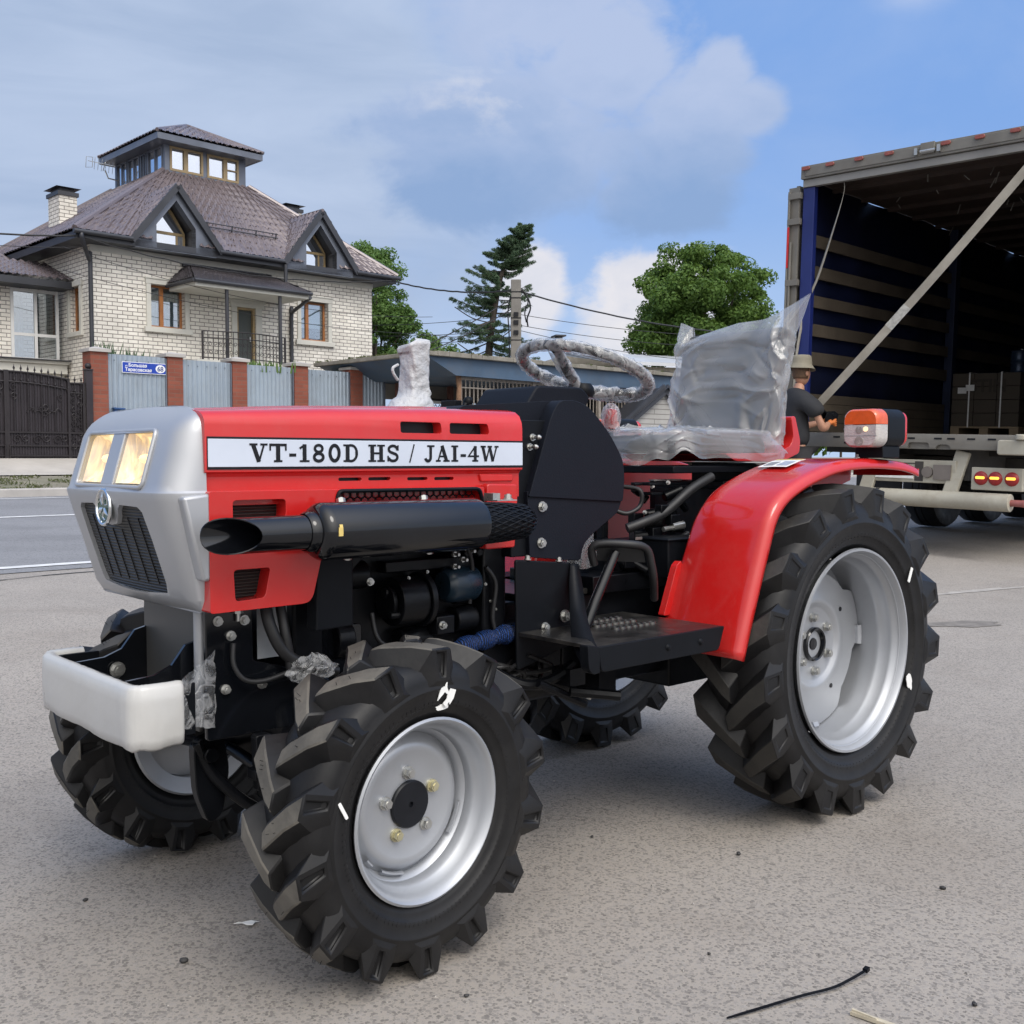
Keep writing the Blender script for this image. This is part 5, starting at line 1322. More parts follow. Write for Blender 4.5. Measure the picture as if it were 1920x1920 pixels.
HS = empty('brick_house', (-9.9, 25.0, 0), S_ANG)
tag(HS, 'cream brick house with brown metal roof, two gabled dormers and a glazed roof turret', 'house')
def cut_at(poly, plane, a, b, parent):
    c = MB(); c.prism(poly, plane, a, b); return c.build('cutter', None, parent, 0)
def rect(x0, x1, z0, z1): return [(x0, z0), (x1, z0), (x1, z1), (x0, z1)]
wl = MB(); wl.box(.12, 8.25, 0, 7.0, .5, 6.02)
wall = wl.build('wall', M['brick_w'], HS, 0)
carve(wall, cut_at(rect(1.58, 2.47, 4.15, 5.18), 'xz', -.2, .6, HS), cut_at(rect(5.85, 6.73, 4.16, 5.22), 'xz', -.2, .6, HS), cut_at(rect(3.91, 4.46, 3.30, 4.86), 'xz', -.2, .35, HS), cut_at(rect(.60, 1.19, 3.97, 5.04), 'yz', -.2, .34, HS))
wall.data.polygons.foreach_set('use_smooth', [False] * len(wall.data.polygons))

def window(parent, x0, x1, z0, z1, frame, y=.14, split=None, blind_or_sheen=0.0, curt=False, surround=True, trans=None, glassm='glass'):
    f = MB(); t = .055
    for (a, b_, c, d) in ((x0, x0 + t, z0, z1), (x1 - t, x1, z0, z1), (x0 + t, x1 - t, z0, z0 + t), (x0 + t, x1 - t, z1 - t, z1)): f.box(a, b_, y, y + .07, c, d)
    if split is not None: f.box(split - .05, split + .05, y - .004, y + .07, z0 + t, z1 - t)
    o = f.build('window', frame, parent, 0, bevel=.006)
    g = MB(); g.box(x0 + t, x1 - t, y + .03, y + .036, z0 + t, z1 - t); g.build('pane', M[glassm], o, 0)
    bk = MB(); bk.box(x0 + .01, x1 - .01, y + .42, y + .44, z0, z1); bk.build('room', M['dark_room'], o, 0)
    if curt:
        c = MB(); G = []
        for i in range(26):
            xx = x0 + t + (x1 - x0 - 2 * t) * i / 25; G.append([(xx, y + .14 + .025 * math.sin(i * 1.7) + .02 * math.sin(i * .6), z) for z in np.linspace(z0, z1, 4)])
        c.grid(G); c.build('curtain', M['curtain'], o, 60)
    if blind_or_sheen:
        c = MB(); c.box(x0 + t, x1 - t, y + .07, y + .08, z1 - (z1 - z0) * blind_or_sheen, z1 - t * .5); c.build('blind_or_sheen', M['blind_or_sheen'], o, 0)
    return o
def trim(parent, x0, x1, z0, z1, lip=.10):
    s = MB(); w_ = .115
    s.box(x0 - w_, x0, -.045, .02, z0, z1); s.box(x1, x1 + w_, -.045, .02, z0, z1); s.box(x0 - w_ - .02, x1 + w_ + .02, -.055, .02, z1, z1 + .12); s.box(x0 - w_ - .04, x1 + w_ + .04, -.075, .02, z1 + .12, z1 + .155)
    s.box(x0 - w_ - .06, x1 + w_ + .06, -.085, .02, z0 - .13, z0)
    return s.build('window_surround', M['stone'], parent, 0, bevel=.008)
window(HS, 1.58, 2.47, 4.15, 5.18, M['wood_o'], split=1.93, curt=True); trim(HS, 1.58, 2.47, 4.15, 5.18)
window(HS, 5.85, 6.73, 4.16, 5.22, M['wood_o'], split=6.15, blind_or_sheen=.66); trim(HS, 5.85, 6.73, 4.16, 5.22)
dr = MB(); dr.box(3.98, 4.40, .10, .14, 3.32, 4.80); door = dr.build('door', simple('door_grey', (.055, .065, .062), .5, 0, .12, 3), HS, 0, bevel=.006)
dr = MB(); dr.box(4.40, 4.46, .02, .12, 3.30, 4.86); dr.box(3.91, 3.98, .02, .12, 3.30, 4.86); dr.box(3.98, 4.40, .02, .12, 4.80, 4.86); dr.build('door_frame', M['wood_t'], door, 0)
dr = MB(); dr.box(4.32, 4.345, .05, .10, 4.0, 4.12); dr.build('handle', M['steel'], door, 0)
s = MB(); s.box(3.76, 3.91, -.045, .02, 3.3, 4.86); s.box(4.46, 4.64, -.045, .02, 3.3, 4.86); s.box(3.72, 4.70, -.055, .02, 4.86, 4.98); s.box(3.68, 4.74, -.07, .02, 4.98, 5.04); s.build('door_surround', M['stone'], HS, 0, bevel=.008)
# window on the left-hand wall
sw_ = MB()
for (a, b_, c, d) in ((.60, .66, 3.97, 5.04), (1.13, 1.19, 3.97, 5.04), (.66, 1.13, 3.97, 4.03), (.66, 1.13, 4.98, 5.04)): sw_.box(.24, .31, a, b_, c, d)
o = sw_.build('window', M['wood_o'], HS, 0); g = MB(); g.box(.27, .275, .66, 1.13, 4.03, 4.98); g.build('pane', M['glass'], o, 0); g = MB(); g.box(.40, .41, .60, 1.19, 3.97, 5.04); g.build('room', M['curtain'], o, 0)
s = MB(); s.box(.075, .14, .48, .60, 3.97, 5.04); s.box(.075, .14, 1.19, 1.31, 3.97, 5.04); s.box(.06, .14, .44, 1.35, 5.04, 5.17); s.box(.05, .14, .44, 1.35, 3.86, 3.97); s.build('window_surround', M['stone'], HS, 0, bevel=.008)

def tile_face(mb, A, B, C, D, pitch=.185, row=.28, amp=.044, step=.062, nu=6, skip=None):
    A, B, C, D = map(Vector, (A, B, C, D)); ud = (B - A).normalized(); nr = (B - A).cross(D - A).normalized(); vd = nr.cross(ud)
    Lu = max((B - A).length, (C - D).length); Lv = max((D - A).dot(vd), (C - A).dot(vd))
    NU = max(2, int(Lu / pitch * nu)); vs = []
    k = 0
    while k * row < Lv:
        for fr in (0.02, .5, .97):
            v_ = (k + fr) * row / Lv
            if v_ < 1: vs.append(v_)
        k += 1
    vs = [0.0] + vs + [1.0]; G = []
    for v_ in vs:
        rowp = []
        for i in range(NU + 1):
            u_ = i / NU; p = (A.lerp(B, u_)).lerp(D.lerp(C, u_), v_); uu = (p - A).dot(ud); vv = (p - A).dot(vd)
            ph = 2 * math.pi * uu / pitch
            h = amp * (.5 + .5 * math.cos(ph)) ** 1.4 + step * (1 - ((vv / row - .12 * math.cos(ph)) % 1.0))
            rowp.append(p + nr * h)
        G.append(rowp)
    f0 = len(mb.F); b0 = mb.grid(G)
    if skip: mb.F[f0:] = [f for f in mb.F[f0:] if not skip(sum((Vector(mb.V[i]) for i in f), Vector()) / 4)]
def ridge(mb, a, b_, r=.06): mb.tube([a, b_], r, 8)
# main hipped roof
E0, E1, T0, T1 = (-.45, -.55), (8.75, 7.55), (2.95, 2.0), (5.5, 5.05); ze, zt = 6.10, 8.50
rf = MB()
P = lambda x, y, z: (x, y, z)
def in_dormer(p): return p.y < .27 and (1.42 < p.x < 2.62 or 5.62 < p.x < 6.78)
tile_face(rf, P(E0[0], E0[1], ze), P(E1[0], E0[1], ze), P(T1[0], T0[1], zt), P(T0[0], T0[1], zt), skip=in_dormer)
tile_face(rf, P(E0[0], E1[1], ze), P(E0[0], E0[1], ze), P(T0[0], T0[1], zt), P(T0[0], T1[1], zt))
tile_face(rf, P(E1[0], E0[1], ze), P(E1[0], E1[1], ze), P(T1[0], T1[1], zt), P(T1[0], T0[1], zt))
tile_face(rf, P(E1[0], E1[1], ze), P(E0[0], E1[1], ze), P(T0[0], T1[1], zt), P(T1[0], T1[1], zt), nu=3)
for a, b_ in (((E0[0], E0[1]), (T0[0], T0[1])), ((E1[0], E0[1]), (T1[0], T0[1])), ((E0[0], E1[1]), (T0[0], T1[1])), ((E1[0], E1[1]), (T1[0], T1[1]))): ridge(rf, (a[0], a[1], ze + .04), (b_[0], b_[1], zt + .04), .075)
roof = rf.build('roof', M['tile'], HS, 40, recalc=False)
ev = MB()
def eave_ring(mb, x0, x1, y0, y1, z0, z1, t=.05):
    mb.box(x0, x1, y0, y0 + t, z0, z1); mb.box(x0, x1, y1 - t, y1, z0, z1); mb.box(x0, x0 + t, y0 + t, y1 - t, z0, z1); mb.box(x1 - t, x1, y0 + t, y1 - t, z0, z1)
    mb.box(x0 + t, x1 - t, y0 + t, y1 - t, z0 + .005, z0 + .03)
eave_ring(ev, E0[0] + .03, E1[0] - .03, E0[1] + .03, E1[1] - .03, 5.93, 6.095)
ev.build('eave', M['dark_metal'], roof, 0)
fz_ = MB(); fz_.box(.10, 8.27, -.03, .0, 5.78, 5.93); fz_.build('frieze', M['stone'], HS, 0)
gt = MB()
for x0, x1 in ((-.5, .88), (3.12, 4.98), (7.28, 8.8)):
    gt.tube([(x0, -.60, 6.07), (x1, -.60, 6.07)], .055, 10)
gt.build('gutter', M['dark_metal'], roof, 40)
sg = MB()
yy = .05; zz = ze + (yy - E0[1]) * (zt - ze) / (T0[1] - E0[1]) + .13
for dz in (0, .10): sg.tube([(3.1, yy, zz + dz), (5.2, yy, zz + dz)], .014, 6)
for x in (3.15, 3.85, 4.55, 5.15): sg.beam((x, yy + .05, zz - .16), (x, yy, zz + .12), .03, .02)
sg.build('snow_guard', M['dark_metal'], roof, 40)

# dormers
def dormer(cx, hw_, zp, w0, w1, zb, zs):
    zf = 6.16
    gab = MB(); gab.prism([(cx - hw_, 5.92), (cx + hw_, 5.92), (cx + hw_, zf), (cx, zp), (cx - hw_, zf)], 'xz', -.52, -.30)
    d = gab.build('dormer', M['grey_metal'], HS, 0)
    sl = (zp - zf) / hw_
    xi0, xi1 = w0 - .03, w1 + .03; m_ = .30
    def zg(x): return zp - abs(x - cx) * sl - m_
    op = [(xi0, zb), (xi1, zb), (xi1, max(zb + .1, zg(xi1))), (cx, zp - m_), (xi0, max(zb + .1, zg(xi0)))]
    carve(d, cut_at(op, 'xz', -.8, .1, HS)); d.data.polygons.foreach_set('use_smooth', [False] * len(d.data.polygons))
    lin = MB()      # lining of the recess
    lin.box(xi1, xi1 + .03, -.50, .28, zb, zg(xi1)); lin.box(xi0 - .03, xi0, -.50, .28, zb, zg(xi0)); lin.box(xi0, xi1, -.50, .28, zb - .03, zb)
    lin.prism([(cx, zp - m_), (xi1, zg(xi1)), (xi1, zg(xi1) + .03), (cx, zp - m_ + .03)], 'xz', -.299, .28); lin.prism([(cx, zp - m_), (xi0, zg(xi0)), (xi0, zg(xi0) + .03), (cx, zp - m_ + .03)], 'xz', -.299, .28)
    lin.build('dormer_lining', M['dark_metal'], d, 0)
    wn = MB(); yw = -.02; t = .055
    wn.box(w0, w1, yw, yw + .06, zb, zb + t); wn.box(w0, w1, yw, yw + .06, zs - .04, zs + .03); wn.box(w0, w0 + t, yw, yw + .06, zb + t, zs - .04); wn.box(w1 - t, w1, yw, yw + .06, zb + t, zs - .04)
    wn.prism([(w1, zs + .03), (w1 - .06, zs + .03), (cx - .02, zp - m_ - .1), (cx + .04, zp - m_)], 'xz', yw, yw + .06); wn.box(w1 - .24, w1 - .19, yw + .01, yw + .06, zb + t, zs - .04)
    wo2 = wn.build('dormer_window', M['wood_t'], d, 0, bevel=.006)
    pn_ = MB(); pn_.box(w0 + t, w1 - t, yw + .025, yw + .03, zb + t, zs - .04); pn_.prism([(w0, zs + .03), (w1 - .06, zs + .03), (cx - .02, zp - m_ - .1), (cx - .04, zp - m_ - .03), (w0, zg(w0))], 'xz', yw + .025, yw + .03); pn_.build('pane', M['glass_sky'], wo2, 0)
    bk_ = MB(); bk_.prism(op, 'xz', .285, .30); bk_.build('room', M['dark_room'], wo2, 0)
    rf_ = MB()
    def yr(z): return E0[1] + (z - ze) * (T0[1] - E0[1]) / (zt - ze)
    tile_face(rf_, (cx - hw_ - .12, yr(zf - .02) - .02, zf - .10), (cx - hw_ - .12, -.62, zf - .10), (cx, -.62, zp + .05), (cx, yr(zp), zp + .05))
    tile_face(rf_, (cx + hw_ + .12, -.62, zf - .10), (cx + hw_ + .12, yr(zf - .02) - .02, zf - .10), (cx, yr(zp), zp + .05), (cx, -.62, zp + .05))
    rf_.tube([(cx, -.63, zp + .07), (cx, yr(zp), zp + .07)], .05, 8)
    rf_.build('dormer_roof', M['tile'], d, 40, recalc=False)
    vl = MB(); vl.beam((cx - hw_ - .10, yr(zf) - .02, zf + .03), (cx - .05, yr(zp), zp + .06), .30, .02, up=(-.3, -.6, .7)); vl.build('valley_flashing', M['tile'], d, 0)
    bg_ = MB(); bg_.beam((cx - hw_ - .12, -.58, zf - .12), (cx, -.58, zp + .03), .10, .15); bg_.beam((cx + hw_ + .12, -.58, zf - .12), (cx, -.58, zp + .03), .10, .15); bg_.build('barge_board', M['dark_metal'], d, 0)
dormer(2.03, 1.05, 7.46, 1.54, 2.50, 5.97, 6.46)
dormer(6.17, 1.05, 7.50, 5.74, 6.66, 5.99, 6.54)

# glazed turret on top
tu = MB(); tu.box(3.10, 5.38, 2.09, 4.95, 8.40, 8.58); tur = tu.build('turret', M['dark_metal'], HS, 0)
pl = MB()
for (x0, x1) in ((3.03, 3.17), (4.13, 4.25), (5.21, 5.43)): pl.box(x0, x1, 2.04, 2.10, 8.46, 9.24)
pl.box(3.03, 5.43, 2.03, 2.09, 8.42, 8.58)
for (y0, y1) in ((2.10, 2.16), (3.02, 3.10), (3.42, 3.50), (4.2, 4.26), (4.94, 5.02)): pl.box(3.03, 3.10, y0, y1, 8.46, 9.24)
pl.box(3.02, 3.09, 2.10, 5.0, 8.44, 8.58); pl.build('turret_post', M['grey_metal'], tur, 0)
M['turret_glass'] = mat_glass('turret_glass', .68, (.85, .9, .97))
for (x0, x1, xm) in ((3.17, 4.13, 3.63), (4.25, 5.21, 4.80)):
    f = MB(); t = .06
    for (a, b_, c, d) in ((x0, x0 + t, 8.58, 9.22), (x1 - t, x1, 8.58, 9.22), (x0 + t, x1 - t, 8.58, 8.64), (x0 + t, x1 - t, 9.16, 9.22), (xm - .06, xm + .06, 8.64, 9.16)): f.box(a, b_, 2.02, 2.06, c, d)
    if x0 > 4: f.box(xm + .06, x1 - t, 2.025, 2.06, 8.88, 8.91)
    o = f.build('window', M['wood_t'], tur, 0); g = MB(); g.box(x0 + .03, x1 - .03, 2.065, 2.075, 8.6, 9.2); g.build('pane', M['turret_glass'], o, 0)
for (y0, y1) in ((2.16, 3.02), (3.10, 3.42), (3.50, 4.2), (4.26, 4.94)):
    f = MB(); t = .04
    for (a, b_, c, d) in ((y0, y0 + t, 8.58, 9.22), (y1 - t, y1, 8.58, 9.22), (y0 + t, y1 - t, 8.58, 8.62), (y0 + t, y1 - t, 9.18, 9.22), ((y0 + y1) / 2 - .02, (y0 + y1) / 2 + .02, 8.62, 9.18)): f.box(3.01, 3.05, a, b_, c, d)
    o = f.build('window', M['grey_metal'], tur, 0); g = MB(); g.box(3.055, 3.065, y0, y1, 8.6, 9.2); g.build('pane', M['turret_glass'], o, 0); g = MB(); g.box(3.10, 3.108, y0 + .03, y1 - .03, 8.62, 9.20); g.build('blind_or_sheen', M['pvc'], o, 0)  # white panel behind each pane paints in the bright sky reflection
for y_ in (4.95,):
    for x_ in (3.06, 3.66, 4.25, 4.85, 5.40): q = MB(); q.box(x_ - .05, x_ + .05, y_ - .06, y_ + .06, 8.4, 9.24); q.build('turret_post', M['grey_metal'], tur, 0)
for y_ in (2.5, 3.2, 3.9, 4.5): q = MB(); q.box(5.35, 5.41, y_ - .05, y_ + .05, 8.4, 9.24); q.build('turret_post', M['grey_metal'], tur, 0)
tr0 = MB(); ex0, ex1, ey0, ey1, ez = 2.62, 5.76, 1.62, 5.22, 9.40; ap = (4.32, 3.30, 10.22)
tile_face(tr0, (ex0, ey0, ez), (ex1, ey0, ez), ap, ap); tile_face(tr0, (ex0, ey1, ez), (ex0, ey0, ez), ap, ap); tile_face(tr0, (ex1, ey0, ez), (ex1, ey1, ez), ap, ap); tile_face(tr0, (ex1, ey1, ez), (ex0, ey1, ez), ap, ap)
for c_ in ((ex0, ey0), (ex1, ey0), (ex0, ey1), (ex1, ey1)): ridge(tr0, (c_[0], c_[1], ez + .04), (ap[0], ap[1], ap[2] + .04), .05)
tr0.build('turret_roof', M['tile'], tur, 40, recalc=False)
te = MB(); eave_ring(te, ex0 + .02, ex1 - .02, ey0 + .02, ey1 - .02, 9.235, 9.395); te.build('turret_eave', M['grey_metal'], tur, 0)
an = MB()
an.tube([(2.98, 4.7, 8.75), (2.70, 4.75, 8.78), (2.62, 4.78, 9.0)], .02, 6); an.tube([(2.75, 4.4, 9.05), (2.35, 5.25, 9.3)], .012, 6); an.tube([(2.62, 4.9, 9.0), (2.55, 4.6, 9.15)], .012, 6)
for i in range(6): an.tube([(2.70 - .05 * i, 4.5 + .12 * i, 8.95 + .04 * i - .10), (2.74 - .05 * i, 4.5 + .12 * i, 9.2 + .04 * i)], .008, 5)
an.tube([(2.30, 5.3, 9.12), (2.32, 5.3, 9.42), (2.42, 5.1, 9.38), (2.40, 5.1, 9.10)], .010, 6, closed=True)
an.build('tv_aerial', M['steel'], HS, 40)
def chimney(x0, x1, y0, y1, z0, z1):
    c = MB(); c.box(x0, x1, y0, y1, z0, z1); o = c.build('chimney', M['brick_w'], HS, 0)
    c = MB(); c.box(x0 - .04, x1 + .04, y0 - .04, y1 + .04, z1, z1 + .10); c.box(x0 + .05, x1 - .05, y0 + .05, y1 - .05, z1 + .10, z1 + .20)
    cx, cy = (x0 + x1) / 2, (y0 + y1) / 2; a = (x1 - x0) / 2 + .09; b_ = (y1 - y0) / 2 + .09
    c.add([(cx - a, cy - b_, z1 + .20), (cx + a, cy - b_, z1 + .20), (cx + a, cy + b_, z1 + .20), (cx - a, cy + b_, z1 + .20), (cx, cy, z1 + .30)], [(0, 1, 4), (1, 2, 4), (2, 3, 4), (3, 0, 4), (3, 2, 1, 0)])
    c.build('chimney_cap', M['dark_metal'], o, 0)
chimney(.62, 1.08, 3.0, 3.7, 6.5, 7.68); chimney(7.38, 7.90, 3.0, 3.6, 6.6, 8.36)

# porch canopy with posts and wrought-iron balcony rail
cn = MB()
A_, B_, C_, D_ = (2.02, -1.38, 5.20), (5.26, -1.38, 5.20), (4.72, -.06, 5.74), (2.60, -.06, 5.74)
tile_face(cn, A_, B_, C_, D_, pitch=.12, row=.22, amp=.02, step=.022); tile_face(cn, (2.02, -.02, 5.20), A_, D_, (2.60, -.02, 5.74), pitch=.12, row=.22); tile_face(cn, B_, (5.26, -.02, 5.20), (4.72, -.02, 5.74), C_, pitch=.12, row=.22)
cnp = cn.build('porch_canopy', M['tile_dark'], HS, 40, recalc=False)
c2 = MB(); c2.box(2.06, 5.22, -1.34, -.02, 5.045, 5.15); c2.build('canopy_soffit', M['stone'], cnp, 0); c2 = MB(); c2.tube([(2.0, -1.40, 5.17), (5.28, -1.40, 5.17)], .05, 8); c2.tube([(2.0, -1.40, 5.17), (2.0, 0, 5.17)], .05, 8); c2.box(2.4, 4.9, -.10, .0, 5.70, 5.78); c2.build('canopy_gutter', M['dark_metal'], cnp, 40)
for x in (2.93, 4.42):
    c = MB(); c.cyl((x, -1.25, 3.2), (x, -1.25, 5.05), .045, 12); c.build('porch_post', M['dark_metal'], HS, 40)
bl_ = MB(); bl_.box(2.0, 4.9, -1.5, 0, 3.12, 3.30); bl_.build('balcony_floor', M['stone'], HS, 0)
ra = MB(); N_ = 21
def rp(i): t = i / (N_ - 1); return 2.34 + 2.30 * t, -1.12 - .30 * math.sin(math.pi * t)
for i in range(N_):
    x, y = rp(i); ra.tube([(x, y, 3.3), (x, y, 4.02)], .009 if 0 < i < N_ - 1 else .028, 6)
for z in (3.38, 3.86, 4.02): ra.tube([(*rp(i), z) for i in range(N_)], .014, 6)
def spiral(mb, c, r0, turns, ph, ax1, ax2, rad=.008, n=16):
    c = Vector(c); ax1 = Vector(ax1); ax2 = Vector(ax2)
    mb.tube([c + (ax1 * math.cos(ph + turns * 2 * math.pi * k / n) + ax2 * math.sin(ph + turns * 2 * math.pi * k / n)) * r0 * (1 - .72 * k / n) for k in range(n + 1)], rad, 5)
for i in range(0, N_ - 1):
    x, y = rp(i + .5)
    spiral(ra, (x, y, 3.72), .055, 1.2, math.pi / 2 if i % 2 else -math.pi / 2, (1 if i % 2 else -1, 0, 0), (0, 0, 1), .007); spiral(ra, (x, y, 3.52), .055, 1.2, -math.pi / 2 if i % 2 else math.pi / 2, (1 if i % 2 else -1, 0, 0), (0, 0, 1), .007)
ra.build('balcony_rail', M['iron'], HS, 40)
dp_ = MB(); dp_.tube(smooth_path([(-.32, -.60, 6.02), (-.30, -.58, 5.90), (.02, -.16, 5.55), (.09, -.07, 5.40), (.09, -.07, .95)], 4), .05, 10); dp_.build('downpipe', M['dark_metal'], HS, 50)
dp_ = MB(); dp_.tube([(5.02, -.60, 6.0), (5.02, -.58, 5.40)], .05, 10); dp_.tube(smooth_path([(5.30, -1.30, 5.10), (5.36, -.9, 5.0), (5.50, -.15, 4.85), (5.52, -.07, 4.7), (5.52, -.07, .95)], 4), .05, 10); dp_.build('downpipe', M['dark_metal'], HS, 50)
# wing on the left with its glazed bay
wg = MB(); wg.box(-9.0, -1.12, 1.6, 6.5, .5, 5.02); wg.build('wing_wall', M['brick_w'], HS, 0)
wg = MB(); wg.box(-1.12, .12, 2.9, 3.0, 3.3, 5.02); wg.box(-1.12, .12, 1.62, 6.4, .5, 3.0); wg.build('bay_back', M['brick_w'], HS, 0)
by = MB(); t = .035
for x in (-1.10, -.56, -.05): by.box(x - t, x + t, 1.56, 1.62, 3.32, 4.98)
for z in (3.32, 3.90, 4.94): by.box(-1.10 + t, -.05 - t, 1.565, 1.615, z - .035, z + .035)
bay = by.build('bay_window', M['pvc'], HS, 0); g = MB(); g.box(-1.09, -.06, 1.585, 1.592, 3.32, 4.95); g.build('pane', M['glass'], bay, 0)
g = MB(); G = []
for i in range(14): G.append([(-1.05 + .45 * i / 13, 2.3 + .04 * math.sin(i * 1.8), z) for z in (3.32, 4.9)])
g.grid(G); g.build('curtain', M['curtain'], bay, 60)
lg = MB(); lg.box(-9.0, .07, 1.18, 1.62, 3.20, 3.28); lg.box(-9.0, .05, 1.26, 1.62, 2.98, 3.20); lg.box(-9, .03, 1.40, 1.62, 2.86, 2.98); lg.build('bay_ledge', M['stone'], HS, 0, bevel=.01)
lg = MB(); lg.box(-9.0, .09, 1.08, 1.62, 3.28, 3.30); lg.build('ledge_flashing', M['dark_metal'], HS, 0)
wr_ = MB(); tile_face(wr_, (-9.2, .95, 5.16), (.10, .95, 5.16), (.10, 2.6, 5.75), (-9.2, 2.6, 5.75)); wr_.build('wing_roof', M['tile'], HS, 40, recalc=False)
wr_ = MB(); wr_.box(-9.2, .105, .93, 1.6, 4.99, 5.15); wr_.build('wing_eave', M['dark_metal'], HS, 0)
NB = empty('neighbour_house', (-9.9, 25.0, 0), S_ANG); tag(NB, 'house roof with ridged tiles peeking out beyond the cream brick house on the far left', 'house')
nb_ = MB(); nb_.box(-8.0, -.7, 3.8, 10.0, .6, 5.9); nb_.build('wall', M['brick_w'], NB, 0)
nb_ = MB(); tile_face(nb_, (-8.5, 3.4, 5.85), (-.25, 3.4, 5.85), (-1.9, 6.0, 7.25), (-7, 6.0, 7.25), nu=5); tile_face(nb_, (-.25, 3.4, 5.85), (-.25, 9.0, 5.85), (-1.9, 6.5, 7.25), (-1.9, 6.0, 7.25), nu=5); nb_.build('roof', M['tile'], NB, 40, recalc=False)

# ------------------------------------------------------------------ fence of brick pillars and corrugated sheets
FN = empty('sheet_fence', sn(0, 20.7, 0), S_ANG); tag(FN, 'fence of blue grey corrugated sheets between red brick pillars', 'fence')
PL = [(8.78, 9.13), (10.38, 10.72), (11.87, 12.22), (13.43, 13.79), (14.98, 15.32)]
M['sheet'] = simple('blue_sheet', (.315, .375, .44), .42, .25, .10, 1.0, .03, 4, dust=.25, dustcol=(.22, .21, .19), dscale=2.5)
for i, (x0, x1) in enumerate(PL):
    p = MB(); p.box(x0, x1, 0, .38, .55, 3.04); o = p.build('pillar', M['brick_r'], FN, 0)
    c = MB(); c.box(x0 - .05, x1 + .05, -.05, .43, 3.04, 3.10); c.add([(x0 - .05, -.05, 3.10), (x1 + .05, -.05, 3.10), (x1 + .05, .43, 3.10), (x0 - .05, .43, 3.10), ((x0 + x1) / 2, .19, 3.16)], [(0, 1, 4), (1, 2, 4), (2, 3, 4), (3, 0, 4)]); c.build('pillar_cap', M['kerb'], o, 0)
for i, (x0, x1) in enumerate(zip([a[1] for a in PL], [a[0] for a in PL[1:]] + [16.02])):
    p = MB(); zt_ = 3.02 - .012 * i; NX = int((x1 - x0 - .02) / .0125); G = []
    for k in range(NX + 1):
        x = x0 + .01 + (x1 - x0 - .02) * k / NX; ph = (x / .10) % 1.0
        h = .022 * max(0, min(1, (abs(ph - .5) - .12) / .12)); G.append([(x, .06 + h, .75), (x, .06 + h, zt_)])
    p.grid(G); o = p.build('panel', M['sheet'], FN, 0); sd = o.modifiers.new('thick', 'SOLIDIFY'); sd.thickness = .002
    q = MB()
    for k in range(5): q.bolt((x0 + .15 + k * (x1 - x0 - .3) / 4, .058, zt_ - .12), (0, -1, 0), .010, .006); q.bolt((x0 + .18 + k * (x1 - x0 - .3) / 4, .058, zt_ - 1.1), (0, -1, 0), .010, .006)
    q.box(x1 - .035, x1 - .008, .02, .055, .8, zt_ - .02); q.build('panel_screw', M['grey_metal'], o, 30)
SG = empty('address_sign', sn(9.89, 20.7, 2.775), S_ANG); tag(SG, 'blue street name plate with house number 68 on the corrugated fence', 'sign')
sg = MB(); sg.prism(rrect(.935, .225, .02, 4), 'xz', .028, .036); sg.build('plate', simple('sign_white', (.75, .76, .78), .4, 0, .03), SG, 0)
sg = MB(); sg.prism(rrect(.910, .200, .014, 4), 'xz', .0255, .028); sg.build('field', simple('sign_blue', (.012, .050, .36), .35, 0, .08, 3), SG, 0)
sg = MB(); sg.prism([(.345 + .105 * math.cos(2 * math.pi * k / 32), .082 * math.sin(2 * math.pi * k / 32)) for k in range(32)], 'xz', .0235, .0255); sg.build('number_oval', bpy.data.materials['sign_white'], SG, 0)
RXm = Matrix.Rotation(R(90), 4, 'X'); wht = bpy.data.materials['sign_white']
text_mesh('Большая', 'lettering', wht, .092, .001, SG, Matrix.Translation((-.335, .0240, .016)) @ RXm, .0022)
text_mesh('ул.', 'lettering', wht, .045, .001, SG, Matrix.Translation((-.405, .0240, .016)) @ RXm, .001)
text_mesh('Тарасовская', 'lettering', wht, .090, .001, SG, Matrix.Translation((-.405, .0240, -.072)) @ RXm, .0022)
text_mesh('68', 'number', simple('sign_ink', (.01, .03, .18), .4, 0, .02), .135, .001, SG, Matrix.Translation((.275, .0220, -.046)) @ RXm, .002)
MBX = empty('mailbox', sn(9.32, 20.7, 1.90), S_ANG); tag(MBX, 'small blue letterbox on the corrugated fence beside the first brick pillar', 'mailbox')
mb_ = MB(); mb_.box(-.10, .10, -.06, .05, -.22, .02); o = mb_.build('box', simple('letterbox_blue', (.028, .075, .20), .4, .1, .1), MBX, 0, bevel=.01); mb_ = MB(); mb_.prism([(-.115, .02), (.115, .02), (.115, .05), (-.115, .06)], 'xz', -.08, .05); mb_.build('lid', bpy.data.materials['letterbox_blue'], MBX, 0, bevel=.006); mb_ = MB(); mb_.box(-.02, .02, -.064, -.06, -.06, -.04); mb_.build('slot_plate', M['steel'], MBX, 0)

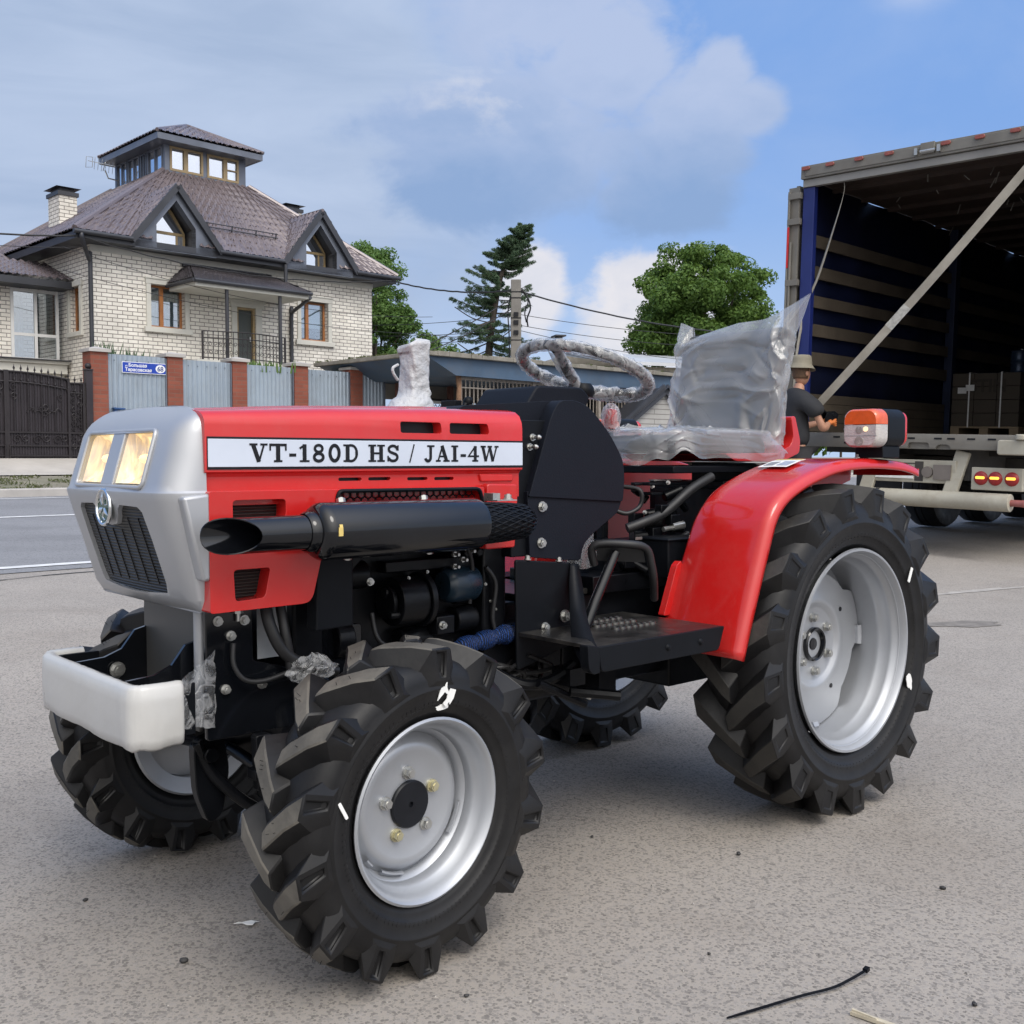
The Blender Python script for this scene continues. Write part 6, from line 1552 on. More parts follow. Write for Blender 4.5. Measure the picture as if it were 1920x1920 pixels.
# ------------------------------------------------------------------ wrought-iron gate
GT = empty('iron_gate', sn(0, 20.7, 0), S_ANG); tag(GT, 'dark brown double gate with arched top, scrolls and spear points', 'gate')
XC, XR = 7.19, 8.66
def zarch(x): return 2.38 + .19 * math.cos(min(1, abs(x - XC) / 1.5) * math.pi / 2) ** .8 if abs(x - XC) < 1.15 else 2.40
for sgn in (1, -1):
    def X(d): return XC + sgn * d
    pb_ = MB(); xs = np.linspace(.01, 1.46, 30)
    pb_.prism([(X(d), .95) for d in (.01, 1.46)] + [(X(d), zarch(X(d))) for d in xs[::-1]], 'xz', .03, .035)
    for k in range(29):
        d = .03 + k * .05; pb_.box(min(X(d), X(d + .025)), max(X(d), X(d + .025)), .018, .03, .96, zarch(X(d)) - .01)
    leaf = pb_.build('gate_leaf', M['gate'], GT, 0)
    fr0 = MB()
    for d in (.02, 1.15, 1.44): fr0.box(X(d) - .022, X(d) + .022, -.02, .018, .93, zarch(X(d)) + .02)
    for z in (1.0, 1.19, 1.44): fr0.box(min(X(.02), X(1.44)), max(X(.02), X(1.44)), -.012, .016, z - .015, z + .015)
    fr0.tube([(X(d), 0, zarch(X(d))) for d in xs], .018, 6); fr0.tube([(X(d), 0, zarch(X(d)) - .19) for d in xs], .014, 6)
    fr0.build('gate_frame', M['iron'], leaf, 30)
    bs = MB()
    for k in range(1, 12):
        d = .02 + k * .125
        if d > 1.42: break
        zt0 = zarch(X(d)); bs.tube([(X(d), -.006, 1.44), (X(d), -.006, zt0 + .05)], .009, 6)
        bs.lathe([(.004, 0), (.020, .02), (.022, .035), (.008, .07), (.0, .12)], 'z', (X(d), -.006, zt0 + .03), 6); bs.lathe([(.004, 0), (.022, .015), (.012, .05), (.0, .09)], 'z', (X(d), -.006, zt0 - .17), 6)
    bs.build('gate_spear', M['iron'], leaf, 30)
    so_ = MB()
    for d, z, r_, ph, tn_ in ((.18, 1.31, .085, 0, 1.3), (.33, 1.33, .07, 3.1, 1.3), (.55, 1.30, .09, .3, 1.4), (.72, 1.33, .08, 2.6, 1.3), (.92, 1.31, .085, 0, 1.4), (1.06, 1.33, .06, 3, 1.2), (.13, 2.28, .085, 1.5, 1.3), (.13, 2.12, .07, -1.5, 1.2), (1.0, 2.10, .07, 1, 1.2)):
        spiral(so_, (X(d), -.004, z), r_, tn_, ph, (sgn, 0, 0), (0, 0, 1), .009)
    for k in range(8):
        z = 2.2 - k * .145; spiral(so_, (X(1.24), -.004, z), .065, 1.25, k * 1.4, (sgn, 0, 0), (0, 0, 1), .009); spiral(so_, (X(1.36), -.004, z - .05), .055, 1.2, k * 1.1 + 2, (-sgn, 0, 0), (0, 0, 1), .009)
    cxm = .70
    for a in range(4): spiral(so_, (X(cxm) + .06 * math.cos(a * math.pi / 2), -.004, 1.86 + .06 * math.sin(a * math.pi / 2)), .075, 1.1, a * math.pi / 2 + 2.5, (sgn, 0, 0), (0, 0, 1), .009)
    for e in (1, -1): so_.tube(smooth_path([(X(cxm + e * .08), -.004, 1.86), (X(cxm + e * .18), -.004, 1.84), (X(cxm + e * .25), -.004, 1.90), (X(cxm + e * .34), -.004, 1.80)], 5), .010, 5); spiral(so_, (X(cxm + e * .21), -.004, 1.86), .04, 1.1, 1, (e * sgn, 0, 0), (0, 0, 1), .008)
    so_.build('gate_scroll', M['iron'], leaf, 40)
    dl = MB(); dl.tube([(X(.04), -.03, 1.2), (X(.04), -.03, .84)], .012, 6); dl.box(X(.04) - .05, X(.04) + .05, -.08, .02, .80, .845); dl.build('gate_bolt', M['iron'], leaf, 30)
    ps = MB(); xp = XC + sgn * 1.545; ps.box(xp - .065, xp + .065, -.05, .09, .7, 2.66); ps.box(xp - .075, xp + .075, -.06, .10, 2.66, 2.69); o = ps.build('gate_post', M['gate'], GT, 0, bevel=.006)
    ps = MB(); ps.lathe([(0, 0), (.03, .005), (.055, .03), (.062, .06), (.05, .095), (.025, .115), (0, .12)], 'z', (xp, .02, 2.69), 14); ps.build('post_ball', M['iron'], o, 60)

# ------------------------------------------------------------------ market shelter beside the fence
SH = empty('market_shelter', sn(14.8, 17.7, 0), S_ANG); tag(SH, 'open shelter with flat concrete roof, blue fascia and barred sides', 'shelter')
M['old_conc'] = simple('weathered_slab', (.24, .22, .19), .9, 0, .3, 2.5, .5, 18, dust=.6, dustcol=(.10, .105, .06), dscale=3)
M['blue_fascia'] = simple('blue_fascia', (.062, .105, .165), .5, .1, .22, 1.3, .05, 8, dust=.35, dustcol=(.12, .11, .10), dscale=3)
M['brown_post'] = simple('red_brown_post', (.13, .055, .042), .6, 0, .3, 6)
M['bar'] = simple('old_bar', (.27, .235, .20), .65, .1, .25, 9)
sl_ = MB(); NXs = 40
for i in range(NXs):
    x0 = i * 13.0 / NXs; x1 = (i + 1) * 13.0 / NXs - .004; d = random.uniform(-.012, .012); sl_.box(x0, x1, d, 4.3 - d, 3.175, 3.275 + random.uniform(-.012, .015))
sl_.build('roof_slab', M['old_conc'], SH, 0, bevel=.01)
fb_ = MB(); fb_.prism([(.10, 3.172), (.95, 2.79), (12.8, 2.72), (12.8, 3.172)], 'xz', .14, .19); fb_.add([(.10, .19, 3.172), (.95, .19, 2.79), (.95, 4.2, 2.79), (.10, 4.2, 3.172)], [(0, 1, 2, 3)]); fb_.box(.96, 12.8, .195, 4.2, 2.80, 2.815); fb_.build('fascia', M['blue_fascia'], SH, 0)
for i, x in enumerate((1.22, 3.6, 6.0, 8.6)):
    p = MB()
    if i == 0:
        pt = [(x + .012 * math.sin(k), .36 + .01 * math.cos(k * 2), .4 + 2.4 * k / 9) for k in range(10)]; p.tube(pt, [.062 + .008 * math.sin(k * 2.2) for k in range(10)], 10); p.build('shelter_post', simple('bark_post', (.22, .125, .075), .85, 0, .4, 7, .6, 25), SH, 50)
    else:
        p.box(x - .05, x + .05, .30, .40, .4, 2.78); p.build('shelter_post', M['bar'], SH, 0)
ba = MB()
for k in range(62):
    x = 1.30 + k * .125
    if abs(x - 6.0) < .07 or abs(x - 3.6) < .07: continue
    ba.box(x - .011, x + .011, .34, .362, .9, 2.785)
for z in (1.05, 1.9, 2.55): ba.box(1.26, 9.1, .335, .367, z - .015, z + .015)
ba.box(1.26, 9.1, .33, .37, 2.72, 2.785)
ba.build('bar_grille', M['bar'], SH, 0)
lt = MB()
for x0 in np.arange(1.62, 7.0, .13):
    for sg_ in (1, -1):
        pts_ = [(x0 + sg_ * (.065 * math.sin(2 * math.pi * k / 8 * .5)), 3.0, .9 + 1.42 * k / 32) for k in range(33)]
        lt.tube([(x0 + sg_ * .065 * (1 - abs((k * .5) % 2 - 1)) - .0, 3.0 + .004 * sg_, .9 + 1.42 * k / 32) for k in range(33)], .010, 4)
lt.build('lattice', M['iron'], SH, 0)
lp_ = MB()
for x in (1.60, 2.02, 3.28, 3.60, 4.9, 6.2): lp_.box(x - .06, x + .06, 2.94, 3.06, .6, 2.79)
lp_.build('lattice_post', M['brown_post'], SH, 0)
lr = MB(); lr.box(1.6, 3.2, 2.95, 2.99, 2.33, 2.40); lr.box(3.7, 6.2, 2.95, 2.99, 2.30, 2.36); lr.build('white_rail', M['pvc'], SH, 0)
lr = MB(); lr.box(1.6, 6.2, 2.96, 3.0, 2.40, 2.46); lr.box(3.66, 6.2, 2.96, 3.0, 2.24, 2.30); lr.build('lattice_rail', M['iron'], SH, 0)
ce = MB(); ce.box(1.3, 12.7, 3.4, 3.5, 2.42, 2.80); ce.build('back_board', simple('back_board', (.30, .28, .25), .8, 0, .2, 2), SH, 0)
# ================================================================== the trailer
TL = empty('box_trailer', (2.81, 10.8, 0), S_ANG); TL.rotation_euler = (.030, 0, S_ANG)
tag(TL, 'open backed curtain side lorry trailer with blue interior and wooden slats', 'trailer')
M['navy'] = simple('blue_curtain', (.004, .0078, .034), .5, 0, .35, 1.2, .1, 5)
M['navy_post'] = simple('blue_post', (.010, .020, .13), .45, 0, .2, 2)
M['slat'] = simple('slat_wood', (.085, .068, .050), .75, 0, .3, 2.5, .2, 30)
M['floor_w'] = simple('trailer_boards', (.20, .17, .14), .8, 0, .3, 2)
M['trail_g'] = simple('dirty_grey_paint', (.175, .168, .15), .6, .1, .18, 3, .1, 20, dust=.5, dustcol=(.15, .125, .10), dscale=4)
M['trail_c'] = simple('dirty_cream_paint', (.42, .40, .33), .6, 0, .14, 3, .1, 20, dust=.6, dustcol=(.20, .165, .12), dscale=6)
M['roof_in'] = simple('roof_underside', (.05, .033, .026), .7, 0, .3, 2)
M['under'] = simple('chassis_dark', (.03, .029, .028), .7, .1, .3, 4, dust=.4, dustcol=(.10, .085, .07), dscale=5)
b = MB(); b.box(.06, 13.6, -2.48, -.03, 1.16, 1.215); b.build('floor', M['floor_w'], TL, 0)
b = MB(); b.box(.0, 13.6, -2.5, 0, 3.705, 3.74)
for i in range(22): b.box(.5 + i * .6, .56 + i * .6, -2.46, -.04, 3.66, 3.705)
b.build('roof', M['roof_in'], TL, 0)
b = MB(); b.box(-.05, .02, -2.52, .0, 3.70, 3.825); b.box(-.058, -.05, -1.25, -.05, 3.72, 3.81); b.box(-.058, -.05, -2.5, -1.40, 3.72, 3.81); b.box(-.075, -.05, -1.35, -1.22, 3.73, 3.83); hd = b.build('header', M['trail_g'], TL, 0, bevel=.005)
b = MB(); b.box(-.02, .04, -2.5, -.01, 3.625, 3.697); b.build('header_rail', simple('header_rail', (.27, .26, .24), .5, .2, .15, 3), hd, 0, bevel=.004)
for y in (-.06, -.32, -.62, -.92, -1.45, -1.75, -2.05, -2.35):
    b = MB(); b.prism(rrect(.09, .035, .016, 4, y, 3.795), 'yz', -.075, -.058); b.build('marker_lamp', simple('marker_red', (.26, .075, .06), .4, 0, .2, 30), hd, 40, bevel=.004)
b = MB(); b.cyl((-.07, -1.22, 3.755), (-.07, -1.36, 3.755), .015, 8); b.box(-.09, -.055, -1.20, -1.17, 3.73, 3.79); b.box(-.09, -.055, -1.41, -1.38, 3.73, 3.79); b.build('lock_catch', M['steel'], hd, 30)
b = MB(); G = []
for i in range(120):
    x = .07 + 13.5 * i / 119; G.append([(x, -.012 - .012 * math.sin(i * .9) - .01 * math.sin(i * .37), z) for z in (1.24, 2.0, 2.8, 3.7)])
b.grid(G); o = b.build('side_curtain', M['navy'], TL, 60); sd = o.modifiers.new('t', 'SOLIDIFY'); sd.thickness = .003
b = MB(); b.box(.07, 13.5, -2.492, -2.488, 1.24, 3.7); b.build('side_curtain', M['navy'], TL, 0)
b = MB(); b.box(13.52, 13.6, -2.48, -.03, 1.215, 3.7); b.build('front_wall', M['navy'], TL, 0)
for z in (3.06, 2.76, 2.47, 2.19, 1.90):
    for (x0, x1) in ((.14, 3.33), (3.48, 6.7), (6.85, 10.1), (10.2, 13.4)):
        b = MB(); b.box(x0, x1, -.078, -.052, z + random.uniform(-.01, .01), z + .118 + random.uniform(-.006, .006)); b.build('slat', M['slat'], TL, 0)
for (x0, x1) in ((.14, 3.33), (3.48, 6.7), (6.85, 10.1)):
    b = MB()
    for k in range(4): b.box(x0, x1, -.070, -.048, 1.225 + k * .096, 1.225 + k * .096 + .092)
    b.build('drop_side', M['slat'], TL, 0)
for x in (3.40, 6.78, 10.15): b = MB(); b.box(x - .06, x + .06, -.13, -.03, 1.2, 3.70); b.build('side_post', simple('post_dark', (.02, .03, .07), .5, .2, .2, 3), TL, 0, bevel=.005)
b = MB(); b.box(.0, .07, -.13, -.005, 1.2, 3.625); b.build('rear_post', M['navy_post'], TL, 0, bevel=.006)
b = MB(); b.box(-.03, .07, -2.55, -2.42, 1.10, 3.625); b.box(-.05, -.03, -2.56, -2.45, 1.12, 2.45); b.build('rear_post', M['trail_c'], TL, 0, bevel=.006)
b = MB(); b.box(.02, 2.45, .05, .085, 1.12, 3.66); dr_ = b.build('rear_door', M['trail_g'], TL, 0, bevel=.004)
b = MB(); b.box(-.01, .02, .03, .15, 1.1, 3.64); b.tube([(-.03, .13, 1.2), (-.03, .13, 3.6)], .014, 8); b.tube([(-.03, .10, 1.2), (-.03, .10, 3.1)], .014, 8)
for z in (1.5, 2.1, 2.7, 3.3, 3.55): b.box(-.045, .0, .0, .14, z - .03, z + .03)
b.build('door_hinge', M['trail_g'], dr_, 0, bevel=.003)
b = MB(); b.box(-.045, -.035, .115, .135, 2.85, 3.25); b.build('reflector', M['redlens'], dr_, 0)
b = MB(); b.box(-.04, .06, -2.42, -.02, 1.075, 1.213); sill = b.build('rear_sill', M['trail_g'], TL, 0, bevel=.008)
carve(sill, cut_at(roundpoly([(-1.42, 1.0), (-1.22, 1.0), (-1.22, 1.135), (-1.42, 1.135)], .03), 'yz', -.2, -.01, TL), cut_at(roundpoly([(-1.62, 1.0), (-1.48, 1.0), (-1.48, 1.12), (-1.62, 1.12)], .05), 'yz', -.2, -.01, TL))
b = MB()
for y in (-.5, -.8, -1.05, -1.25, -1.5, -1.62, -1.8, -1.98): b.box(-.0435, -.0405, y - .035, y + .035, 1.165, 1.180)
for y in (-1.12, -.6): b.box(-.0435, -.0405, y - .02, y + .02, 1.11, 1.125)
b.build('lashing_slot', M['ink'], sill, 0)
b = MB(); b.prism(roundpoly([(-2.05, 1.17), (-2.32, 1.17), (-2.34, 1.04), (-2.05, 1.04)], .03), 'yz', -.11, -.042); b.cyl((-.10, -2.25, 1.17), (-.10, -2.25, 1.22), .05, 12); b.build('door_buffer', M['trail_c'], sill, 30, bevel=.01)
b = MB(); b.box(.06, 13.0, -1.75, -1.65, .80, 1.16); b.box(.06, 13.0, -.85, -.75, .80, 1.16)
for x in (.5, 1.4, 2.2, 3.2, 4.6): b.box(x, x + .08, -2.4, -.1, 1.02, 1.16)
for x in (2.75, 4.08, 5.41): b.cyl((x, -2.3, .66), (x, -.2, .66), .07, 12); b.tube(smooth_path([(x + .5, -.8, .9), (x, -.8, .72), (x - .4, -.8, .86)], 4), .04, 6); b.tube(smooth_path([(x + .5, -1.7, .9), (x, -1.7, .72), (x - .4, -1.7, .86)], 4), .04, 6)
b.box(.9, 1.6, -2.1, -.5, .84, 1.0); b.box(1.25, 1.30, -2.4, -1.9, .45, 1.05); b.box(1.25, 1.30, -.55, -.05, .45, 1.05)
b.build('chassis', M['under'], TL, 0)
for x in (2.75, 4.08, 5.41):
    for y in (-.26, -2.24):
        w_ = empty('trailer_wheel', (x, y, .665 + (.02 if y < -1 else -.01)), 0, TL)
        t = MB(); t.lathe([(.28, -.15), (.40, -.175), (.47, -.17), (.492, -.14), (.497, -.05), (.487, -.045), (.487, -.03), (.497, -.025), (.497, .025), (.487, .03), (.487, .045), (.497, .05), (.492, .14), (.47, .17), (.40, .175), (.28, .15), (.28, -.15)], 'y', n=48); t.build('tyre', M['rubber'], w_, 40)
        r_ = MB(); r_.lathe([(.275, .14), (.26, .10), (.22, .0), (.10, .02), (.10, .08), (.0, .085)], 'y', n=32); r_.lathe([(.275, -.14), (.26, -.10), (.22, .0), (.10, -.02), (.0, -.085)], 'y', n=32); r_.build('rim', M['trail_g'], w_, 40)
for y in (-.85, -1.66):
    b = MB(); b.beam((.06, y - .04, 1.06), (-.02, y + .06, .60), .13, .05, up=(1, 0, 0)); b.build('bumper_arm', M['trail_c'], TL, 0, bevel=.01)
b = MB(); b.tube([(-.02, -.30, .62), (-.02, -2.16, .625)], .078, 20); bar = b.build('rear_bumper', M['trail_c'], TL, 40, bevel=.004)
b = MB(); b.lathe([(.080, -.02), (.083, -.018), (.083, .018), (.080, .02)], 'y', (-.02, -.95, .622), 24); b.build('bumper_clamp', M['under'], bar, 40)
b = MB(); b.tube([(-.02, -2.16, .625), (-.02, -2.24, .625)], .03, 10); b.lathe([(0, 0), (.035, .01), (.03, .05), (0, .06)], 'y', (-.02, -2.29, .625), 10); b.build('bumper_end', simple('bumper_tip', (.30, .10, .09), .5, 0, .2), bar, 40)
b = MB(); b.box(.0, .06, -2.24, -1.80, .725, .925); lbx = b.build('lamp_box', M['trail_c'], TL, 0, bevel=.006)
M['lit'] = simple('lit_amber', (.9, .5, .1), .3, 0, .05, emit=((1, .50, .05), 1.6))
for y in (-1.885, -2.01, -2.15):
    b = MB(); b.lathe([(0, -.022), (.035, -.020), (.055, -.012), (.062, 0)], 'x', (.0, y, .83), 20); o = b.build('tail_lamp', simple('tail_red', (.30, .018, .02), .35, 0, .15, 60), lbx, 50)
    b = MB(); b.prism(rrect(.080, .024, .011, 4, y, .835), 'yz', -.026, -.019); b.build('lit_strip', M['lit'], o, 0)
b = MB(); b.box(.0, .05, -1.66, -.86, .765, .975); o = b.build('plate_holder', M['trail_c'], TL, 0, bevel=.006)
b = MB(); b.box(-.012, .0, -1.27, -.90, .80, .90); b.build('number_plate', M['paper'], o, 0)
b = MB(); b.lathe([(0, -.02), (.05, -.018), (.055, 0)], 'x', (.0, -1.40, .865), 18); b.box(-.02, .0, -1.62, -1.46, .80, .935); b.build('plate_lamp', simple('grey_reflector', (.16, .14, .125), .5, 0, .2), o, 40)
b = MB(); b.box(-.004, .0, -1.36, -1.28, .78, .96); b.box(-.004, .0, -1.3, -.9, .935, .945); b.build('plate_bracket', M['under'], o, 0)
for k in range(26):
    b = MB(); x = random.uniform(.3, 5); y = random.uniform(-2.3, -.1); z = 3.655; b.tube([(x, y, z), (x + random.uniform(-.05, .05), y + random.uniform(-.05, .05), z - random.uniform(.03, .12))], .006, 4); b.build('roof_hook', M['trail_g'], TL, 0)
# straps
STP = empty('lashing_strap', (2.81, 10.8, 0), S_ANG); STP.rotation_euler = (.03, 0, S_ANG); tag(STP, 'long grey strap slanting across the open trailer to the man', 'strap')
def ribbon(pts, wd, nrm, name, m, parent):
    P = [Vector(p) for p in pts]; b_ = MB(); G = []
    for i, p in enumerate(P):
        d = (P[min(i + 1, len(P) - 1)] - P[max(i - 1, 0)]).normalized(); s_ = d.cross(Vector(nrm)).normalized(); G.append([p - s_ * wd / 2, p + s_ * wd / 2])
    b_.grid(G); o = b_.build(name, m, parent, 0); sd = o.modifiers.new('t', 'SOLIDIFY'); sd.thickness = .004; return o
M['strap'] = simple('dirty_strap', (.34, .32, .28), .8, 0, .25, 3, dust=.5, dustcol=(.17, .15, .12), dscale=5)
SA, SB_ = Vector((-.02, -2.26, 3.60)), Vector((-.30, -.42, 1.46))
PP = [SA.lerp(SB_, t) + Vector((0, 0, -.03 * math.sin(math.pi * t))) for t in np.linspace(0, 1, 24)]
ribbon(PP, .075, (.85, .3, .2), 'strap_band', M['strap'], STP)
b = MB(); ribbon([PP[13] + Vector((-.003, 0, 0)), PP[15] + Vector((-.003, 0, 0))], .077, (.85, .3, .2), 'strap_label', simple('worn_label', (.42, .42, .40), .7, 0, .35, 25), STP)
b = MB(); b.tube([SA, SA + Vector((0, .0, .07)), SA + Vector((.04, -.05, .09))], .008, 6); b.build('strap_hook', M['steel'], STP, 40)
ST2 = empty('hanging_strap', (2.81, 10.8, 0), S_ANG); ST2.rotation_euler = (.03, 0, S_ANG); tag(ST2, 'narrow twisted strap hanging from the roof at the left rear corner of the trailer', 'strap')
Q = smooth_path([(.10, -.36, 3.69), (.06, -.42, 3.60), (.05, -.40, 3.45), (.04, -.30, 3.1), (.03, -.19, 2.75), (.02, -.07, 2.45), (-.03, -.02, 2.0), (-.03, .0, 1.5)], 5)
b = MB(); G = []
for i, p in enumerate(Q):
    t = i / (len(Q) - 1); a = .2 + 2.4 * t; wv_ = .032 * (1 - .55 * t); G.append([p + Vector((math.cos(a), math.sin(a) * .6, 0)) * -wv_, p + Vector((math.cos(a), math.sin(a) * .6, 0)) * wv_])
b.grid(G); o = b.build('strap_band', M['strap'], ST2, 60); sd = o.modifiers.new('t', 'SOLIDIFY'); sd.thickness = .004

# cargo
PA = empty('cargo_pallet', (0, 0, 0)); PA.matrix_world = Matrix.Translation((2.81, 10.8, 0)) @ TL.rotation_euler.to_matrix().to_4x4() @ Matrix.Translation((2.9, -.34, 1.215)); tag(PA, 'wooden pallet under strapped cartons inside the trailer', 'pallet')
M['pal'] = simple('pallet_wood', (.30, .23, .15), .85, 0, .25, 5); M['carton'] = simple('brown_carton', (.075, .062, .048), .85, 0, .15, 3)
b = MB()
for y in (-.77, -.435, -.10): b.box(0, 1.2, y, y + .10, .02, .10)
b.build('pallet_block', M['pal'], PA, 0); b = MB()
for k in range(8): b.box(k * .155, k * .155 + .11, -.77, 0, .102, .122)
b.box(0, 1.2, -.77, -.67, 0, .018); b.box(0, 1.2, -.1, .0, 0, .018); b.build('pallet_deck', M['pal'], PA, 0)
b = MB()
for y in (-.20, -.56):
    b.box(-.006, -.004, y - .008, y + .008, .11, .74)
    b.box(-.006, 1.2, y - .008, y + .008, .742, .744)
b.build('strapping', M['paper'], PA, 0)
c0 = None
for r_ in range(4):
    for c_ in range(3):
        if c0 is None:
            b = MB(); b.box(0, 1.18, -.250, 0, 0, .148); c0 = b.build('carton', M['carton'], None, 0, bevel=.004); o = c0
        else:
            o = c0.copy(); COL.objects.link(o)
        tag(o, 'brown carton strapped on the pallet in the trailer', 'carton', 'cartons strapped on the pallet')
        o.matrix_world = PA.matrix_world @ Matrix.Translation((0, -.002 - c_ * .256, .124 + r_ * .153))
        if r_ == 2 and c_ == 1: ctop = o
tm = text_mesh('STIN', 'lettering', simple('carton_ink', (.05, .04, .03), .8, 0, .1), .20, .0008, PA, Matrix(((0, 0, -1, -.0025), (-1, 0, 0, -.20), (0, 1, 0, .52), (0, 0, 0, 1))), .006)
for k, (y, z) in enumerate(((-.07, .57), (-.16, .60))):
    b = MB(); b.box(-.009, -.007, y - .10, y, z - .07, z); b.build('delivery_note', M['paper'], PA, 0)
DR = empty('storage_drum', (0, 0, 0)); DR.matrix_world = PA.matrix_world @ Matrix.Translation((.35, -.62, .742)); tag(DR, 'dark drum standing on top of the strapped cartons', 'drum')
b = MB(); b.lathe([(0, 0), (.10, 0), (.105, .01), (.10, .02), (.10, .12), (.106, .13), (.10, .14), (.10, .24), (.106, .25), (.09, .26), (0, .26)], 'z', (0, 0, 0), 24); b.build('barrel', simple('drum_blue', (.03, .05, .09), .3, .3, .1), DR, 40)
b = MB(); b.cyl((.05, 0, .26), (.05, 0, .28), .02, 12); b.build('bung', M['steel'], DR, 40)

# ================================================================== the man at the trailer
PXY = (2.69, 10.15); PZ = gz(inv((PXY[0], PXY[1], 0))[1])
MAN = empty('person', (PXY[0], PXY[1], PZ), R(24)); tag(MAN, 'man in bucket hat and dark T-shirt pulling a strap at the back of the trailer', 'person')
def skin(name, verts, edges, radii, mat, parent, sub=2, root=0):
    me = bpy.data.meshes.new(name); me.from_pydata([tuple(v) for v in verts], edges, []); o = bpy.data.objects.new(name, me); COL.objects.link(o)
    md = o.modifiers.new('skin', 'SKIN'); md.use_smooth_shade = True; md.branch_smoothing = .6
    for i, r_ in enumerate(radii):
        sv = me.skin_vertices[0].data[i]; sv.radius = r_ if hasattr(r_, '__len__') else (r_, r_); sv.use_root = (i == root)
    ss = o.modifiers.new('sub', 'SUBSURF'); ss.levels = sub; ss.render_levels = sub
    bake(o); o.data.materials.clear(); o.data.materials.append(mat); o.data.polygons.foreach_set('use_smooth', [True] * len(o.data.polygons)); o.parent = parent
    return o
M['skin'] = simple('skin', (.46, .245, .165), .55, 0, .1, 12); M['tee'] = simple('dark_tshirt', (.020, .021, .025), .85, 0, .25, 9, .4, 14); M['trousers'] = simple('dark_trousers', (.030, .030, .034), .85, 0, .25, 8, .4, 12)
M['hat'] = simple('khaki_hat', (.215, .195, .15), .85, 0, .12, 12, .2, 40); M['hair'] = simple('brown_hair', (.10, .055, .03), .7, 0, .3, 40); M['glove'] = simple('orange_glove', (.62, .18, .045), .7, 0, .15, 20); M['shoe'] = simple('dark_shoe', (.02, .02, .02), .6, 0, .2)
# body: neck, head and arms as one surface reaching down inside the clothes
BV = [(0, 0, 1.00), (-.01, 0, 1.20), (.0, 0, 1.38), (.03, 0, 1.485), (.05, 0, 1.54), (.005, .175, 1.395), (.07, .235, 1.22), (.13, .245, 1.105), (.23, .165, 1.13), (.335, .085, 1.165), (.005, -.175, 1.395), (.06, -.235, 1.22), (.115, -.25, 1.10), (.215, -.17, 1.115), (.325, -.075, 1.15), (0, .09, .90), (.02, .10, .50), (-.01, .105, .10), (0, -.09, .90), (.02, -.10, .50), (-.01, -.105, .10)]
BE = [(0, 1), (1, 2), (2, 3), (3, 4), (2, 5), (5, 6), (6, 7), (7, 8), (8, 9), (2, 10), (10, 11), (11, 12), (12, 13), (13, 14), (0, 15), (15, 16), (16, 17), (0, 18), (18, 19), (19, 20)]
BR = [(.10, .075), (.10, .075), (.085, .07), .056, .055, .036, .034, .042, .038, .029, .036, .034, .042, .038, .029, .07, .05, .04, .07, .05, .04]
skin('body', BV, BE, BR, M['skin'], MAN)
SVt = [(0, 0, .90), (-.005, 0, 1.08), (-.012, 0, 1.22), (-.004, 0, 1.36), (.012, 0, 1.440), (.028, 0, 1.478), (.0, .155, 1.402), (.045, .222, 1.29), (.078, .242, 1.205), (.0, -.155, 1.402), (.038, -.222, 1.29), (.066, -.242, 1.205)]
SE = [(0, 1), (1, 2), (2, 3), (3, 4), (4, 5), (3, 6), (6, 7), (7, 8), (3, 9), (9, 10), (10, 11)]
skin('t_shirt', SVt, SE, [(.175, .125), (.172, .125), (.190, .138), (.200, .145), (.150, .115), .080, .118, .098, .084, .118, .098, .084], M['tee'], MAN)
skin('trousers', [(0, 0, .98), (0, .085, .86), (.022, .10, .50), (-.005, .108, .08), (0, -.085, .86), (.022, -.10, .50), (-.005, -.108, .08)], [(0, 1), (1, 2), (2, 3), (0, 4), (4, 5), (5, 6)], [(.16, .115), .105, .078, .066, .105, .078, .066], M['trousers'], MAN)
for s_ in (1, -1):
    b = MB(); b.prism(roundpoly([(-.10, 0), (.17, 0), (.18, .03), (.10, .065), (.02, .10), (-.09, .10)], .02), 'xz', s_ * .108 - .045, s_ * .108 + .045); b.build('shoe', M['shoe'], MAN, 40, bevel=.02, seg=3)
# head
hdv = MB(); G = []; hc_ = Vector((.070, 0, 1.632))
for i in range(21):
    ph = math.pi * i / 20; row = []
    for k in range(28):
        th = 2 * math.pi * k / 28; cx = math.sin(ph) * math.cos(th); cy = math.sin(ph) * math.sin(th); cz = math.cos(ph)
        x, y, z = .094 * cx, .074 * cy, .118 * cz
        if cz < -.1: x += .012 * (-cz) * (1 if cx > -.3 else .2); y *= 1 - .22 * (-cz)
        f = math.exp(-((th if th < math.pi else th - 2 * math.pi) / .16) ** 2)
        x += .024 * f * math.exp(-((cz + .12) / .13) ** 2) + .006 * f * math.exp(-((cz + .42) / .08) ** 2) + .010 * f * math.exp(-((cz + .75) / .12) ** 2)
        t_ = abs(th if th < math.pi else th - 2 * math.pi); x -= .008 * math.exp(-((t_ - .42) / .17) ** 2) * math.exp(-((cz - .05) / .10) ** 2)
        row.append(hc_ + Vector((x, y, z)))
    G.append(row)
hdv.grid(G, True); head = hdv.build('head', M['skin'], MAN, 180)
PIV = Vector((.05, 0, 0)); HROT = Matrix.Translation(PIV) @ Matrix.Rotation(R(16), 4, 'Z') @ Matrix.Translation(-PIV); head.matrix_local = HROT
for s_ in (1, -1):
    b = MB(); b.lathe([(.0, -.006), (.016, -.006), (.024, -.002), (.026, .004), (.020, .007), (.012, .002), (0, .002)], 'y', (.055, s_ * .076, 1.622), 14); b.build('ear', M['skin'], head, 60)
    b = MB(); b.lathe([(0, .008), (.006, .006), (.009, 0)], 'x', (.150, s_ * .030, 1.638), 10); b.build('eye', simple('eye', (.5, .5, .48), .2, 0, .05), head, 60)
b = MB(); G = []
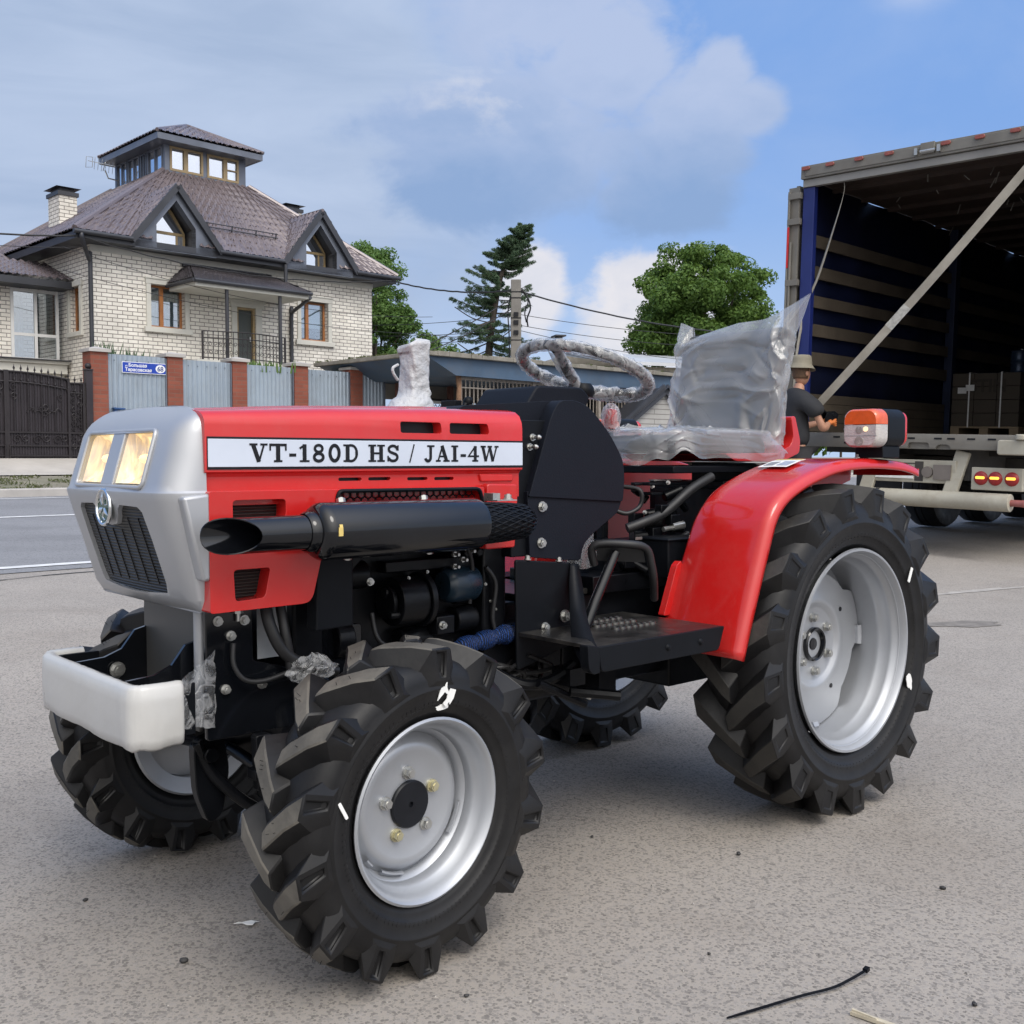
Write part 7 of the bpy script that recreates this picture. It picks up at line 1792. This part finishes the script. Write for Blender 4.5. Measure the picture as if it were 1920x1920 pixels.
for i in range(8):
    t = i / 7; z = 1.70 - .125 * t
    G.append([(hc_.x - .008 + (.095 - .012 * t * t) * math.cos(a) * (1 if math.cos(a) < .2 else .8), (.079 - .014 * t * t) * math.sin(a), z) for a in np.linspace(R(75), R(285), 20)])
b.grid(G); o = b.build('hair', M['hair'], MAN, 180); o.matrix_local = HROT; sd = o.modifiers.new('t', 'SOLIDIFY'); sd.thickness = .008
b = MB(); G = []
for (r_, z) in ((.132, 1.664), (.128, 1.668), (.105, 1.705), (.101, 1.712), (.098, 1.76), (.092, 1.785), (.078, 1.797), (.04, 1.802), (.002, 1.803)):
    G.append([(hc_.x - .012 + r_ * 1.06 * math.cos(a) , r_ * math.sin(a), z - .012 * math.cos(a) * (r_ > .1) + .003 * math.sin(3 * a) * (r_ > .11)) for a in np.linspace(0, 2 * math.pi, 36, endpoint=False)])
b.grid(G, True); o = b.build('bucket_hat', M['hat'], MAN, 50); o.matrix_local = HROT; sd = o.modifiers.new('t', 'SOLIDIFY'); sd.thickness = .004
# gloved hands closing on the strap ratchet
for s_, wx in ((1, (.335, .085, 1.165)), (-1, (.325, -.075, 1.15))):
    wv = Vector(wx); V = [tuple(wv), tuple(wv + Vector((.045, -s_ * .015, .010))), tuple(wv + Vector((.085, -s_ * .022, .015)))]; E_ = [(0, 1), (1, 2)]; Rr_ = [.030, (.038, .022), (.036, .020)]
    for f in range(4):
        o0 = (f - 1.5) * .019; n0 = len(V)
        V += [tuple(wv + Vector((.100, -s_ * .020 + .0, .015 + o0))), tuple(wv + Vector((.128 - .004 * abs(f - 1.5), -s_ * .030, .016 + o0))), tuple(wv + Vector((.122, -s_ * .056, .016 + o0)))]; E_ += [(2, n0), (n0, n0 + 1), (n0 + 1, n0 + 2)]; Rr_ += [.011, .010, .009]
    n0 = len(V); V += [tuple(wv + Vector((.055, -s_ * .040, .035))), tuple(wv + Vector((.090, -s_ * .058, .035)))]; E_ += [(1, n0), (n0, n0 + 1)]; Rr_ += [.013, .010]
    skin('gloved_hand', V, E_, Rr_, M['glove'], MAN, 1)
RT = empty('strap_ratchet', (0, 0, 0)); RT.matrix_world = Matrix.Translation((PXY[0], PXY[1], PZ)) @ Matrix.Rotation(R(24), 4, 'Z') @ Matrix.Translation((.42, .02, 1.22)); tag(RT, 'black strap ratchet in the hands of the man', 'ratchet')
b = MB(); b.prism(roundpoly([(-.09, -.05), (.06, -.05), (.08, .03), (.03, .06), (-.06, .04)], .02), 'xz', -.04, -.03); b.prism(roundpoly([(-.09, -.05), (.06, -.05), (.08, .03), (.03, .06), (-.06, .04)], .02), 'xz', .03, .04); b.cyl((.02, -.045, .02), (.02, .045, .02), .02, 12); b.build('ratchet_frame', M['black'], RT, 30, bevel=.003)
b = MB(); b.beam((-.02, 0, .02), (-.12, 0, .08), .06, .012); b.tube([(-.12, -.035, .08), (-.12, .035, .08)], .01, 8); b.build('ratchet_lever', M['black'], RT, 30)
# ================================================================== trees, pole, wires, small things
def mat_leaf(name, c_lo, c_hi, transl=.35):
    m = bpy.data.materials.new(name); m.use_nodes = True; nt = m.node_tree; nt.nodes.clear()
    out = nt.nodes.new('ShaderNodeOutputMaterial'); tc = nt.nodes.new('ShaderNodeTexCoord'); geo = nt.nodes.new('ShaderNodeNewGeometry')
    no = nd(nt, 'ShaderNodeTexNoise', Scale=.9, Detail=3.0); nt.links.new(tc.outputs['Object'], no.inputs['Vector'])
    f = math_(nt, 'ADD', math_(nt, 'MULTIPLY', geo.outputs['Random Per Island'], .6), math_(nt, 'MULTIPLY', math_(nt, 'SUBTRACT', no.outputs['Fac'], .3), .9), clamp=True)
    col = mixc(nt, f, c_lo, c_hi)
    b = nt.nodes.new('ShaderNodeBsdfPrincipled'); b.inputs['Roughness'].default_value = .55; b.inputs['Specular IOR Level'].default_value = .3; nt.links.new(col, b.inputs['Base Color'])
    t = nt.nodes.new('ShaderNodeBsdfTranslucent'); nt.links.new(mixc(nt, .35, col, (.16, .22, .02)), t.inputs[0])
    mx = nt.nodes.new('ShaderNodeMixShader'); mx.inputs[0].default_value = transl; nt.links.new(b.outputs[0], mx.inputs[1]); nt.links.new(t.outputs[0], mx.inputs[2]); nt.links.new(mx.outputs[0], out.inputs[0]); return m
M['maple'] = mat_leaf('maple_leaf', (.050, .115, .024), (.185, .295, .068), .45); M['lime'] = mat_leaf('lime_leaf', (.070, .155, .042), (.20, .32, .09), .45); M['spruce'] = mat_leaf('spruce_needle', (.060, .108, .066), (.14, .215, .125), .4); M['bush'] = mat_leaf('bush_leaf', (.075, .15, .038), (.18, .28, .085), .42); M['dryleaf'] = mat_leaf('weed_leaf', (.06, .09, .03), (.15, .15, .06))
M['bark'] = simple('bark', (.075, .060, .048), .9, 0, .35, 5, .6, 20)
def leaf_mesh(name, cen, rad, cnt, size, m, parent, flat=.35, aspect=.6, outward=None):
    """leaves scattered in clumps: cen (k,3), rad (k,), cnt leaves each; every leaf a folded quad"""
    cen = np.asarray(cen, float); rad = np.asarray(rad, float); k = len(cen); n = k * cnt
    d = rng.normal(size=(n, 3)); d /= np.linalg.norm(d, axis=1)[:, None]; rr = rng.random(n) ** .45
    R_ = np.repeat(rad, cnt)[:, None] if rad.ndim == 1 else np.repeat(rad, cnt, axis=0)
    p = np.repeat(cen, cnt, axis=0) + d * rr[:, None] * R_ * np.array([1, 1, .75])
    nr = d * .7 + rng.normal(size=(n, 3)) * .55 + np.array([0, 0, flat]); nr /= np.linalg.norm(nr, axis=1)[:, None]
    a = np.cross(nr, rng.normal(size=(n, 3))); a /= np.linalg.norm(a, axis=1)[:, None]; b_ = np.cross(nr, a)
    s = size * rng.uniform(.6, 1.35, n)[:, None]
    v = np.empty((n, 4, 3)); v[:, 0] = p - a * s; v[:, 1] = p - b_ * s * aspect + nr * s * .12; v[:, 2] = p + a * s * 1.1; v[:, 3] = p + b_ * s * aspect + nr * s * .12
    me = bpy.data.meshes.new(name); me.vertices.add(n * 4); me.loops.add(n * 4); me.polygons.add(n)
    me.vertices.foreach_set('co', v.reshape(-1)); me.loops.foreach_set('vertex_index', np.arange(n * 4, dtype=np.int32)); me.polygons.foreach_set('loop_start', np.arange(0, n * 4, 4, dtype=np.int32))
    me.update(calc_edges=True); me.validate(); o = bpy.data.objects.new(name, me); COL.objects.link(o); me.materials.append(m)
    if parent: o.parent = parent
    return o
def blob_clumps(c, r, n, lumps=9, shell=.75, seed=1):
    rs = np.random.default_rng(seed); out = []
    dirs = rs.normal(size=(lumps, 3)); dirs[:, 2] = np.abs(dirs[:, 2]) * .8 - .25; dirs /= np.linalg.norm(dirs, axis=1)[:, None]
    while len(out) < n:
        d = rs.normal(size=3); d /= np.linalg.norm(d)
        if d[2] < -.55: continue
        bump = .80 + .22 * max(0, np.max(dirs @ d) - .75) / .25 + rs.uniform(-.08, .06)
        q = (shell + (1 - shell) * rs.random()) if rs.random() < .72 else rs.uniform(.3, .75)
        out.append(np.array(c) + d * np.array(r) * bump * q)
    return np.array(out)
def trunk(parent, pts, radii, limbs=()):
    b = MB(); b.tube(smooth_path(pts, 4), np.interp(np.linspace(0, 1, (len(pts) - 1) * 4 + 1), np.linspace(0, 1, len(radii)), radii), 10)
    for a, c, r_ in limbs: b.tube(smooth_path([a, (Vector(a) + Vector(c)) / 2 + Vector((0, 0, .12)), c], 3), [r_ * (1 - .11 * k) for k in range(7)], 7)
    return b.build('trunk', M['bark'], parent, 60)
# round maple on the right
T1 = empty('maple_tree', (6.75, 38, 1.0)); tag(T1, 'dense round maple with dark green crown behind the barred shelter', 'tree')
cl = blob_clumps((0, 0, 5.05), (2.55, 2.4, 2.45), 175, 13, .78, 4); cl2 = blob_clumps((-1.35, -.2, 4.0), (1.3, 1.2, 1.6), 34, 5, .75, 6); cl3 = blob_clumps((1.45, -.3, 3.9), (1.3, 1.2, 1.7), 34, 5, .75, 7)
allc = np.vstack([cl, cl2, cl3])
leaf_mesh('crown', allc, rng.uniform(.26, .56, len(allc)), 330, .062, M['maple'], T1)
trunk(T1, [(0, 0, -.2), (.05, 0, 1.2), (0, .05, 2.6), (.05, 0, 4.2), (0, 0, 6.2)], [.26, .2, .17, .12, .03], [((0, 0, 2.2), c_, .08) for c_ in ((1.5, .3, 4.6), (-1.5, -.2, 4.4), (.4, 1.4, 4.8), (-.3, -1.4, 4.6), (1.0, -.9, 5.8), (-.9, .6, 6.0))])
# tall loose tree behind the house's right-hand end
T2 = empty('lime_tree', (-5.35, 42, 1.0)); tag(T2, 'tall loose bright green tree behind the right end of the cream brick house', 'tree')
cl = np.vstack([blob_clumps((-.2, 0, 5.6), (1.5, 1.4, 3.2), 80, 12, .7, 9), blob_clumps((.8, -.2, 5.2), (.95, .9, 1.0), 26, 5, .7, 10), blob_clumps((.55, .2, 3.4), (1.0, .9, 1.4), 30, 5, .7, 12), blob_clumps((-.25, 0, 7.6), (.75, .7, 1.2), 22, 4, .7, 13)])
leaf_mesh('crown', cl, rng.uniform(.26, .52, len(cl)), 240, .062, M['lime'], T2)
trunk(T2, [(0, 0, -.2), (.1, 0, 2), (-.1, 0, 4), (-.15, 0, 6), (-.2, 0, 8.2)], [.22, .17, .13, .08, .02], [((0, 0, 3), c_, .06) for c_ in ((1.1, 0, 5.0), (-1.2, .2, 5.2), (.3, 1, 5.5), (.2, -1, 6.2))])
# ragged spruce with its leaning top
T3 = empty('spruce_tree', (-.95, 40, 1.0)); tag(T3, 'ragged dark spruce with leaning top behind the utility pole', 'tree')
tp_ = smooth_path([Vector(p) for p in ((0, 0, -.2), (-.02, 0, 2.2), (.10, 0, 4.0), (.32, 0, 5.6), (.60, 0, 6.9), (1.0, 0, 7.8), (1.42, 0, 8.55))], 6)
b = MB(); b.tube(tp_, np.linspace(.20, .015, len(tp_)), 8); cens = []; rads = []
rs = random.Random(5)
for i in range(9, len(tp_)):
    t = i / (len(tp_) - 1); z = tp_[i].z
    for k in range(9):
        ln = (2.1 * (1 - t) ** .85 + .28) * rs.uniform(.55, 1.15)
        a = rs.uniform(0, 2 * math.pi)
        if math.cos(a) < -.5 and z < 5.2: ln *= 1.3
        if rs.random() < .18: continue
        e = tp_[i] + Vector((math.cos(a) * ln, math.sin(a) * ln, ln * (.25 - .1 * rs.random()) if t > .45 else -ln * .12))
        mid = tp_[i].lerp(e, .5) + Vector((0, 0, -.10 * ln))
        P_ = smooth_path([tp_[i], mid, e], 4); b.tube(P_, np.linspace(.025, .006, len(P_)), 5)
        for q in range(2, len(P_)):
            cens.append(tuple(P_[q] + Vector((0, 0, -.06)))); rads.append((.13, .13, .085) if q < len(P_) - 2 else (.09, .09, .08))
for z, a_, ln in ((3.3, 2.8, 1.6), (3.7, 3.4, 1.25), (5.0, 2.9, 1.35), (4.4, .3, .9)):
    s0 = Vector((.12, 0, z)); e = s0 + Vector((math.cos(a_) * ln, .2, ln * .45)); b.tube(smooth_path([s0, s0.lerp(e, .5) + Vector((0, 0, -.12)), e], 4), [.02] * 9, 5)
b.build('trunk', M['bark'], T3, 60)
cens += [(-2.0 + .28 * i + rs.uniform(-.05, .05), 0, 3.1 + .45 * math.cos(i * .5) * .6 + .15 * (3 - abs(i - 2))) for i in range(6)]; rads += [(.26, .26, .22)] * 6
leaf_mesh('crown', cens, np.array(rads), 40, .070, M['spruce'], T3, flat=-.1, aspect=.14)
# bushes and weeds
for k, (x, y, z, rx, rz_, lab, mm) in enumerate(((-2.9, 37.2, 4.25, .85, 1.35, 'light green bush rising left of the spruce above the shelter roof', 'bush'), (-2.05, 37.6, 4.05, .8, 1.05, 'low light green bush directly in front of the spruce', 'bush'), (-4.0, 38.5, 4.0, .9, 1.0, 'light green bush beside the house corner under the tall tree', 'bush'), (-1.1, 38, 3.9, .8, .85, 'small pale green bush at the foot of the utility pole', 'bush'))):
    B_ = empty('garden_bush', (x, y, 1.0)); tag(B_, lab, 'bush'); cc = blob_clumps((0, 0, z - 1.0), (rx, rx, rz_), 42, 7, .6, 20 + k)
    leaf_mesh('foliage', cc, rng.uniform(.16, .32, len(cc)), 80, .055, M[mm], B_); trunk(B_, [(0, 0, -.1), (.05, 0, 1.2), (0, 0, z - 1.0)], [.08, .06, .02], [((0, 0, 1.0), (.4, 0, z - 1.2), .04), ((0, 0, 1.0), (-.4, .1, z - 1.1), .04)])
HE = empty('added_hedge', (15.5, 44.0, 1.1), R(10)); tag(HE, 'added dark green hedge far behind the trailer, covering the bright horizon under its floor', 'hedge')  # hedge added to cover the bright sky gap under the trailer
cc = np.array([(random.uniform(-8, 8), random.uniform(-.4, .4), random.uniform(.3, 2.6)) for _ in range(150)]); leaf_mesh('foliage', cc, rng.uniform(.5, .8, len(cc)), 60, .16, M['maple'], HE)
for k in range(12): b = MB(); b.cyl((-7.5 + k * 1.35, 0, -.1), (-7.5 + k * 1.35, 0, 1.5), .05, 6); b.build('stem', M['bark'], HE, 60)
def tuft(s, n, z0, h, cnt, spread, lab, m, cat='plant', width=.02):
    e = empty('garden_plant', sn(s, n, z0)); tag(e, lab, cat); b_ = MB()
    for k in range(cnt):
        x = random.gauss(0, spread); y = random.gauss(0, spread * .5); hh_ = h * random.uniform(.45, 1.05); dx = random.uniform(-.35, .35) * hh_; w_ = width * random.uniform(.6, 1.2)
        b_.add([(x - w_, y, 0), (x + w_, y, 0), (x + dx * .5 + w_ * .8, y, hh_ * .6), (x + dx * .5 - w_ * .8, y, hh_ * .6), (x + dx, y + random.uniform(-.05, .05), hh_)], [(0, 1, 2, 3), (3, 2, 4)])
    b_.build('foliage', m, e, 0)
    b_ = MB(); b_.cyl((0, 0, gz(n) - z0 + .05), (0, 0, .2), .02, 6); b_.build('stem', M['bark'], e, 0)
tuft(9.38, 21.3, 2.75, .62, 70, .10, 'grassy sapling above the fence sheet right of the first brick pillar', M['spruce']); tuft(9.95, 21.4, 2.80, .50, 46, .10, 'thin sapling above the street name plate behind the fence', M['spruce'], width=.015)
tuft(12.75, 21.1, 2.85, .30, 130, .28, 'creeper spilling over the fence below the balcony', M['bush'], width=.02); tuft(15.2, 21.6, 2.7, .42, 80, .20, 'weeds between fence and shelter roof at the house corner', M['bush'], width=.022)
ms = []
for k in range(120):
    u_ = random.random(); x = (random.uniform(.1, 12.8), random.choice([random.uniform(.02, .3), random.uniform(.1, 4.2)])) if u_ < .6 else (random.uniform(.02, .35), random.uniform(.1, 4.2)); ms.append((x[0], x[1], 3.285))
ms = np.array(ms); o = leaf_mesh('roof_moss', ms, np.tile([.10, .10, .03], (len(ms), 1)), 22, .022, M['dryleaf'], SH)
o['kind'] = 'stuff'
# grass along the verge
vg = []
for k in range(420): p = sn(random.uniform(-2, 14), 17.25 + 1.6 * random.random() ** 1.5, None); vg.append((p.x, p.y, p.z + .05))
o = leaf_mesh('verge_grass', np.array(vg), np.tile([.16, .16, .05], (len(vg), 1)), 26, .028, M['dryleaf'], None, aspect=.3); tag(o, kind='stuff')

# concrete utility pole and its wires
PO = empty('utility_pole', (.10, 27.0, 1.0)); tag(PO, 'grey concrete utility pole with cables between shelter and spruce', 'utility pole')
b = MB(); b.hexa([(-.15, -.13, -.3), (.15, -.13, -.3), (.15, .13, -.3), (-.15, .13, -.3), (-.125, -.11, 4.42), (.125, -.11, 4.42), (.125, .11, 4.42), (-.125, .11, 4.42)]); b.build('shaft', simple('pole_concrete', (.19, .18, .165), .85, 0, .2, 3, .3, 30), PO, 0, bevel=.02)
b = MB()
for z in (4.1, 3.95, 3.45, 2.9, 2.4): b.box(-.135, .135, -.122, .122, z, z + .025)
b.tube(smooth_path([(.13, -.1, 4.15), (.30, -.1, 3.95), (.36, -.1, 3.7), (.28, -.12, 3.45), (.30, -.1, 3.25)], 5), .022, 6); b.tube(smooth_path([(.13, -.1, 4.2), (.24, -.12, 4.05), (.30, -.1, 3.85), (.22, -.12, 3.6), (.26, -.1, 3.35)], 5), .016, 6); b.tube(smooth_path([(-.14, -.12, 4.0), (-.20, -.12, 3.6), (-.17, -.12, 3.0), (-.16, -.12, 2.2)], 5), .018, 6)
for z in (3.5, 3.3, 3.05): b.box(-.06, .06, -.16, -.115, z, z + .10)
b.build('cable_fittings', M['ink'], PO, 40)
M['cable'] = simple('overhead_cable', (.02, .02, .022), .6, 0, .1)
def wire(lab, a, c, sag, r_=.011, n=24, wav=0.0):
    P_ = [Vector(a).lerp(Vector(c), t) + Vector((0, 0, -sag * 4 * t * (1 - t) + wav * math.sin(t * 60))) for t in np.linspace(0, 1, n)]
    b_ = MB(); b_.tube(P_, r_, 5); o = b_.build('overhead_wire', M['cable'], None, 60); tag(o, lab, 'wire', 'overhead wires'); return o
top = Vector((.1, 26.9, 5.15))
hp = lambda x, y, z: tuple(Vector((-9.9, 25, z)) + SV * x + NV * y)
wire('thick cable from the pole top to the right end of the house', tuple(top), hp(8.5, -.62, 5.98), .16, .022, 30, .006)
wire('thick cable from the pole top running right towards the maple', tuple(top + Vector((.15, 0, -.05))), (9.5, 33.0, 4.75), .35, .022, 30, .004)
wire('thick cable from the left frame edge to the house eaves', (-14.5, 21.5, 6.15), hp(-.35, -.5, 5.98), .22, .022, 24, .004)
wire('bundled cable strung along under the front eaves', hp(-.35, -.58, 5.95), hp(8.5, -.62, 5.98), .36, .016, 40, .012)
wire('thin wire below the thick cable at the left frame edge', (-14.5, 21.5, 5.95), hp(-.2, -.5, 5.75), .25, .008)
wire('thin slack line sagging across the brick facade above the windows', hp(-1.0, -1.2, 5.55), hp(9.5, -1.2, 5.0), .42, .007)
wire('thin line crossing the brick facade at window height', hp(-1.0, -1.2, 5.05), hp(9.5, -1.2, 4.5), .30, .007)
for k, (z0, z1, lab) in enumerate(((4.55, 4.35, 'uppermost thin wire running right from the pole'), (4.28, 4.22, 'second thin wire running right from the pole'), (4.15, 3.75, 'third thin wire running right from the pole'), (3.85, 3.45, 'lowest thin wire running right from the pole'))):
    wire(lab, (.22, 26.95, z0), (9.0, 30.0 + k, z1), .22 + .03 * k, .008)
for k, (z0, z1, lab) in enumerate(((5.2, 4.9, 'highest thin wire between tall tree and spruce'), (4.9, 4.55, 'middle thin wire between tall tree and spruce'), (4.65, 4.35, 'lowest thin wire between tall tree and spruce'))):
    wire(lab, (-6.0, 34.0, z0), (.0, 27.1, z1 - .35), .12, .008)
for k, (x, lab) in enumerate(((-2.9, 'steep dark service cable dropping left from the pole to the shelter'), (-2.55, 'second steep service cable dropping left from the pole to the shelter'))):
    wire(lab, (.0, 26.95, 4.95 - .25 * k), (x, 25.2, 3.25), .10, .014)
# low buildings beyond the shelter
GS = empty('metal_shed', (4.6, 31.5, 1.0), R(20)); tag(GS, 'low pale metal shed with light roof below the maple', 'shed')
b = MB(); G = []
for k in range(141):
    x = -1.2 + k * .04; G.append([(x, .02 * (k % 4 < 2), 0), (x, .02 * (k % 4 < 2), 2.62)])
b.grid(G); b.box(-1.2, 4.4, .1, 5, 0, 2.6); b.build('wall', simple('cream_siding', (.50, .47, .40), .6, .1, .1, 1), GS, 0)
b = MB(); b.hexa([(-1.5, -.4, 2.62), (4.6, -.4, 2.62), (4.6, 5, 3.4), (-1.5, 5, 3.4), (-1.5, -.4, 2.72), (4.6, -.4, 2.72), (4.6, 5, 3.5), (-1.5, 5, 3.5)]); b.build('roof', simple('light_roof', (.55, .57, .60), .5, .3, .08, 1), GS, 0)
SD = empty('sided_house', (3.7, 27.8, .93), R(38)); tag(SD, 'grey sided gable seen through the bars of the shelter', 'house')
b = MB(); b.prism([(-1.3, 0), (1.9, 0), (1.9, .75), (.3, 1.75), (-1.3, .75)], 'xz', 0, 3.5); b.build('wall', mat_brick('grey_siding', (.40, .39, .37), (.37, .36, .34), (.20, .19, .18), 4.0, .13, .012), SD, 0)
b = MB(); b.beam((-1.5, -.1, .66), (.3, -.1, 1.84), .08, .25); b.beam((2.1, -.1, .66), (.3, -.1, 1.84), .08, .25); b.add([(-1.5, -.2, .68), (.3, -.2, 1.86), (.3, 3.6, 1.86), (-1.5, 3.6, .68)], [(0, 1, 2, 3)]); b.add([(2.1, -.2, .68), (.3, -.2, 1.86), (.3, 3.6, 1.86), (2.1, 3.6, .68)], [(0, 1, 2, 3)]); b.build('roof', M['dark_metal'], SD, 0)
CF = empty('low_house', (1.75, 36.5, 1.0), R(15)); tag(CF, 'distant low house with small chimney showing over the steering wheel', 'house')
b = MB(); b.box(-.9, 2.6, 0, 4, 0, 2.9); b.build('wall', M['stone'], CF, 0)
b = MB(); b.prism([(-1.1, 2.9), (2.8, 2.9), (2.5, 3.25), (.0, 3.45)], 'xz', -.2, 4.2); rf2 = b.build('roof', M['old_conc'], CF, 0)
b = MB(); b.box(.25, .60, 1, 1.4, 3.2, 3.85); o = b.build('chimney', simple('red_chimney', (.25, .09, .07), .8, 0, .2, 6), CF, 0); b = MB(); b.box(.1, .25, .9, 1.3, 3.3, 4.2); b.box(-.02, .36, .8, 1.4, 4.2, 4.25); b.build('vent_pipe', M['dark_metal'], CF, 0)

# litter on the asphalt
def flat_scrap(name, lab, cat, x, y, pts, m, th=.0012, rot=0.0):
    e = empty(name, (x, y, .0015), rot); tag(e, lab, cat); b_ = MB(); b_.prism(pts, 'xy', 0, th)
    o = b_.build('sheet', m, e, 0)
    for v in o.data.vertices: v.co.z += .004 * abs(math.sin(v.co.x * 90 + v.co.y * 50))
    return e
flat_scrap('paper_scrap', 'torn white paper scrap on the asphalt left of the near front wheel', 'litter', -.541, 2.118, [(-.022, -.004), (-.012, -.003), (-.006, .002), (.004, -.004), (.018, -.010), (.020, .004), (.026, .012), (.010, .010), (.0, .008), (-.008, .006), (-.014, .002)], M['paper'])
flat_scrap('paper_scrap', 'tiny white paper fleck on the asphalt in front of the near front wheel', 'litter', -.40, 2.05, [(-.007, -.003), (.005, -.005), (.008, .003), (-.002, .005)], M['paper'])
ZT = empty('cable_tie', (0, 0, 0)); tag(ZT, 'black cable tie lying on the asphalt at lower right', 'cable tie')
P_ = smooth_path([Vector(p) for p in ((.362, 1.752, .004), (.43, 1.785, .005), (.505, 1.822, .006), (.569, 1.851, .006), (.610, 1.878, .008), (.648, 1.908, .010))], 6)
b = MB(); G = []
for i, p in enumerate(P_):
    d = (P_[min(i + 1, len(P_) - 1)] - P_[max(i - 1, 0)]).normalized(); s_ = Vector((-d.y, d.x, 0)); w_ = .0026 if i > 3 else .0012 + .0004 * i; G.append([p - s_ * w_ - Vector((0, 0, .001)), p + s_ * w_ - Vector((0, 0, .001)), p + s_ * w_ + Vector((0, 0, .001)), p - s_ * w_ + Vector((0, 0, .001))])
b.grid(G, True); b.build('tie_strap', M['black'], ZT, 0); b = MB(); e = P_[-1]; b.beam(e - Vector((.003, .003, 0)), e + Vector((.005, .006, .001)), .009, .007); b.build('tie_head', M['black'], ZT, 0)
WS_ = empty('wood_splinter', (0, 0, 0)); tag(WS_, 'pale wood splinter on the asphalt at the lower right edge', 'litter'); b = MB(); b.beam((.577, 1.770, .005), (.640, 1.715, .006), .010, .006); b.beam((.578, 1.768, .010), (.61, 1.738, .009), .004, .004); b.build('splinter', simple('pale_wood', (.46, .41, .31), .8, 0, .2, 40), WS_, 0)
# a faded paint streak and a damp patch on the lot
def ground_patch(name, c, rx, ry, rot, m, lift, seed):
    q = random.Random(seed); b_ = MB(); P_ = []
    for k in range(40):
        a = 2 * math.pi * k / 40; r_ = 1 + .16 * math.sin(3 * a + seed) + .10 * math.sin(7 * a) + q.uniform(-.07, .07)
        x = rx * r_ * math.cos(a); y = ry * r_ * math.sin(a); X_ = c[0] + x * math.cos(rot) - y * math.sin(rot); Y_ = c[1] + x * math.sin(rot) + y * math.cos(rot); P_.append((X_, Y_, gz(inv((X_, Y_, 0))[1]) + lift))
    b_.add(P_, [tuple(range(40))]); tag(b_.build(name, m, None, 0), kind='structure')
ground_patch('faded_marking', (3.35, 7.6), .52, .045, .50, simple('faded_paint', (.36, .335, .305), .85, 0, .25, 12, .3, 60), .003, 3)
ground_patch('damp_patch', (2.55, 6.05), .26, .10, .15, simple('damp_asphalt', (.19, .172, .152), .75, 0, .35, 14, .3, 60), .003, 5)
# loose grit, too much of it to count
gv = MB()
for k in range(2600):
    d = .9 + 4.6 * random.random() ** 1.4; a = random.uniform(-.62, .62); x = d * math.sin(a) * 1.15; y = .7 + d * math.cos(a); r_ = random.uniform(.0010, .0027) * (1 if random.random() < .93 else 1.7)
    q = [Vector((math.cos(2.1 * i + k), math.sin(2.1 * i + k), 0)) * r_ * random.uniform(.7, 1.3) + Vector((x, y, .0004)) for i in range(3)]; q.append(Vector((x, y, r_ * 1.1)))
    gv.add(q, [(0, 1, 2), (0, 1, 3), (1, 2, 3), (2, 0, 3)])
o = gv.build('loose_grit', simple('grit', (.26, .245, .225), .85, 0, .75, 60), None, 0); tag(o, kind='stuff')
peb = None
for k, (x, y, r_) in enumerate(((-.616, 1.958, .0085), (.541, 2.503, .007), (.946, 2.298, .007), (-.912, 2.236, .006), (.376, 1.99, .004), (-.08, 1.83, .005), (.80, 1.80, .006), (-.75, 3.0, .007), (.20, 2.62, .005), (1.0, 1.95, .005))):
    if peb is None:
        b = MB(); G = []
        for i in range(7): G.append([tuple(Vector((math.sin(math.pi * i / 6) * math.cos(2 * math.pi * j / 9), math.sin(math.pi * i / 6) * math.sin(2 * math.pi * j / 9) * .8, math.cos(math.pi * i / 6) * .65)) * random.uniform(.8, 1.1)) for j in range(9)])
        b.grid(G, True); peb = b.build('pebble', simple('dark_pebble', (.035, .034, .034), .7, 0, .3, 4), None, 60); o = peb
    else: o = peb.copy(); COL.objects.link(o)
    o.location = (x, y, r_ * .55); o.scale = (r_, r_, r_); o.rotation_euler = (0, 0, k * 1.3); tag(o, 'small dark pebble lying loose on the asphalt', 'pebble', 'loose pebbles')
bpy.context.view_layer.update()
